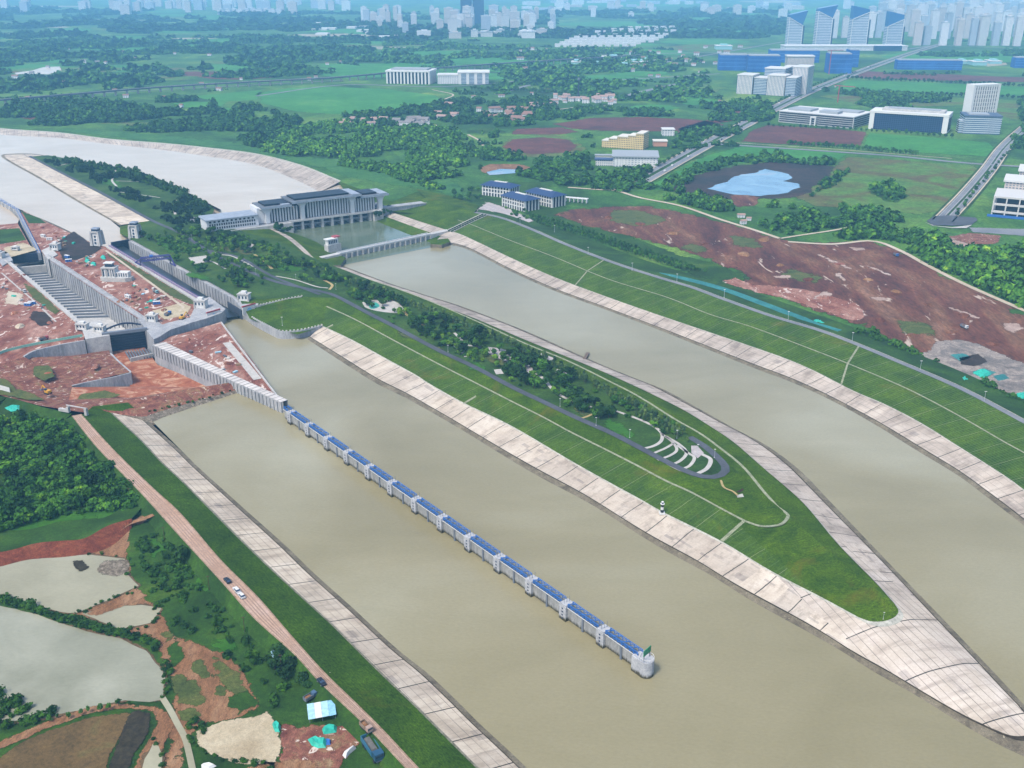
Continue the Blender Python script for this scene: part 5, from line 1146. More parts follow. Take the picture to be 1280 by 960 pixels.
# the four slant topped towers
m_slant = facade('banded_tower_facade', '#c8ccd2', '#5f7590', 6.5, 3, .45, band=True); m_sky = flat('blue_glass_crown', '#2a5c94', .2, spec=.6)
for i, (x0, x1, yb, yl, yr, yt, yt2, lab) in enumerate([(984, 1001, 56, 25, 34, 22, 17, 'leftmost of the four towers with slanted blue glass crowns'), (1019, 1037, 57, 18, 26, 15, 11, 'second and tallest slanted blue crowned tower from the left'), (1062, 1082, 58, 27, 19, 12, 16, 'third slanted blue crowned tower from the left'), (1107, 1126, 56, 35, 27, 18, 22, 'rightmost of the four towers with slanted blue glass crowns')]):
    k = mpp((x0 + x1) / 2, yb); t = thing('slanted_tower', lab, 'tower', P(x0, yb, 8.1), 0, 'four towers with slanted crowns'); W = (x1 - x0) * k; z = lambda y: (yb - y) * k / .97; dp = 45
    if i < 2: prof = [(0, 0), (W, 0), (W, z(yr)), (0, z(yl))]; cr_ = [(0, z(yl) + .1), (W, z(yr) + .1), (W * 1.3, z(yt2)), (0, z(yt))]
    else: prof = [(0, 0), (W, 0), (W, z(yr)), (0, z(yl))]; cr_ = [(0, z(yl) + .1), (W, z(yr) + .1), (W, z(yt2)), (0, z(yt))]
    for nm, pf, mm, d0, d1 in (('body', prof, m_slant, 0, dp), ('crown', cr_, m_sky, 2, dp - 2)):
        mb = MB(); n = 4; mb.v += [(p[0], d0, p[1]) for p in pf] + [(p[0], d1, p[1]) for p in pf]; mb.f += [(0, 1, 2, 3), (7, 6, 5, 4)] + [(j, j + 4, (j + 1) % 4 + 4, (j + 1) % 4) for j in range(4)]; mb.build(nm, mm, t)
    mb = MB(); pts = [(0, -1, 0), (0, -1, prof[3][1]), (W, -1, prof[2][1]), (W, -1, 0)]
    for a, c in zip(pts, pts[1:]): mb.bar(a, c, 4, 2)
    mb.build('white_frame', m_wht, t)
    MB().box(W + .1, W + 10, 4, dp, 0, min(z(yr), z(yl)) * .98).build('side_face', m_navy, t)
k = mpp(1050, 62); t = thing('tower_podium', 'long white podium at the foot of the four slanted towers', 'building', P(980, 63, 8.1), 0); MB().box(0, 150 * k, -20, 60, 0, 5 * k).build('wall', m_fc[3], t); MB().box(-2, 150 * k + 2, -22, 62, 5 * k + .02, 5 * k + 3).build('roof', m_rfw, t); MB().box(108 * k, 141 * k, -40, -22.1, 0, 6 * k).build('glass_front', m_navy, t)

# ---- city blocks, each a building of its own
def slab(name, x, y, wpx, hpx, d, rz, mat, label, cat, grp, roof=True):
    k = mpp(x, y); w, h = wpx * k, hpx * k / .97
    t = thing(name, label, cat, P(x, y, 8.05), rz, grp)
    MB().box(-w/2, w/2, 0, d, 0, h).build('wall', mat, t)
    if roof:
        rf_ = MB().box(-w/2 - 1, w/2 + 1, -1, d + 1, h + .02, h + 2).build('roof', m_rfw if random.random() < .6 else m_rf, t); MB().box(-w/5, w/4, d * .2, d * .8, h + 2.02, h + 7).build('stair_head', mat, rf_)
    return t
rs = random.Random(4)
gl = 'pale residential towers of the city beyond the brown field'
for row, (y0, x0, x1, st_, hh) in enumerate([(58, 1180, 1285, 15, 32), (55, 1146, 1170, 14, 26), (47, 1142, 1285, 13, 30), (38, 1095, 1285, 13, 28), (30, 1088, 1285, 12, 25), (20, 1100, 1285, 11, 19), (12, 1120, 1285, 11, 13), (48, 1044, 1062, 12, 30), (47, 1086, 1106, 12, 28), (5, 1140, 1285, 12, 8)]):
    x = x0
    while x < x1:
        y = y0 + rs.uniform(-2, 2); slab('city_tower', x + rs.uniform(-2, 2), y, rs.uniform(7, 11), hh * rs.uniform(.75, 1.1), 30, R(rs.uniform(-14, 4)), rs.choice(m_fc), 'pale residential tower in the dense city beyond the right hand fields', 'tower', gl); x += st_ * rs.uniform(.8, 1.25)
for i in range(34):
    x = rs.uniform(506, 684); y = 44 - rs.uniform(0, 16); tall = 1 if 520 < x < 640 else .7
    slab('city_tower', x, y, rs.uniform(6, 12), rs.uniform(12, 22) * tall, 30, R(rs.uniform(-8, 8)), rs.choice(m_fc[:3]), 'grey blue tower in the hazy city cluster at top centre', 'tower', 'hazy towers at top centre')
slab('office_tower', 583, 31, 14, 30, 50, 0, m_navy, 'taller left half of dark blue twin tower in hazy cluster', 'tower', None); slab('office_tower', 598, 31, 14, 33, 50, 0, m_navy, 'taller right half of dark blue twin tower in hazy cluster', 'tower', None)
for i in range(16):
    x = rs.uniform(500, 690); slab('low_block', x, 46 + rs.uniform(-1, 3), rs.uniform(8, 18), rs.uniform(4, 8), 60, R(rs.uniform(-8, 8)), rs.choice(m_fc), 'low pale block at the foot of the hazy city cluster', 'building', 'low blocks below the hazy towers')
for i in range(52):
    x = rs.uniform(130, 455); y = 16 - rs.uniform(0, 12); slab('city_tower', x, y, rs.uniform(6, 11), rs.uniform(8, 15), 40, 0, rs.choice(m_fc), 'very faint tower in the skyline at the top left', 'tower', 'faint towers at top left')
for i in range(40):
    x = rs.uniform(440, 700); slab('city_tower', x, rs.uniform(20, 40), rs.uniform(5, 9), rs.uniform(9, 17), 40, R(rs.uniform(-8, 8)), rs.choice(m_fc), 'small hazy tower behind the top centre city cluster', 'tower', 'towers behind the top centre cluster')
for i in range(22):
    x = rs.uniform(690, 1080); slab('city_tower', x, rs.uniform(8, 24), rs.uniform(6, 10), rs.uniform(6, 11), 40, R(rs.uniform(-8, 8)), rs.choice(m_fc), 'small hazy block between the centre cluster and the right hand city', 'tower', 'hazy blocks between the clusters')
for i in range(16):
    x = rs.uniform(0, 430); slab('city_tower', x, rs.uniform(7, 20), rs.uniform(7, 12), rs.uniform(8, 16), 40, 0, rs.choice(m_fc), 'hazy high rise in the wide band at the top left', 'tower', 'high rise band at top left')
for i in range(10): slab('low_block', 276 + i * 8, 18 + rs.uniform(-.5, 1), 8, 6, 40, 0, m_fc[3], 'long white block in the row at the foot of the faint top left skyline', 'building', 'white row of blocks at top left')
for i in range(14): slab('warehouse', rs.uniform(395, 500), rs.uniform(28, 48), rs.uniform(10, 26), 2.2, 70, 0, m_rfw, 'white roofed warehouse on the plain left of the hazy cluster', 'warehouse', 'white warehouses left of the cluster', False)
for i in range(34): slab('city_block', rs.uniform(640, 1000), rs.uniform(1.5, 14), rs.uniform(8, 20), rs.uniform(2, 5), 80, 0, rs.choice(m_fc), 'faint low block along the top horizon', 'building', 'faint low blocks along the top', False)
for i in range(26): slab('city_tower', rs.uniform(1100, 1285), rs.uniform(3, 12), rs.uniform(5, 8), rs.uniform(7, 12), 60, 0, rs.choice(m_fc), 'very faint tower at the top right horizon', 'tower', 'faint towers at top right', False)
for r_ in range(9):      # white housing estate
    y = 59 - r_ * 2.3; xa = 697 + r_ * 6 + max(0, r_ - 5) * 14; xb = 800 + r_ * 8
    x = xa
    while x < min(xb, 850): slab('terrace_house', x, y - (x - 697) * .012, 7, 4.2 if r_ < 6 else 6, 16, R(-6), m_fc[3], 'white terrace block in the estate beyond the central fields', 'house', 'white housing estate', False); x += 10.5
for (x, y, w, h) in [(765, 75, 26, 3), (795, 82, 30, 4), (810, 79, 20, 3), (720, 80, 12, 2), (745, 82, 14, 2), (780, 84, 18, 2), (905, 62, 20, 4), (1225, 82, 16, 4), (1205, 80, 12, 3), (1245, 80, 14, 3)]:
    slab('shed', x, y, w, h, 60, R(-4), m_tealr if (m_tealr := bpy.data.materials.get('pale_teal_roof')) else flat('pale_teal_roof', '#8fbfc0', .7), 'wide pale teal roofed shed on the middle plain', 'shed', 'pale teal sheds on the plain')
# ---- village houses
def village(spots, label, grp, ks=1.0):
    proto = None
    for (x, y) in spots:
        if 'scattered' in grp and inside(x, y, [(315, 118), (400, 104), (480, 84), (620, 84), (620, 112), (560, 130), (500, 142), (430, 147), (360, 145)]): continue
        k = mpp(x, y); sc_ = rs.uniform(.8, 1.3) * ks
        if proto is None:
            proto = thing('village_house', label, 'house', P(x, y, 8.05), 0, grp)
            MB().box(-6, 6, -5, 5, 0, 7).build('wall', m_fc[3], proto)
            mb = MB(); mb.v += [(-6.8, -5.8, 7.02), (6.8, -5.8, 7.02), (6.8, 5.8, 7.02), (-6.8, 5.8, 7.02), (-6.8, 0, 10), (6.8, 0, 10)]; mb.f += [(0, 1, 5, 4), (2, 3, 4, 5), (1, 2, 5), (3, 0, 4), (3, 2, 1, 0)]; mb.build('roof', flat('clay_grey_roof_' + grp[:6].replace(' ', '_'), rs.choice(['#8a6a5c', '#7f7a78', '#a0857a']), .8), proto)
            proto.rotation_euler[2] = R(rs.uniform(-20, 20)); proto.scale = (sc_,) * 3
        else: copy_tree(proto, loc=P(x, y, 8.05), rz=R(rs.uniform(-25, 25)), sc=(sc_ * rs.uniform(.8, 1.6), sc_, sc_ * rs.uniform(.8, 1.3)))
sp = lambda x0, x1, y0, y1, n: [(rs.uniform(x0, x1), rs.uniform(y0, y1)) for _ in range(n)]
village(sp(430, 482, 151, 158, 12), 'small white village house among the left centre trees', 'houses of the left centre hamlet')
village(sp(496, 536, 151, 158, 9) + [(505, 157), (530, 155)], 'pinkish village house in the row above the central wood', 'houses above the central wood')
village(sp(593, 660, 139, 157, 24), 'white house in the village left of the brown fields', 'village houses left of the brown fields')
village(sp(690, 770, 121, 131, 24) + sp(660, 695, 132, 142, 7), 'white house in the farther village under the tall mast', 'houses of the village under the mast')
village(sp(545, 570, 129, 150, 7), 'lone white farmhouse in trees between the two villages', 'farmhouses between the villages')
village(sp(925, 940, 270, 280, 3), 'small house in trees beside the red building land', 'houses beside the red land', .5)
village([(60, 85), (85, 80), (105, 79), (122, 80), (40, 93), (196, 86)], 'white farm building by the distant left pond', 'farm buildings by the distant left pond')
village([(rs.uniform(0, 900), 55 + 80 * rs.random()) for _ in range(70)], 'tiny pale farmhouse scattered on the hazy middle plain', 'scattered farmhouses of the plain', .75)
village([(rs.uniform(640, 1000), rs.uniform(56, 92)) for _ in range(36)], 'tiny pale house on the plain between estate and netted blocks', 'scattered houses by the estate', 1.0)
# ---- railway viaduct
vp = [P(x, y, 20) for x, y in [(-120, 133), (0, 125), (100, 117), (200, 109), (300, 103), (430, 96), (560, 84), (680, 76), (800, 69)]]
vd = thing('viaduct', 'long low railway viaduct crossing the plain at the upper left', 'viaduct', vp[3]); q = [p - vd.location for p in arc(vp, 80)]
mb = MB()
for p0, p1 in zip(q, q[1:]): mb.bar(p0, p1, 13, 3.2)
mb.build('deck', flat('dark_viaduct_deck', '#4f5662', .8), vd); mb = MB()
for p0, p1 in zip(q, q[1:]): mb.bar(p0 + Vector((0, -6, 2.2)), p1 + Vector((0, -6, 2.2)), .5, 1.6)
mb.build('parapet', m_cw, vd)
for p in q[::1]: b_ = MB(); b_.box(p.x - 2, p.x + 2, p.y - 3, p.y + 3, -13, p.z - 1.7); b_.build('pier', m_cw2, vd)
# mast
t = thing('mast', 'tall slender radio mast above the village roofs', 'mast', P(723, 126, 8)); MB().cyl(0, 0, 0, 58, 2.2, .8, 6).build('shaft', m_dark, t); MB().cyl(0, 0, 50, 54, 3.4, 3.4, 8).build('antenna_ring', m_steelg, t)
def tower_crane(px, h, label, grp=None):
    t = thing('tower_crane', label, 'crane', P(*px, 8), R(rs.uniform(-60, 60)), grp); MB().box(-1, 1, -1, 1, 0, h).build('mast', m_roofr, t); MB().box(-12, 40, -.8, .8, h + .02, h + 1.6).build('jib', m_roofr, t); MB().box(-12, -8, -1.6, 1.6, h - 3, h).build('counterweight', m_cw, t)
tower_crane((1036, 93), 70, 'red tower crane rising above the blue netted block'); tower_crane((1047, 128), 38, 'pale red crane mast behind the striped office block')
# ---------------------------------------------------------------- fields, roads and bare land on the plain
lv = 8.0
def fld(pts, mat, dz=.25, amp=4, step=18, name='field'): return patch(name, pts, lv + dz, mat, amp, step)
# soft large areas of meadow first
fld([(560, 260), (640, 262), (700, 282), (775, 312), (870, 345), (930, 355), (860, 320), (780, 290), (720, 272), (700, 240), (640, 232), (590, 238)], m_meadow, .2, 6)
fld([(430, 222), (540, 240), (600, 258), (560, 215), (470, 200), (380, 195), (300, 178), (200, 168), (90, 160), (60, 163), (200, 178), (330, 194), (390, 208)], M('embankment_meadow', [(.3, '#2c5a26'), (.5, '#3f7030'), (.75, '#527e38')], .02, fine=.4, fscale=.12), .2, 5)
fld([(320, 116), (360, 110), (400, 108), (480, 111), (545, 119), (556, 127), (520, 135), (500, 138), (430, 143), (372, 140), (326, 129)], m_ffield, .3, 5)
fld([(240, 120), (330, 112), (322, 124), (270, 128)], m_ffield, .3, 4)
fld([(690, 155), (740, 147), (800, 146), (870, 149), (905, 156), (880, 163), (830, 164), (760, 164), (710, 161)], m_fbrown, .3, 6)
fld([(636, 168), (645, 161), (700, 159), (725, 165), (700, 168)], m_fbrown, .3, 5)
fld([(628, 183), (640, 174), (680, 171), (715, 175), (726, 184), (708, 191), (670, 193), (640, 190)], m_fbrown, .34, 6)
fld([(622, 186), (638, 171), (682, 167), (722, 173), (735, 186), (712, 195), (668, 197), (632, 194)], m_fmix, .26, 5)
fld([(885, 145), (905, 136), (950, 131), (985, 131), (965, 140), (940, 147), (900, 154)], m_fbrown, .3, 4)
fld([(850, 160), (885, 149), (905, 152), (880, 165), (860, 172), (845, 170)], m_fbrown, .3, 4)
fld([(924, 177), (940, 163), (958, 156), (1020, 160), (1086, 165), (1075, 183), (1000, 181)], m_fbrown, .3, 4)
fld([(1086, 166), (1160, 171), (1236, 178), (1246, 186), (1240, 196), (1160, 191), (1076, 184)], m_ffield, .3, 4)
fld([(1050, 96), (1070, 88), (1110, 90), (1290, 97), (1290, 103), (1180, 101), (1080, 98)], m_fbrown, .3, 6)
fld([(1040, 112), (1062, 100), (1180, 104), (1290, 109), (1290, 120), (1150, 116), (1060, 114)], m_ffield, .3, 6)
fld([(1020, 120), (1060, 117), (1200, 122), (1290, 126), (1290, 150), (1260, 150), (1200, 132), (1090, 135), (1060, 128)], m_fmix, .28, 6)
fld([(1100, 70), (1140, 63), (1290, 68), (1290, 78), (1200, 78), (1120, 76)], m_ffield, .3, 6)
fld([(985, 243), (1030, 214), (1060, 196), (1110, 199), (1226, 207), (1212, 232), (1192, 262), (1150, 268), (1095, 262), (1020, 258)], m_fmix, .25, 6)
fld([(1100, 250), (1085, 238), (1090, 228), (1120, 232), (1135, 244), (1125, 256)], m_meadow, .3, 5)
fld([(1190, 262), (1214, 232), (1230, 207), (1236, 210), (1212, 244), (1196, 266), (1180, 270)], m_bright, .3, 3)
fld([(880, 195), (925, 182), (1050, 189), (1062, 194), (1040, 205), (960, 202), (905, 208), (860, 225), (830, 238), (800, 236)], m_ffield, .22, 6)
fld([(835, 238), (850, 225), (885, 214), (920, 207), (960, 202), (1012, 204), (1045, 208), (1040, 222), (1015, 238), (995, 248), (930, 250), (870, 245)], m_mud, .3, 7)
lk = rag(pl([(886, 236), (895, 231), (910, 226), (925, 218), (945, 216), (957, 211), (970, 214), (985, 217), (991, 222), (980, 226), (996, 229), (1000, 234), (984, 241), (950, 245), (915, 243)], lv + .5), 5, 9); struct(tin('lake_water', lk, m_lake))
fld([(910, 245), (935, 240), (950, 248), (945, 258), (915, 260)], m_field_red, .4, 4)
# the big red building land on the right
fld([(690, 268), (712, 262), (760, 258), (810, 257), (870, 268), (920, 281), (975, 298), (1000, 303), (1085, 301), (1120, 310), (1170, 338), (1230, 367), (1300, 402), (1450, 470), (1600, 620), (1500, 606), (1400, 552), (1300, 503), (1240, 484), (1165, 450), (1085, 413), (1040, 396), (970, 370), (920, 356), (935, 346), (880, 325), (830, 308), (770, 292), (722, 282)], m_field_red, .3, 5, 14)
fld([(905, 352), (925, 346), (950, 355), (1010, 362), (1070, 380), (1090, 395), (1060, 402), (1000, 380), (950, 368)], m_red, .36, 5)
fld([(850, 318), (900, 330), (935, 346), (930, 352), (890, 350), (862, 343), (835, 330)], m_meadow, .34, 4)
for pts in ([(760, 262), (800, 262), (840, 276), (800, 284), (760, 276)], [(900, 290), (950, 300), (960, 312), (915, 308)], [(980, 330), (1030, 345), (1020, 356), (975, 346)], [(1110, 395), (1160, 405), (1180, 420), (1130, 418)], [(860, 300), (890, 312), (880, 320), (850, 310)]): fld(pts, m_moss, .38, 6, 12)
m_pw = M('chalky_patch', [(.3, '#93796b'), (.55, '#b39c8e'), (.8, '#cdbfb4')], .04, fine=.3, fscale=.3)
for pts in ([(1018, 318), (1028, 318), (1070, 336), (1060, 337)], [(1076, 331), (1088, 332), (1145, 356), (1135, 355)], [(1062, 309), (1082, 309), (1082, 313), (1068, 314)], [(965, 345), (990, 343), (990, 347), (972, 349)], [(1008, 374), (1030, 362), (1042, 368), (1035, 373)], [(1180, 384), (1190, 383), (1228, 397), (1222, 400)], [(1252, 404), (1275, 403), (1278, 412), (1268, 417), (1255, 411)], [(1040, 340), (1055, 342), (1060, 352), (1048, 350)], [(990, 420), (1000, 416), (1010, 420)], [(1088, 372), (1104, 371), (1112, 375), (1098, 377)]):
    fld(pts, m_pw, .42, 2.4, 5, 'bare_patch')
fld([(1150, 448), (1170, 428), (1200, 424), (1230, 432), (1262, 446), (1300, 462), (1300, 503), (1240, 484), (1195, 464)], M('grey_spoil', [(.25, '#625c58'), (.45, '#837b74'), (.6, '#a3978c'), (.75, '#7a6a5c'), (.9, '#c6bbaf')], .05, fine=.45, fscale=.4, dist=1.5), .46, 3)
for pts, c in (([(1198, 447), (1222, 442), (1236, 452), (1218, 458), (1202, 456)], m_mud), ([(1215, 464), (1228, 460), (1245, 465), (1236, 472), (1220, 470)], m_teal), ([(1240, 470), (1256, 466), (1262, 473), (1248, 477)], m_teal), ([(1186, 443), (1205, 441), (1214, 447), (1200, 452)], m_teal)):
    fld(pts, c, .55, 1, 5, 'cover_sheet')
tz = lv
struct(ribbon('ditch_cover', [(822, 342), (850, 347), (900, 360), (955, 380), (1000, 397)], 11.2, 10, m_teal, 50)); struct(ribbon('ditch_cover', [(1000, 397), (1015, 404), (1028, 408), (1048, 414)], 11.4, 11, m_teal, 24))
fld([(1020, 398), (1042, 404), (1050, 411), (1030, 408)], m_meadow, .9, 1)
# dirt tracks
for ps, w_ in (([(710, 234), (750, 237), (770, 238), (800, 247), (850, 257), (900, 274), (945, 288), (975, 298)], 6), ([(748, 228), (760, 233), (770, 238)], 6), ([(975, 298), (1000, 294), (1040, 288), (1072, 282)], 4), ([(985, 302), (1040, 305), (1090, 301), (1125, 313), (1160, 332), (1210, 357), (1290, 392), (1400, 440)], 6), ([(1120, 442), (1180, 466), (1230, 490), (1300, 518), (1400, 565)], 7), ([(480, 160), (510, 157), (540, 155), (558, 165)], 5), ([(570, 155), (600, 150), (660, 142), (720, 134), (760, 132)], 5), ([(585, 168), (600, 176), (604, 182)], 5), ([(540, 112), (566, 118), (556, 124)], 5)):
    struct(ribbon('path', ps, lv + .7, w_, m_pale_dirt, 50))
# paved roads
def dual(ps, w_, gap):
    struct(ribbon('verge', ps, lv + .5, w_ * 2 + gap + 12, m_meadow, 60))
    q = arc(pl(ps, lv + .8), 60)
    for s in (-1, 1):
        c = shift(q, s * (w_ + gap) / 2); a, b = widen(c, w_); struct(loft('road', [a, b], m_asph2))
        e1, e2 = widen([p + Vector((0, 0, .2)) for p in shift(q, s * (w_ + gap / 2 + 1.6))], 2.2); struct(loft('pavement', [e1, e2], m_pale_dirt))
        for off in (.35, -.35):
            m1, m2 = widen([p + Vector((0, 0, .12)) for p in shift(c, off * w_)], .5); struct(loft('road_marking', [m1, m2], m_white))
dual([(795, 229), (835, 207), (882, 181), (930, 156), (975, 132), (1015, 113), (1060, 95), (1100, 80), (1140, 66), (1180, 54)], 11, 7)
dual([(1178, 276), (1210, 242), (1236, 211), (1256, 184), (1284, 158), (1330, 120)], 9, 2.5)
for ps, w_ in (([(882, 179), (960, 184), (1050, 190), (1120, 195), (1190, 202), (1240, 206), (1320, 210)], 13), ([(700, 110), (760, 101), (840, 96), (900, 92)], 14), ([(620, 118), (680, 102), (760, 88), (830, 78), (900, 66), (980, 52)], 14), ([(770, 124), (800, 115), (850, 104), (880, 96)], 20), ([(320, 120), (430, 106), (560, 108), (700, 96)], 12), ([(0, 32), (60, 28), (130, 24), (190, 20)], 30), ([(100, 118), (200, 112), (300, 107), (430, 100)], 10), ([(1130, 62), (1180, 57), (1290, 62)], 18), ([(640, 60), (760, 68), (860, 66), (980, 66)], 20)):
    struct(ribbon('road', ps, lv + .75, w_, m_asph2, 50))
struct(ribbon('pavement', [(882, 176), (960, 181), (1050, 187), (1190, 198)], lv + .7, 3, m_pale_dirt, 40))
patch('road', [(1158, 276), (1168, 270), (1185, 269), (1220, 272), (1222, 275), (1214, 281), (1190, 282), (1166, 281)], lv + 1.0, m_asph, 0, 9)
fld([(1155, 277), (1166, 282), (1190, 285), (1208, 285), (1215, 281), (1190, 284), (1168, 282)], m_white, 1.1, 0, 9, 'kerb')
fld([(1170, 300), (1190, 298), (1215, 306), (1225, 312), (1205, 315), (1190, 310)], m_pw, .4, 3, 9); fld([(1180, 296), (1215, 291), (1252, 294), (1248, 304), (1215, 306)], m_red2, .36, 3, 9)
fld([(1212, 284), (1290, 286), (1290, 296), (1216, 290)], m_asph2, .35, 2)
fld([(600, 210), (612, 205), (650, 205), (668, 210), (640, 214), (604, 217)], m_rdirt, .35, 3); wpatch('pond_water', [(608, 215), (625, 211), (650, 212), (648, 216), (612, 219)], lv + .5, m_lake)
wpatch('pond_water', [(18, 91), (40, 88), (54, 84), (75, 83), (77, 88), (60, 93), (38, 92), (20, 93)], lv + .5, m_pool)
# banded fields of the upper plain
rf = random.Random(9)
for i in range(70):
    x, y = rf.uniform(-20, 1000), 14 + 84 * rf.random() ** 1.2
    if 880 < x and 35 < y: continue
    wx, wy = rf.uniform(25, 80) * (.5 + y / 120), rf.uniform(1.0, 2.6) * (.5 + y / 60); n = 12; sk = rf.uniform(-.03, .03)
    fld([(x + wx * math.cos(2*math.pi*k/n) * rf.uniform(.8, 1.2), y + wy * math.sin(2*math.pi*k/n) * rf.uniform(.8, 1.2) + sk * wx * math.cos(2*math.pi*k/n)) for k in range(n)], rf.choice((m_ffield, m_ffield, m_ffield, m_fmix, m_meadow)), rf.uniform(.1, .2), 7, 60)
for (x, y, wx, wy, mt) in [(200, 62, 80, 3, m_ffield), (310, 50, 90, 3, m_ffield), (300, 84, 60, 4, m_ffield), (400, 88, 70, 3, m_ffield), (180, 98, 60, 3, m_fmix), (260, 92, 60, 3, m_fbrown), (300, 96, 50, 3, m_fbrown), (70, 146, 50, 5, m_fbrown), (60, 140, 60, 4, m_fmix), (250, 130, 40, 4, m_ffield), (280, 138, 30, 4, m_ffield), (180, 155, 50, 3, m_fmix), (420, 70, 100, 5, m_ffield), (480, 82, 90, 5, m_ffield), (560, 60, 90, 4, m_fmix), (620, 74, 80, 5, m_ffield), (600, 95, 60, 4, m_ffield), (680, 88, 60, 4, m_ffield), (750, 100, 70, 6, m_ffield), (700, 108, 60, 4, m_fmix), (800, 92, 40, 3, m_ffield), (870, 112, 40, 6, m_fmix), (880, 128, 26, 5, m_ffield), (820, 135, 30, 4, m_ffield), (840, 120, 40, 4, m_ffield), (880, 60, 60, 4, m_fmix), (900, 40, 80, 4, m_ffield), (930, 25, 90, 5, m_ffield), (780, 30, 90, 3, m_ffield), (1000, 14, 60, 3, m_ffield), (450, 60, 60, 2, m_fpale), (405, 33, 30, 2, m_fpale), (432, 30, 28, 2, m_fpale), (420, 44, 60, 2, m_fpale), (240, 48, 30, 1, m_fpale), (72, 34, 16, 1, m_fpale), (275, 62, 14, 1, m_fpale), (56, 144, 14, 1.5, m_fpale), (935, 26, 26, 2, m_fpale), (970, 2, 40, 1.5, m_fpale), (1240, 80, 20, 3, m_fpale), (760, 6, 120, 2, m_ffield), (620, 10, 60, 1.5, m_ffield), (60, 8, 50, 1, m_fpale), (180, 6, 60, 1, m_ffield), (120, 60, 50, 3, m_ffield), (40, 110, 40, 3, m_fmix), (760, 216, 20, 3, m_meadow), (730, 196, 26, 5, m_meadow), (650, 232, 40, 6, m_meadow), (560, 190, 20, 8, m_meadow), (700, 220, 30, 5, m_meadow), (610, 164, 24, 4, m_meadow), (730, 141, 40, 3, m_meadow), (860, 195, 20, 6, m_meadow)]:
    n = 14; pts = [(x + wx * (1 + .25 * rf.uniform(-1, 1)) * math.cos(2*math.pi*i/n), y + wy * (1 + .3 * rf.uniform(-1, 1)) * math.sin(2*math.pi*i/n) - wx * .0) for i in range(n)]
    fld(pts, mt, rf.uniform(.12, .2), 6, 40)
# ---------------------------------------------------------------- trees and shrubs
def leafmat(name, stops, sc=.12):
    m, nt, b = newmat(name, .8, .15); n = N(nt)
    oi = n('ShaderNodeObjectInfo'); pos = coords(n, 'pos')
    c = n.ramp(n.noise(pos, sc, 4, .6), stops)
    c = n.mix(1, c, n.ramp(oi.outputs['Random'], [(0, (.45, .52, .40, 1)), (.5, (.95, .93, .55, 1)), (1, (1.95, 1.6, .65, 1))]), 'MULTIPLY')
    n.set(b.inputs['Base Color'], c); return m
lf_dark = leafmat('dark_leaves', [(.3, '#16301a'), (.5, '#224422'), (.7, '#33592a')]); lf_mid = leafmat('mid_green_leaves', [(.3, '#234a22'), (.55, '#37652c'), (.75, '#4d7d35')])
lf_pale = leafmat('pale_grey_leaves', [(.3, '#3c5a40'), (.6, '#567357'), (.8, '#6c8662')]); lf_wood = leafmat('wood_leaves', [(.22, '#142e16'), (.40, '#1f451c'), (.55, '#336326'), (.66, '#55852e'), (.8, '#8aa848')], .085)
lf_pk = leafmat('park_leaves', [(.25, '#244a1c'), (.5, '#44702a'), (.75, '#6f9440')], .06)
lf_bush = leafmat('bush_leaves', [(.3, '#1c3d17'), (.55, '#2f581f'), (.8, '#4a7429')])
m_trunk = M('bark', [(.3, '#4a3b2c'), (.7, '#66543f')], 1.5, kind='obj')
def crown_mesh(name, mat, rx, rz, n, leaf, seed, lobes=6, cone=0.0):
    r = random.Random(seed); V = []; Fc = []
    cs = [(r.uniform(-.5, .5) * rx, r.uniform(-.5, .5) * rx, r.uniform(.25, .8) * rz * 2, r.uniform(.45, .75)) for _ in range(lobes)] + [(0, 0, rz, .8)]
    for i in range(n):
        cx, cy, cz, s = r.choice(cs); d = Vector((r.gauss(0, 1), r.gauss(0, 1), r.gauss(0, 1) + .25)).normalized()
        f = r.uniform(.65, 1.05); p = Vector((cx + d.x * rx * s * f, cy + d.y * rx * s * f, cz + d.z * rz * s * f * .8))
        if cone: k = 1 - cone * max(0, min(1, p.z / (2 * rz))); p.x *= k; p.y *= k
        p.z = max(p.z, .12 * rz); t = d.cross(Vector((r.uniform(-1, 1), r.uniform(-1, 1), r.uniform(-1, 1)))).normalized(); nn = (d + .7 * Vector((r.uniform(-1, 1), r.uniform(-1, 1), r.uniform(-.2, 1)))).normalized()
        t = (t - nn * t.dot(nn)).normalized(); b = nn.cross(t); l = leaf * r.uniform(.6, 1.3); k0 = len(V)
        V += [p - t*l - b*l*.6, p + t*l*.9 - b*l*.7 + nn*l*.25, p + t*l + b*l*.6, p - t*l*.8 + b*l*.8 + nn*l*.2]; Fc.append((k0, k0+1, k0+2, k0+3))
    me = bpy.data.meshes.new(name); me.from_pydata([tuple(v) for v in V], [], Fc); me.materials.append(mat); me.update(); return me
def trunk_mesh(h, r0):
    mb = MB(); mb.cyl(0, 0, -.3, h, r0, r0 * .5, 6)
    for k in range(3): a = k * 2.1; mb.bar((0, 0, h * .7), (math.cos(a) * h * .35, math.sin(a) * h * .35, h * 1.25), r0 * .7)
    me = bpy.data.meshes.new('trunk'); me.from_pydata(mb.v, [], mb.f); me.materials.append(m_trunk); me.update(); return me
TR = trunk_mesh(2.6, .3); TRs = trunk_mesh(1.8, .12)
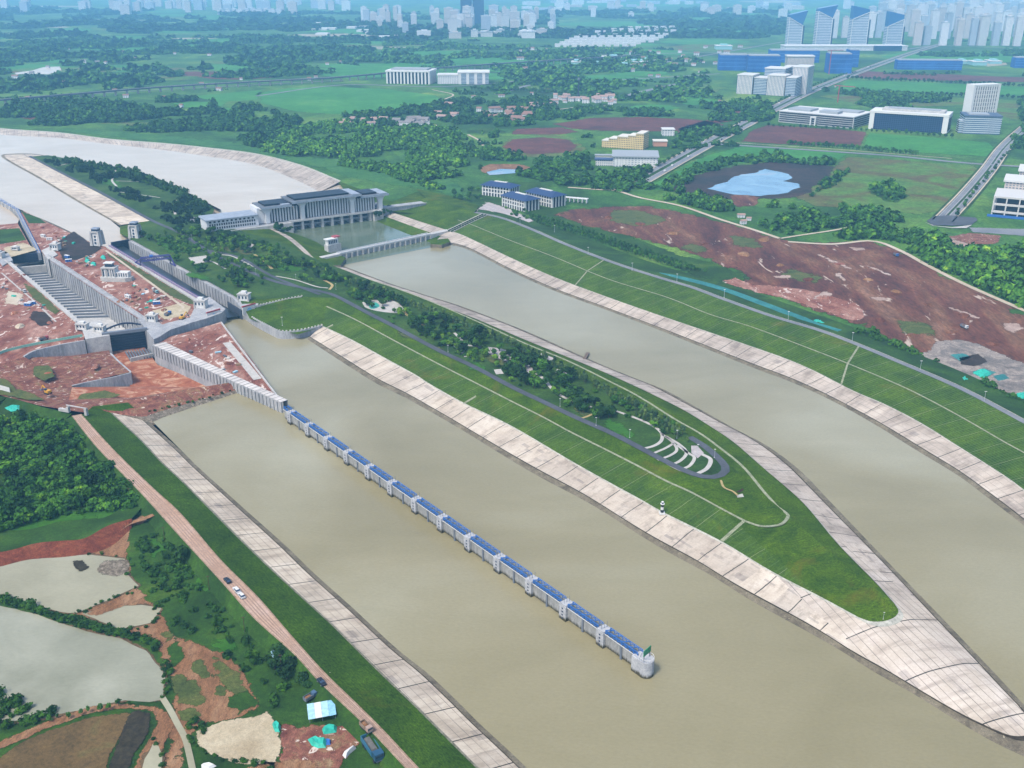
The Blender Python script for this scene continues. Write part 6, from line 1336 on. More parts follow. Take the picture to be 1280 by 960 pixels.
KINDS_ = {'broadleaf_tree': [crown_mesh('broad_crown', lf_dark, 3.6, 2.9, 230, .62, s) for s in range(3)], 'shade_tree': [crown_mesh('mid_crown', lf_mid, 3.4, 2.5, 210, .62, s + 10) for s in range(3)],
          'young_tree': [crown_mesh('thin_crown', lf_pale, 1.5, 2.5, 80, .42, s + 20, 4, .35) for s in range(3)], 'shrub': [crown_mesh('shrub_crown', lf_bush, 2.6, 1.4, 150, .5, s + 30) for s in range(3)], 'sapling': [crown_mesh('sapling_crown', lf_mid, 1.5, 1.7, 70, .42, s + 40, 4) for s in range(2)],
          'hedgerow_tree': [crown_mesh('hedge_crown', lf_dark, 3.4, 2.6, 160, .7, s + 60) for s in range(2)], 'roadside_tree': [crown_mesh('road_crown', lf_mid, 3.0, 2.6, 160, .62, s + 70) for s in range(2)],
          'forest_tree': [crown_mesh('forest_crown', lf_wood, 5.0, 3.6, 330, .72, s + 50, 8) for s in range(3)]}
KINDS_['broadleaf_tree'].append(crown_mesh('broad_crown', lf_mid, 3.8, 3.0, 220, .6, 7)); KINDS_['forest_tree'].append(crown_mesh('forest_crown', lf_bush, 4.6, 3.2, 300, .7, 57, 8))
rt = random.Random(21)
def tree(kind, p, s, label, grp, trunk=True):
    t = bpy.data.objects.new(kind, None); COL.objects.link(t); t.location = p; t.rotation_euler = (0, 0, rt.uniform(0, 6.28)); t.scale = (s * rt.uniform(.85, 1.15), s * rt.uniform(.85, 1.15), s * rt.uniform(.85, 1.2)); tag(t, label, 'shrub' if kind == 'shrub' else 'tree', grp)
    c = bpy.data.objects.new('crown', rt.choice(KINDS_[kind])); COL.objects.link(c); c.parent = t
    if trunk:
        c.location.z = 1.3; q = bpy.data.objects.new('trunk', TRs if kind in ('young_tree', 'sapling') else TR); COL.objects.link(q); q.parent = t
    return t
def scatter(poly, n, z, kinds, label, grp, s0=.8, s1=1.3, dens=None, zf=None):
    xs = [p[0] for p in poly]; ys = [p[1] for p in poly]; k = 0; tries = 0
    while k < n and tries < n * 60:
        tries += 1; x, y = rt.uniform(min(xs), max(xs)), rt.uniform(min(ys), max(ys))
        if not inside(x, y, poly): continue
        if dens and mnoise.noise(P(x, y, z) * dens[0]) < dens[1]: continue
        tree(kinds if isinstance(kinds, str) else rt.choice(kinds), P(x, y, zf(x, y) if zf else z), rt.uniform(s0, s1), label, grp, kinds != 'shrub'); k += 1
isl = [(290, 296), (345, 306), (400, 332), (440, 350), (520, 380), (590, 407), (680, 444), (740, 475), (800, 508), (850, 540), (842, 545), (800, 540), (770, 524), (745, 522), (720, 516), (690, 502), (640, 478), (595, 457), (545, 433), (500, 410), (460, 388), (430, 368), (380, 350), (340, 332), (300, 318), (270, 304)]
def clear(poly_list): pass
scatter([(330, 318), (400, 336), (440, 354), (530, 388), (610, 420), (670, 446), (720, 478), (690, 496), (640, 474), (590, 450), (540, 426), (480, 398), (430, 366), (380, 350), (330, 332)], 105, 12.4, 'broadleaf_tree', 'dark bushy tree in the planted belt of the island park', 'dark trees of the island park', .75, 1.35, (.02, -.12))
scatter(isl, 75, 12.4, 'shade_tree', 'mid green round tree in the island park lawns', 'mid green trees of the island park', .55, 1.1)
scatter([(700, 484), (720, 488), (745, 506), (770, 520), (765, 532), (740, 524), (715, 510), (705, 500)], 24, 12.4, 'broadleaf_tree', 'dark tree in the clump left of the curved white tip paths', 'dark clump by the tip paths', .8, 1.2)
scatter(isl, 70, 12.4, 'shrub', 'low shrub in the planted belt of the island park', 'shrubs of the island park', .5, 1.1)
row = arc(pl([(440, 353), (520, 384), (590, 411), (660, 441), (720, 470), (770, 496), (820, 524), (850, 543)], 12.3), 92)
for i, p in enumerate(row):
    for d in (0, 7): tree('young_tree', p + Vector((rt.uniform(-2, 2), -d + rt.uniform(-2, 2), 0)), rt.uniform(.75, 1.35), 'slim pale young tree in the rows along the island right crest', 'slim pale trees of the island crest')
scatter([(800, 515), (850, 543), (862, 556), (845, 556), (826, 540), (790, 522)], 22, 12.3, 'young_tree', 'slim pale young tree round the curved white tip paths', 'slim trees at the tip paths', .7, 1.1)
upk = [(50, 200), (100, 203), (170, 216), (225, 240), (262, 262), (255, 280), (220, 282), (185, 266), (130, 234), (80, 212)]
scatter([(215, 288), (262, 288), (300, 300), (330, 318), (300, 316), (262, 303), (230, 296)], 60, 12.4, 'broadleaf_tree', 'dark tree in front of the low wing of the sluice hall', 'dark trees before the sluice hall', .7, 1.15)
scatter([(178, 296), (215, 296), (250, 312), (300, 340), (330, 356), (300, 362), (270, 352), (225, 330)], 46, 12.4, 'shade_tree', 'mid green tree on the lawns beside the finished lock', 'trees beside the finished lock', .7, 1.3)
scatter([(288, 340), (308, 345), (318, 358), (300, 362), (286, 352)], 14, 12.4, 'broadleaf_tree', 'dark tree in the grove above the lock gatehouse', 'grove above the lock gatehouse', .9, 1.4)
scatter([(341, 283), (366, 284), (364, 292), (350, 294)], 12, 8.5, 'broadleaf_tree', 'dense dark tree left of the sluice gates', 'dark trees left of the sluice gates', .7, 1.0); scatter([(466, 265), (488, 262), (494, 268), (478, 272), (468, 271)], 14, 7, 'broadleaf_tree', 'dense dark tree right of the sluice gates', 'dark trees right of the sluice gates', .7, 1.0)
scatter([(562, 240), (600, 236), (604, 252), (570, 252)], 26, 8, 'shade_tree', 'small tree left of the dark blue roofed halls', 'trees left of the blue roofed halls', .6, 1.0); scatter([(632, 262), (668, 272), (662, 280), (640, 272)], 16, 9, 'shade_tree', 'small tree in front of the dark blue roofed halls', 'trees before the blue roofed halls', .5, .8)
# plantation between dike road and red land: rows of small trees
q1, q2 = arc(pl([(655, 266), (720, 286), (790, 310), (880, 341)], 8.2), 46), arc(pl([(672, 280), (730, 297), (790, 318), (850, 337)], 8.2), 46)
for i in range(46):
    for k in range(6):
        p = q1[i].lerp(q2[i], k / 5) + Vector((rt.uniform(-1.4, 1.4), rt.uniform(-1.4, 1.4), 0)); tree('sapling', p, rt.uniform(.9, 1.35), 'small dark tree in the plantation rows between dike road and red land', 'plantation rows by the dike', True)
# road rows on the plain
def row_trees(ps, n, label, grp, s=1.0, kind='roadside_tree'):
    for p in arc(pl(ps, 8.1), n): tree(kind, p + Vector((rt.uniform(-1.5, 1.5), rt.uniform(-1.5, 1.5), 0)), s * rt.uniform(.8, 1.2), label, grp)
row_trees([(985, 181), (1060, 186), (1145, 194)], 40, 'roadside tree in the row below the brown and green fields', 'row along the cross road', 1.3)
row_trees([(960, 158), (1080, 164), (1190, 172)], 34, 'small tree in the row in front of the office blocks', 'row before the office blocks', 1.1)
row_trees([(1060, 99), (1150, 103), (1285, 109)], 40, 'tree in the hedge row behind the slab tower', 'hedge row behind the slab tower', 1.6, 'hedgerow_tree')
row_trees([(1080, 116), (1180, 120), (1285, 124)], 34, 'tree in the second hedge row behind the slab tower', 'second hedge row behind the slab tower', 1.5, 'hedgerow_tree')
row_trees([(815, 213), (880, 177), (930, 151), (1000, 115), (1060, 92)], 60, 'roadside tree along the left verge of the dual road', 'left verge of the dual road', 1.2); row_trees([(1195, 270), (1222, 236), (1250, 203), (1280, 170)], 26, 'roadside tree along the short road to the asphalt apron', 'verge of the apron road', 1.0)
row_trees([(590, 112), (650, 114), (720, 119), (770, 121)], 46, 'tree in the thin row before the colonnaded hall', 'thin row before the colonnaded hall', 1.6)
KINDS_['park_tree'] = [crown_mesh('park_crown', lf_pk, 3.0, 2.6, 170, .58, s + 90) for s in range(4)]
scatter([(215, 290), (262, 286), (300, 298), (345, 312), (400, 336), (440, 354), (460, 384), (420, 362), (370, 350), (330, 338), (300, 322), (262, 306)], 190, 12.4, 'park_tree', 'mid sized tree in the mixed planting between sluice hall and island road', 'mixed planting by the sluice hall', .55, 1.15, (.025, -.25))
scatter([(440, 366), (520, 398), (600, 432), (680, 470), (760, 512), (720, 512), (640, 478), (560, 438), (470, 390)], 90, 12.4, 'park_tree', 'mid sized tree along the road side of the island belt', 'road side trees of the island belt', .5, 1.0)
# dense woods, one mass each
def icos():
    bm = bmesh.new(); bmesh.ops.create_icosphere(bm, subdivisions=2, radius=1); v = np.array([tuple(q.co) for q in bm.verts]); f = np.array([[q.index for q in t.verts] for t in bm.faces]); bm.free(); return v, f
def ico1():
    bm = bmesh.new(); bmesh.ops.create_icosphere(bm, subdivisions=1, radius=1); v = np.array([tuple(q.co) for q in bm.verts]); f = np.array([[q.index for q in t.verts] for t in bm.faces]); bm.free(); return v, f
def leafball(nq, seed, size):
    r = random.Random(seed); V = []; Fc = []
    for i in range(nq):
        d = Vector((r.gauss(0, 1), r.gauss(0, 1), r.gauss(0, 1) + .35)).normalized(); p = d * r.uniform(.55, 1.08); p.z = max(p.z, -.75)
        n_ = (d + .8 * Vector((r.uniform(-1, 1), r.uniform(-1, 1), r.uniform(-.3, 1)))).normalized(); t = n_.cross(Vector((r.uniform(-1, 1), r.uniform(-1, 1), r.uniform(-1, 1)))).normalized(); b_ = n_.cross(t); l = size * r.uniform(.6, 1.3); k = len(V)
        V += [tuple(p - t*l - b_*l*.7), tuple(p + t*l - b_*l*.6 + n_*l*.3), tuple(p + t*l*.8 + b_*l*.8), tuple(p - t*l*.7 + b_*l*.7 + n_*l*.3)]; Fc += [(k, k+1, k+2), (k, k+2, k+3)]
    return np.array(V), np.array(Fc)
IC2, IC1, IC0 = leafball(70, 1, .30), leafball(34, 2, .42), leafball(16, 3, .6)
def wood(name, polys, mat, z, spacing, r0, r1, dens=None, ic=IC1, hfac=.9, avoid=()):
    cs = []
    for poly in polys:
        w_ = pl(poly, z); xs = [p.x for p in w_]; ys = [p.y for p in w_]; wp = [(p.x, p.y) for p in w_]
        ar = abs(sum(wp[i][0] * wp[(i+1) % len(wp)][1] - wp[(i+1) % len(wp)][0] * wp[i][1] for i in range(len(wp)))) / 2
        n = int(ar / spacing ** 2); k = 0; tr = 0
        while k < n and tr < n * 8:
            tr += 1; x, y = rt.uniform(min(xs), max(xs)), rt.uniform(min(ys), max(ys))
            if not inside(x, y, wp): continue
            if any(inside(x, y, a) for a in avoid): continue
            if dens:
                nv_ = mnoise.noise(Vector((x, y, 0)) * dens[0]) + .5 * mnoise.noise(Vector((x, y, 9)) * dens[0] * 2.7)
                if nv_ < dens[1]: k += .35; continue
            cs.append((x, y)); k += 1
    n = len(cs)
    if not n: return
    v, f = ic; C = np.array(cs); rad = r0 * .7 + (r1 * 1.15 - r0 * .7) * rng.random(n) ** 1.6; hh = rad * rng.uniform(.7, 1.5, n) * hfac
    jit = 1 + rng.normal(0, .05, (n, len(v), 3)); ang = rng.uniform(0, 6.28, n); ca, sa = np.cos(ang)[:, None], np.sin(ang)[:, None]
    vx = v[None, :, 0] * ca - v[None, :, 1] * sa; vy = v[None, :, 0] * sa + v[None, :, 1] * ca
    X = np.stack([vx * rad[:, None], vy * rad[:, None], np.repeat(v[None, :, 2], n, 0) * hh[:, None]], 2) * jit
    X[:, :, 0] += C[:, 0, None]; X[:, :, 1] += C[:, 1, None]; X[:, :, 2] += z + hh[:, None] * .75
    Fa = (f[None] + (np.arange(n) * len(v))[:, None, None]).reshape(-1, 3); X = X.reshape(-1, 3)
    me = bpy.data.meshes.new(name); me.vertices.add(len(X)); me.vertices.foreach_set('co', X.astype(np.float32).ravel()); me.loops.add(Fa.size); me.loops.foreach_set('vertex_index', Fa.astype(np.int32).ravel())
    me.polygons.add(len(Fa)); me.polygons.foreach_set('loop_start', np.arange(0, Fa.size, 3, dtype=np.int32)); me.polygons.foreach_set('loop_total', np.full(len(Fa), 3, dtype=np.int32)); me.update(calc_edges=True); me.materials.append(mat)
    o = bpy.data.objects.new(name, me); COL.objects.link(o); return struct(o, 'stuff')
wp_ = lambda ps: [(p.x, p.y) for p in pl(ps, 8)]
AV = [wp_(a) for a in ([(320, 116), (400, 106), (480, 109), (545, 117), (558, 127), (500, 138), (430, 145), (366, 142), (322, 130)], [(690, 155), (740, 145), (870, 147), (908, 156), (880, 165), (760, 166)], [(620, 186), (638, 170), (682, 166), (724, 172), (738, 186), (712, 196), (668, 198), (630, 195)], [(595, 218), (612, 204), (650, 203), (672, 210), (650, 219)], [(476, 88), (615, 86), (615, 112), (476, 110)], [(740, 172), (835, 166), (840, 186), (830, 212), (735, 212), (735, 198), (748, 192)], [(600, 262), (600, 236), (640, 232), (700, 252), (690, 268)], [(880, 40), (1140, 40), (1140, 66), (1060, 96), (1020, 120), (890, 124)])]
wood('woodland', [[(330, 190), (350, 165), (420, 152), (480, 163), (560, 160), (600, 185), (600, 210), (590, 232), (540, 238), (480, 218), (420, 206), (380, 198)]], lf_wood, 8, 7.5, 3.4, 6.4, (.008, -.22), IC1, avoid=AV)
wood('woodland', [[(0, 155), (0, 132), (120, 122), (240, 125), (320, 135), (380, 150), (360, 165), (330, 186), (240, 172), (120, 160)]], lf_wood, 8, 9.5, 4, 7.5, (.006, -.02), IC1, avoid=AV)
wood('woodland', [[(380, 143), (430, 146), (500, 140), (560, 128), (600, 125), (680, 124), (700, 140), (640, 150), (600, 160), (540, 150), (480, 160), (420, 152)]], lf_wood, 8, 9, 4, 7, (.008, -.1), IC1, avoid=AV)
wood('woodland', [[(600, 160), (640, 150), (700, 138), (820, 138), (840, 146), (760, 146), (690, 152), (640, 160), (622, 170), (622, 190), (660, 200), (740, 196), (740, 214), (800, 214), (830, 200), (800, 228), (780, 240), (700, 232), (660, 222), (600, 212)]], lf_wood, 8, 8.5, 3.5, 6.5, (.01, -.1), IC1, avoid=AV)
wood('woodland', [[(790, 232), (830, 236), (880, 248), (960, 258), (1060, 262), (1110, 268), (1160, 290), (1200, 312), (1290, 320), (1290, 392), (1220, 356), (1160, 328), (1110, 302), (1000, 298), (900, 268), (830, 250)]], lf_wood, 8, 7, 3, 5.6, (.012, -.15), IC1, avoid=[wp_([(1165, 295), (1215, 288), (1255, 292), (1240, 306), (1205, 318)]), wp_([(900, 240), (950, 238), (960, 262), (905, 262)]), wp_([(970, 302), (1000, 292), (1080, 279), (1082, 286), (1010, 302)]), wp_([(700, 240), (850, 262), (985, 304), (990, 296), (850, 254), (720, 230)]), wp_([(1150, 280), (1170, 266), (1290, 266), (1290, 290), (1170, 288)])])
wood('woodland', [[(1150, 300), (1200, 318), (1240, 318), (1290, 308), (1360, 330), (1360, 420), (1290, 390), (1220, 358), (1160, 330)]], lf_wood, 8, 7, 4, 7, (.01, -.6), IC2, avoid=[wp_([(1165, 295), (1215, 288), (1255, 292), (1240, 306), (1205, 318)])])
wood('woodland', [[(830, 232), (860, 214), (900, 202), (960, 196), (1045, 203), (1040, 208), (960, 203), (905, 209), (870, 224), (850, 236)], [(1020, 235), (1045, 222), (1055, 212), (1062, 214), (1040, 236), (1010, 248)], [(1090, 232), (1120, 234), (1130, 246), (1118, 254), (1092, 246)]], lf_wood, 8, 7.5, 3, 6, (.012, -.35), IC1)
wood('woodland', [[(-100, 122), (-60, 60), (100, 50), (300, 46), (460, 50), (480, 88), (420, 92), (300, 100), (120, 114)]], lf_wood, 8, 19, 6, 13, (.003, .02), IC0, .7, avoid=AV + [wp_([(10, 95), (20, 82), (80, 80), (80, 94)])])
wood('woodland', [[(480, 84), (480, 52), (700, 62), (860, 66), (890, 90), (900, 130), (840, 136), (720, 118), (620, 118), (600, 84)]], lf_wood, 8, 16, 5, 11, (.004, .05), IC0, .7, avoid=AV)
wood('woodland', [[(-200, 52), (-100, 6), (200, 14), (500, 18), (700, 16), (980, 10), (1000, 40), (880, 60), (690, 58), (480, 52), (200, 46)]], lf_wood, 8, 36, 10, 24, (.0014, .06), IC0, .5)
wood('woodland', [[(860, 140), (900, 130), (1000, 120), (1040, 112), (1000, 130), (940, 160), (900, 178), (870, 188), (840, 186), (860, 165)], [(1040, 118), (1090, 118), (1200, 124), (1290, 130), (1290, 150), (1200, 160), (1060, 128)], [(1255, 160), (1290, 160), (1290, 200), (1262, 196), (1268, 180)], [(1120, 70), (1290, 62), (1290, 70), (1140, 72)]], lf_wood, 8, 12, 4, 8, (.006, .0), IC1, .8, avoid=AV + [wp_([(960, 125), (1070, 128), (1100, 150), (1270, 100), (1280, 175), (1180, 172), (970, 160)])])
wood('grove', [upk], lf_dark, 12.3, 7.5, 1.8, 3.6, (.014, .0), IC2)
wood('grove', [[(60, 197), (100, 201), (170, 214), (230, 238), (268, 260), (255, 263), (220, 247), (165, 222), (100, 208)]], lf_dark, 12.3, 5.5, 2, 3.6, None, IC2)
hr = random.Random(77); strips = []
for i in range(120):
    y = 40 + 150 * hr.random() ** 1.1; x = hr.uniform(-20, 1290); L_x = hr.uniform(15, 60) * (.5 + y / 150); sl_ = hr.choice((hr.uniform(-.12, .02), hr.uniform(-.02, .12))); t_ = .35 + y / 300
    if 130 < y and (x < 420 or 590 < x < 720 or x > 880): continue
    strips.append([(x, y), (x + L_x, y + sl_ * L_x), (x + L_x, y + sl_ * L_x + t_), (x, y + t_)])
wood('hedgerow', strips, lf_wood, 8, 8, 2.4, 5.0, None, IC0, .9, avoid=AV + [wp_([(700, 110), (790, 228), (830, 228), (890, 180), (1000, 120), (1140, 66), (1100, 66), (880, 160)])])
# dike-foot shrubs on the right
wood('undergrowth', [[(1060, 415), (1085, 414), (1160, 447), (1240, 484), (1300, 506), (1300, 514), (1270, 502), (1200, 470), (1120, 436)]], lf_bush, 8, 4.2, 1.5, 3.2, (.03, -.3), IC1)
# left forest: the trees that can be told apart, over one mass of undergrowth
lfz = 5.0
fpoly = [(-60, 528), (0, 527), (45, 526), (88, 533), (112, 565), (150, 606), (176, 630), (165, 640), (120, 640), (60, 652), (0, 668), (-60, 672)]
wood('undergrowth', [fpoly], lf_wood, lfz - .3, 3.4, 1.6, 3.4, (.03, -.55), IC2, .8)
scatter(fpoly, 190, lfz - .4, 'forest_tree', 'dark round crowned tree in the thick wood left of the dirt road', 'wood left of the dirt road', .4, 1.35, (.02, -.3))
scatter([(162, 672), (200, 668), (240, 720), (300, 790), (350, 840), (380, 872), (350, 890), (320, 860), (262, 806), (205, 780), (172, 728)], 60, lfz - .2, 'shrub', 'low dark shrub on the slope left of the dirt road', 'shrubs on the slope left of the road', .45, 1.1)
scatter([(330, 818), (352, 815), (372, 838), (392, 866), (360, 866), (336, 840)], 12, lfz, 'broadleaf_tree', 'dark tree in the clump left of the dirt road by the camp', 'clump by the dirt road camp', .6, .95)
tree('broadleaf_tree', P(228, 702, lfz), 1.3, 'lone dark tree on the green slope left of the dirt road', None)
wood('undergrowth', [[(168, 670), (205, 665), (255, 730), (310, 790), (345, 832), (320, 850), (262, 800), (205, 765), (176, 720)]], lf_bush, lfz - .2, 4.5, .7, 1.9, (.03, .02), IC1, .7)
dk = arc(pl([(-10, 748), (25, 756), (60, 768), (100, 780), (150, 793), (182, 802), (196, 812)], 5.2), 64)
for p in dk: tree('shrub', p + Vector((rt.uniform(-1, 1), rt.uniform(-1.2, 1.2), 0)), rt.uniform(.7, 1.1), 'bush on the narrow dike between the two ponds', 'bushes on the pond dike', False)
scatter([(-10, 860), (20, 870), (38, 886), (66, 888), (80, 880), (60, 905), (-10, 915)], 26, 5.2, 'shrub', 'bush standing in the shallow left edge of the grey pond', 'bushes in the pond edge', .5, 1.2)
for i in range(9): tree('sapling', P(60 + i * 13 + rt.uniform(-3, 3), 902 - i * 2.6 + rt.uniform(-2, 2), 5.2), rt.uniform(.5, .9), 'small young tree on the red bank below the grey pond', 'saplings on the red pond bank')
scatter([(205, 815), (212, 818), (214, 865), (208, 868)], 10, 5.2, 'shrub', 'bush at the right end of the grey pond', 'bushes at the pond end', .4, .7, )
scatter([(238, 890), (260, 905), (245, 940), (232, 930)], 10, 5.2, 'shrub', 'bush beside the small stream', 'bushes beside the stream', .4, .8); scatter([(300, 950), (330, 945), (345, 965), (300, 968)], 8, 5.2, 'shrub', 'bush in front of the sand patch', 'bushes before the sand patch', .4, .7)

scatter([(180, 298), (225, 292), (262, 308), (300, 326), (332, 350), (318, 356), (280, 338), (240, 322), (200, 308)], 70, 12.4, 'park_tree', 'mid sized tree on the lawns between finished lock and island road', 'lawn trees by the finished lock', .5, 1.1)
for ps, n_ in (([(172, 733), (160, 742), (140, 750), (100, 766)], 12), ([(203, 760), (188, 780), (150, 788)], 8), ([(200, 834), (207, 848), (205, 872)], 9), ([(112, 692), (155, 696), (162, 718)], 6), ([(190, 928), (204, 945), (202, 964)], 6), ([(246, 932), (262, 944), (300, 956)], 7)):
    for p in arc(pl(ps, 5.15), n_): tree('shrub', p + Vector((rt.uniform(-1.5, 1.5), rt.uniform(-1.5, 1.5), 0)), rt.uniform(.25, .55), 'small tuft of reeds at the muddy pond margin', 'reed tufts at the pond margins', False)
for p in arc(pl([(170, 516, 2.5), (200, 512, 2.5), (240, 502, 2.2), (286, 490, 2)], 2), 18): tree('shrub', p + Vector((rt.uniform(-2, 2), rt.uniform(-2, 2), 0)), rt.uniform(.25, .6), 'scrubby tuft on the earth dam at the canal end', 'scrub on the earth dam', False)
# ---------------------------------------------------------------- vehicles and the small camp by the dirt road
m_tyre = flat('tyre_rubber', '#1c1c1e', .8); m_carw = flat('white_car_paint', '#dcdcda', .3, spec=.5); m_cark = flat('black_car_paint', '#22252b', .3, spec=.5)
def car(px, px2, z, mat, label):
    o = P(*px, z); d = P(*px2, z) - o; t = thing('car', label, 'car', o, math.atan2(d.y, d.x))
    mb = MB(); mb.v += [(-2.2, -.9, .35), (2.2, -.9, .35), (2.2, .9, .35), (-2.2, .9, .35), (-2.25, -.9, .95), (2.3, -.88, .85), (2.3, .88, .85), (-2.25, .9, .95)]; mb.f += [(3, 2, 1, 0), (4, 5, 6, 7), (0, 1, 5, 4), (1, 2, 6, 5), (2, 3, 7, 6), (3, 0, 4, 7)]; mb.build('body', mat, t)
    mb = MB(); mb.v += [(-1.9, -.85, .96), (1.0, -.85, .96), (1.0, .85, .96), (-1.9, .85, .96), (-1.4, -.7, 1.5), (.3, -.7, 1.5), (.3, .7, 1.5), (-1.4, .7, 1.5)]; mb.f += [(0, 1, 5, 4), (1, 2, 6, 5), (2, 3, 7, 6), (3, 0, 4, 7)]; mb.build('cabin_glass', m_glass, t)
    MB().box(-1.38, .28, -.68, .68, 1.5, 1.56).build('roof', mat, t)
    for sx in (-1.35, 1.4):
        for sy in (-.85, .85):
            w_ = MB().cyl(0, 0, -.12, .12, .34, .34, 12).build('wheel', m_tyre, t); MB().cyl(0, 0, -.14, .14, .2, .2, 10).build('rim', m_rail, w_); w_.location = (sx, sy, .34); w_.rotation_euler = (R(90), 0, 0)
    t.scale = (1.25,) * 3
car((284.5, 727), (280, 722), 10.7, m_cark, 'dark car on the dirt road ahead of the two white cars'); car((296, 739), (291, 733), 10.7, m_carw, 'white car on the dirt road just behind the dark car'); car((302, 746), (297, 740), 10.7, m_carw, 'rear white car of the pair on the dirt road'); car((402, 854), (407, 860), 10.7, m_cark, 'black car alone on the dirt road near the camp')
m_clut0 = flat('grey_load', '#6b6a66', .9, var=.4)
def truck(px, px2, z, mat, bed, label, s=1.0, long=7.0):
    o = P(*px, z); d = P(*px2, z) - o; t = thing('truck', label, 'truck', o, math.atan2(d.y, d.x))
    MB().box(-long/2, long/2, -.9, .9, .7, 1.0).build('chassis', m_steelg, t); cab_ = MB().box(long/2 - 1.8, long/2, -1.15, 1.15, 1.02, 2.9).build('cab', mat, t); MB().box(long/2 - .1, long/2 + .04, -1.0, 1.0, 1.9, 2.6).build('windscreen', m_glass, cab_)
    mb = MB(); mb.box(-long/2, long/2 - 2, -1.25, 1.25, 1.02, 1.3)
    for y0, y1 in ((-1.25, -1.1), (1.1, 1.25)): mb.box(-long/2, long/2 - 2, y0, y1, 1.3, 2.5)
    mb.box(-long/2, -long/2 + .15, -1.1, 1.1, 1.3, 2.5); mb.build('bed', bed, t)
    MB().taper((-2) / 2, 0, 1.31, 2.3, long - 2.6, 2.1, long - 4, 1.2).build('load', m_rdirt if s < 1.3 else m_clut0, t)
    for sx in (-long/2 + 1, -long/2 + 2.2, long/2 - 1):
        for sy in (-1.05, 1.05): w_ = MB().cyl(0, 0, -.18, .18, .52, .52, 12).build('wheel', m_tyre, t); w_.location = (sx, sy, .52); w_.rotation_euler = (R(90), 0, 0)
    t.scale = (s,) * 3; return t
truck((458, 912), (464, 918), 10.7, flat('pinkish_truck', '#a88f80', .7), flat('dusty_bed', '#8d7a68', .8), 'dusty pinkish truck parked at the kerb of the dirt road above the camp', 1.1, 6)
truck((466, 941), (474, 953), 5.2, flat('dark_blue_truck', '#27506b', .5), flat('blue_bed', '#2f6a86', .6), 'big dark blue truck parked at the camp below the dirt road', 1.7, 8.5)
truck((388, 874), (398, 868), 5.2, flat('blue_grey_truck', '#4a6682', .6), m_steelg, 'blue grey flatbed truck beside the kerb above the camp', 1.0, 6)
def tarp(name, pts, z, h, mat, label, cat):
    q = rag(pl(pts, z), .8, 2); c = sum((p for p in q), Vector()) / len(q); mb = MB(); n = len(q); mb.v = [tuple(p) for p in q] + [tuple(p.lerp(c, .35) + Vector((0, 0, h * rt.uniform(.7, 1.2)))) for p in q] + [tuple(c + Vector((0, 0, h * .9)))]
    for i in range(n): j = (i + 1) % n; mb.f += [(i, j, n + j, n + i), (n + i, n + j, 2 * n)]
    o = mb.build(name, mat); tag(o, label, cat); return o
o, rz, L = frame((386, 905), (421, 899), 5.2); t = thing('shed', 'open camp shed roofed with pale blue and white sheets', 'shed', o, rz)
for x in (.5, L / 2, L - .5):
    for y in (.5, 7.5): MB().box(x - .12, x + .12, y - .12, y + .12, 0, 2.6 + y * .1).build('post', m_steelg, t)
for i, mm in enumerate((m_tarpb, m_wht, m_tarpb, flat('sky_sheet', '#8fc6e0', .5, var=.3))):
    mb = MB(); x0, x1 = i * L / 4, (i + 1) * L / 4 - .05; mb.v += [(x0, -.5, 2.7), (x1, -.5, 2.7 + .1 * i), (x1, 8.5, 3.6), (x0, 8.5, 3.5), (x0, -.5, 2.8), (x1, -.5, 2.8 + .1 * i), (x1, 8.5, 3.7), (x0, 8.5, 3.6)]; mb.f += [(3, 2, 1, 0), (4, 5, 6, 7), (0, 1, 5, 4), (1, 2, 6, 5), (2, 3, 7, 6), (3, 0, 4, 7)]; mb.build('roof_sheet', mm, t)
MB().box(.6, L - .6, 4, 7.4, 0, 2.5).build('stored_goods', m_dark, t)
tarp('covered_pile', [(402, 911), (412, 907), (421, 908), (420, 915), (410, 918), (404, 917)], 5.2, 1.6, m_teal2, 'teal sheet over a pile directly in front of the camp shed', 'covered pile')
tarp('covered_pile', [(341, 905), (347, 902), (351, 908), (349, 916), (343, 915)], 5.2, 1.8, m_teal2, 'teal sheet over a pile beside the sand patch', 'covered pile')
tarp('covered_pile', [(385, 925), (392, 921), (398, 925), (410, 926), (408, 934), (398, 936), (390, 931)], 5.2, 1.6, m_teal2, 'teal sheet over the lowest pile of the camp on red mud', 'covered pile')
tarp('covered_pile', [(408, 925), (414, 926), (413, 931), (408, 931)], 5.2, 1.2, m_blue, 'small blue sheet beside the lowest teal pile', 'covered pile')
tarp('covered_pile', [(432, 899), (440, 897), (443, 904), (437, 908), (431, 905)], 5.2, 1.4, m_teal2, 'green sheeted pile right of the shed against the road slope', 'covered pile')
tarp('covered_pile', [(428, 944), (436, 938), (444, 932), (446, 936), (438, 943), (432, 948)], 5.2, 1.8, m_wht, 'white sheeted pile left of the big blue truck', 'covered pile')
tarp('covered_pile', [(338, 817), (346, 813), (356, 818), (352, 822), (342, 822)], 5.2, 2.0, m_tarpb, 'pale sheeted pile under trees left of the dirt road', 'covered pile')
tarp('covered_pile', [(252, 955), (262, 954), (270, 958), (262, 962), (252, 961)], 5.4, 1.2, m_wht, 'white sheet lying at the bottom edge beside the stream', 'covered pile')
tarp('covered_pile', [(5, 510), (14, 506), (24, 507), (25, 512), (14, 515)], 9.5, 1.0, m_teal2, 'round teal sheet at the left edge of the red site', 'covered pile')
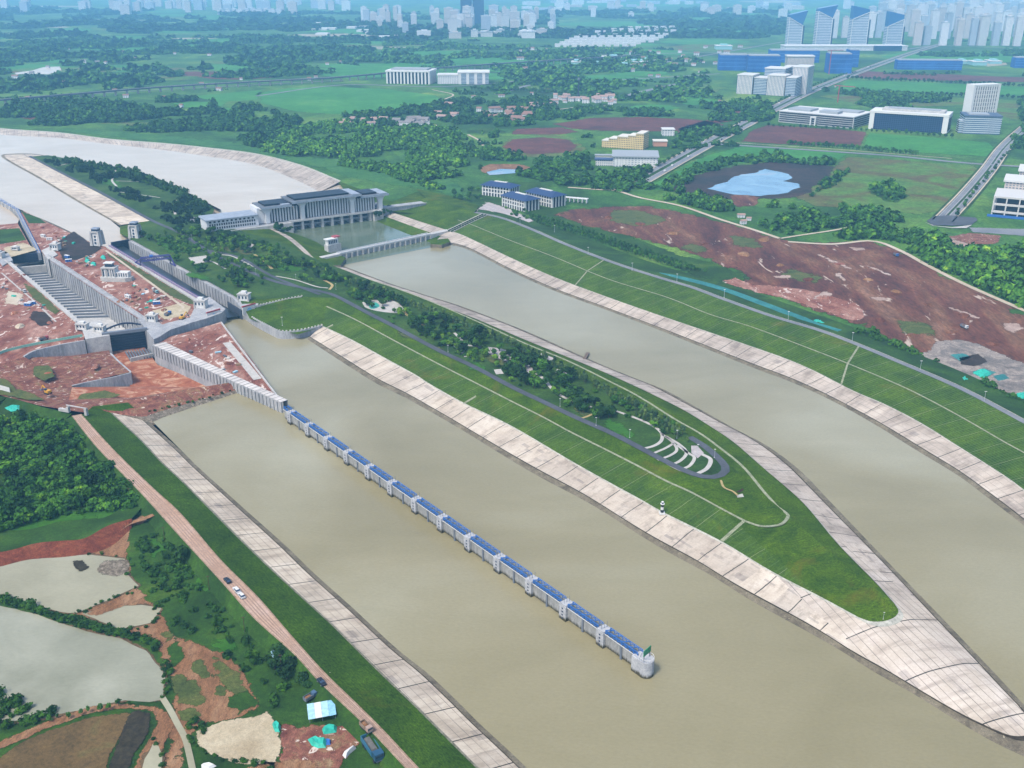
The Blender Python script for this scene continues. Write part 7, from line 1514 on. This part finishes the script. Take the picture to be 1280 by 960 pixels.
for pts, lab in (([(1216, 466), (1230, 462), (1240, 468), (1228, 473)], 'teal sheeted heap in the grey spoil by the right dike'), ([(1200, 474), (1206, 472), (1211, 477), (1205, 480)], 'small cyan sheeted heap at the dike foot on the right'), ([(1268, 495), (1282, 490), (1288, 497), (1274, 499)], 'teal sheeted heap at the right edge below the spoil'), ([(1010, 404), (1022, 400), (1034, 406), (1022, 409)], 'teal netted heap where the covered ditch ends')):
    tarp('covered_heap', pts, 8.4, 2.2, m_teal2, lab, 'covered heap')
sgn_ = thing('sign_board', 'pair of white site boards standing at the left edge of the red earth', 'sign board', P(5, 489, 9.5), R(-28))
for k in range(5): MB().box(-6 + k * 2.6, -3.6 + k * 2.6, 0, .2, .4, 4.2).build('panel', m_wht, sgn_)
for k in range(6): MB().box(-6.1 + k * 2.6, -5.9 + k * 2.6, .21, .4, 0, 4).build('post', m_steelg, sgn_)
gt = thing('site_gate', 'grey concrete barrier portal at the head of the pink dirt road', 'gate', P(97, 517, 10.4), R(-20))
MB().box(-9, -7, -1, 1, 0, 4).build('pillar', m_cw2, gt); MB().box(7, 9, -1, 1, 0, 5).build('pillar', m_cw2, gt); MB().box(-16, -9.05, -1, 1, 0, 2).build('barrier', m_cw2, gt); MB().box(-9, 9, -.4, .4, 5.02, 5.6).build('beam', m_cw2, gt)
# site clutter round the locks: heaps, containers, material stacks
rc = random.Random(31); m_clut = [flat('stack_pale', '#c9c4bb', .8), flat('stack_timber', '#94795c', .8), flat('stack_steel', '#5c6068', .6), m_teal2, flat('stack_red', '#8f4638', .7), m_tarpb]
def stackp(px, z, mat, w_, d_, h_, label, grp):
    t = thing('material_stack', label, 'material stack', P(*px, z), rc.uniform(0, 3), grp)
    for k in range(3): MB().box(-w_/2 + rc.uniform(-.3, .3), w_/2 + rc.uniform(-.3, .3), -d_/2, d_/2, k * h_/3 + (.01 if k else 0), (k + 1) * h_/3).build('bundle', mat, t)
    return t
for poly, n in (([(90, 318), (120, 320), (118, 332), (100, 334)], 12), ([(140, 360), (200, 372), (180, 394), (168, 388)], 16), ([(48, 282), (66, 287), (96, 304), (80, 308)], 10), ([(5, 345), (60, 385), (40, 400), (0, 380)], 12), ([(150, 352), (200, 362), (226, 384), (200, 384)], 14), ([(225, 440), (270, 430), (310, 465), (290, 468)], 8)):
    k = 0
    while k < n:
        xs = [p[0] for p in poly]; ys = [p[1] for p in poly]; x, y = rc.uniform(min(xs), max(xs)), rc.uniform(min(ys), max(ys))
        if inside(x, y, poly): stackp((x, y), 10.2 if y < 425 else 6.7, rc.choice(m_clut), rc.uniform(2, 5), rc.uniform(1, 2.5), rc.uniform(.6, 1.8), 'small stack of building material on the red earth between and beside the locks', 'material stacks on the lock site'); k += 1
for q, lab in (((116, 330), 'teal sheeted heap left of the white control building'), ((108, 326), 'second teal sheeted heap farther left of the control building'), ((128, 322), 'teal sheeted heap behind the white control building')):
    tarp('covered_heap', [(q[0] - 3, q[1]), (q[0], q[1] - 2), (q[0] + 4, q[1] - 1), (q[0] + 4, q[1] + 2), (q[0], q[1] + 2.4)], 10.2, 1.8, m_teal2, lab, 'covered heap')
def excavator(px, z, label, rz):
    t = thing('excavator', label, 'excavator', P(*px, z), rz); y_ = bpy.data.materials.get('machine_yellow') or flat('machine_yellow', '#d39b2a', .5)
    for s in (-1.1, 1.1): MB().box(-1.9, 1.9, s - .35, s + .35, 0, .9).build('track', m_tyre, t)
    MB().box(-1.9, 1.2, -1.3, 1.3, .95, 2.2).build('body', y_, t); MB().box(.1, 1.4, .2, 1.2, 2.21, 3.3).build('cab', m_glass, t); mb = MB(); mb.bar((1.2, -.3, 1.8), (4.2, -.3, 4.2), .5); mb.bar((4.2, -.3, 4.2), (6, -.3, 1.6), .4); mb.build('boom', y_, t); MB().box(5.5, 6.6, -.9, .3, .6, 1.6).build('bucket', m_steelg, t); t.scale = (1.3,) * 3
excavator((228, 399), 10.6, 'yellow excavator on the sand behind the lock head wall', 1.2); excavator((60, 492), 9.6, 'yellow excavator on the red track at the lower left of the site', 2.6)
# vehicles on the plain roads, too small to show parts
for i in range(26):
    f = rc.random(); q = arc(pl([(800, 226), (835, 207), (882, 181), (930, 156), (975, 132), (1015, 113), (1060, 95), (1100, 80)], 8.9), 60); j = int(f * 58); d = (q[j+1] - q[j]).normalized(); p = q[j].lerp(q[j+1], rc.random()) + Vector((-d.y, d.x, 0)) * rc.choice((-11, -7, 7, 11)); mb = MB(); mb.box(-2.4, 2.4, -1, 1, .3, 1.1); mb.box(-1.6, 1.0, -.9, .9, 1.11, 1.8)
    o = mb.build('car', rc.choice((m_carw, m_carw, m_cark, m_steelg))); o.location = p; o.rotation_euler = (0, 0, math.atan2(d.y, d.x)); o.scale = (1.3,) * 3; tag(o, 'tiny car on the dual road across the plain', 'car', 'cars on the dual road')

# spoil heaps, lorries, site boxes and poles
def heap(px, z, r, h_, mat, label):
    c = P(*px, z); mb = MB(); n = 14
    for k, (f, zz) in enumerate(((1.0, -.3), (.8, .35), (.5, .8), (.2, 1.0))):
        mb.v += [(math.cos(2*math.pi*i/n) * r * f * (1.35 + rt.uniform(-.2, .2)), math.sin(2*math.pi*i/n) * r * f * (.9 + rt.uniform(-.2, .2)), h_ * zz + rt.uniform(-.1, .1) * h_) for i in range(n)]
    for k in range(3):
        for i in range(n): j = (i + 1) % n; mb.f.append((k*n + i, k*n + j, (k+1)*n + j, (k+1)*n + i))
    mb.f.append(tuple(range(3*n, 4*n))); o = mb.build('spoil_heap', mat); o.location = c; o.rotation_euler = (0, 0, rt.uniform(0, 3)); tag(o, label, 'spoil heap')
    return o
for q in [(30, 345), (18, 392), (25, 408), (62, 404), (8, 425), (70, 418), (118, 345), (150, 378), (188, 372), (205, 388), (70, 292), (235, 425), (262, 420), (285, 455), (120, 458), (60, 468)]:
    o = heap(q, 10 if q[1] < 415 else 6.4, rt.uniform(2.5, 5), rt.uniform(1.2, 2.6), rt.choice((m_red, m_red2, m_slab_red, m_pale_dirt)), 'low heap of red or pale earth on the lock building site'); o['group'] = 'earth heaps on the lock site'
for q in [(760, 272), (800, 280), (842, 292), (880, 305), (930, 318), (975, 332), (1010, 350), (1050, 330), (1085, 350), (1120, 365), (1160, 380), (1205, 395), (1100, 400), (1140, 420), (1190, 415), (1240, 430), (1030, 372), (955, 300)]:
    o = heap(q, 8.2, rt.uniform(4, 8), rt.uniform(1.2, 2.6), rt.choice((m_field_red, m_red, m_rdirt)), 'low heap of earth on the red building land right of the canal'); o['group'] = 'earth heaps on the red building land'
def site_box(px, z, mat, label):
    t = thing('site_cabin', label, 'site cabin', P(*px, z), rc.uniform(-.6, .4), 'site cabins round the locks'); w_ = MB().box(-3.2, 3.2, -1.3, 1.3, 0, 2.6).build('wall', mat, t); MB().box(-3.4, 3.4, -1.5, 1.5, 2.61, 2.8).build('roof', m_wht, t)
    for x in (-2, .4): MB().box(x, x + 1.2, -1.38, -1.31, 1, 2).build('window', m_glass, w_)
for q in [(35, 382), (40, 380), (86, 327), (84, 322), (160, 372), (196, 380), (54, 296), (62, 300)]: site_box(q, 10.2, rc.choice((m_wht, m_tarpb, m_blue)), 'small white or blue site cabin on the red earth of the lock site')
for q, q2, m_, lab in (((30, 365), (36, 370), m_wht, 'white lorry on the red ground left of the empty lock'), ((195, 366), (203, 370), m_tealr, 'pale teal lorry on the track between the two locks'), ((210, 394), (216, 391), m_blue, 'blue lorry near the excavator behind the lock head'), ((55, 425), (63, 423), m_roofr, 'red lorry beside the pale green barrier'), ((1205, 410), (1212, 413), m_wht, 'white lorry on the red land near the grey spoil'), ((1120, 320), (1130, 325), m_blue, 'blue lorry on the pale track round the red land')):
    truck(q, q2, 10.2 if q[0] < 500 else 8.6, m_, m_steelg, lab, 1.1, 7)
for i, q in enumerate([(118, 570), (163, 626), (206, 676), (262, 738), (306, 790), (352, 838)]):
    t = thing('utility_pole', 'thin wooden utility pole on the grass beside the pink dirt road', 'utility pole', P(*q, 5), 0, 'utility poles along the dirt road'); MB().cyl(0, 0, 0, 9, .16, .11, 6).build('pole', m_trunk, t); MB().box(-.9, .9, -.07, .07, 8.3, 8.5).build('crossarm', m_trunk, t)
# ---------------------------------------------------------------- sky, sun, air
w = bpy.data.worlds.new('World'); SC.world = w; w.use_nodes = True
nt = w.node_tree; bg = nt.nodes['Background']; sky = nt.nodes.new('ShaderNodeTexSky'); sky.sky_type = 'NISHITA'; sky.sun_disc = False
SUN_EL, SUN_AZ = R(56), R(-140)       # azimuth measured clockwise from +Y (the view direction)
sky.sun_elevation = SUN_EL; sky.sun_rotation = SUN_AZ; sky.air_density = 1.0; sky.dust_density = 2.5; sky.ozone_density = 1.0
nt.links.new(sky.outputs[0], bg.inputs[0]); bg.inputs[1].default_value = .11
sd = bpy.data.lights.new('sun', 'SUN'); so = bpy.data.objects.new('sun', sd); COL.objects.link(so)
sd.energy = 1.5; sd.angle = R(10); sd.color = (1, .95, .88)
dirv = Vector((math.sin(SUN_AZ) * math.cos(SUN_EL), math.cos(SUN_AZ) * math.cos(SUN_EL), math.sin(SUN_EL)))
so.rotation_euler = (-dirv).to_track_quat('-Z', 'Y').to_euler(); so.location = (0, 0, 900)
HAZE = True
if HAZE:
    hz = MB().box(-30500, 30500, -800, 40500, -14, 306).build('haze', None); struct(hz, 'stuff')
    hm = bpy.data.materials.new('haze_air'); hm.use_nodes = True; t = hm.node_tree
    for q in list(t.nodes):
        if q.type == 'BSDF_PRINCIPLED': t.nodes.remove(q)
    pv = t.nodes.new('ShaderNodeVolumePrincipled'); pv.inputs['Density'].default_value = 0.85e-4
    pv.inputs['Color'].default_value = (.26, .64, 1.0, 1); pv.inputs['Anisotropy'].default_value = -0.1
    t.links.new(pv.outputs[0], t.nodes['Material Output'].inputs['Volume']); hz.data.materials.append(hm)
SC.view_settings.view_transform = 'Standard'; SC.view_settings.look = 'None'; SC.view_settings.exposure = 1.45; SC.view_settings.gamma = 1
SC.render.engine = 'CYCLES'; SC.cycles.max_bounces = 5; SC.cycles.diffuse_bounces = 2; SC.cycles.glossy_bounces = 2; SC.cycles.volume_bounces = 2
SC.cycles.use_denoising = True; SC.cycles.use_adaptive_sampling = True
SC.render.resolution_x, SC.render.resolution_y = 1024, 768
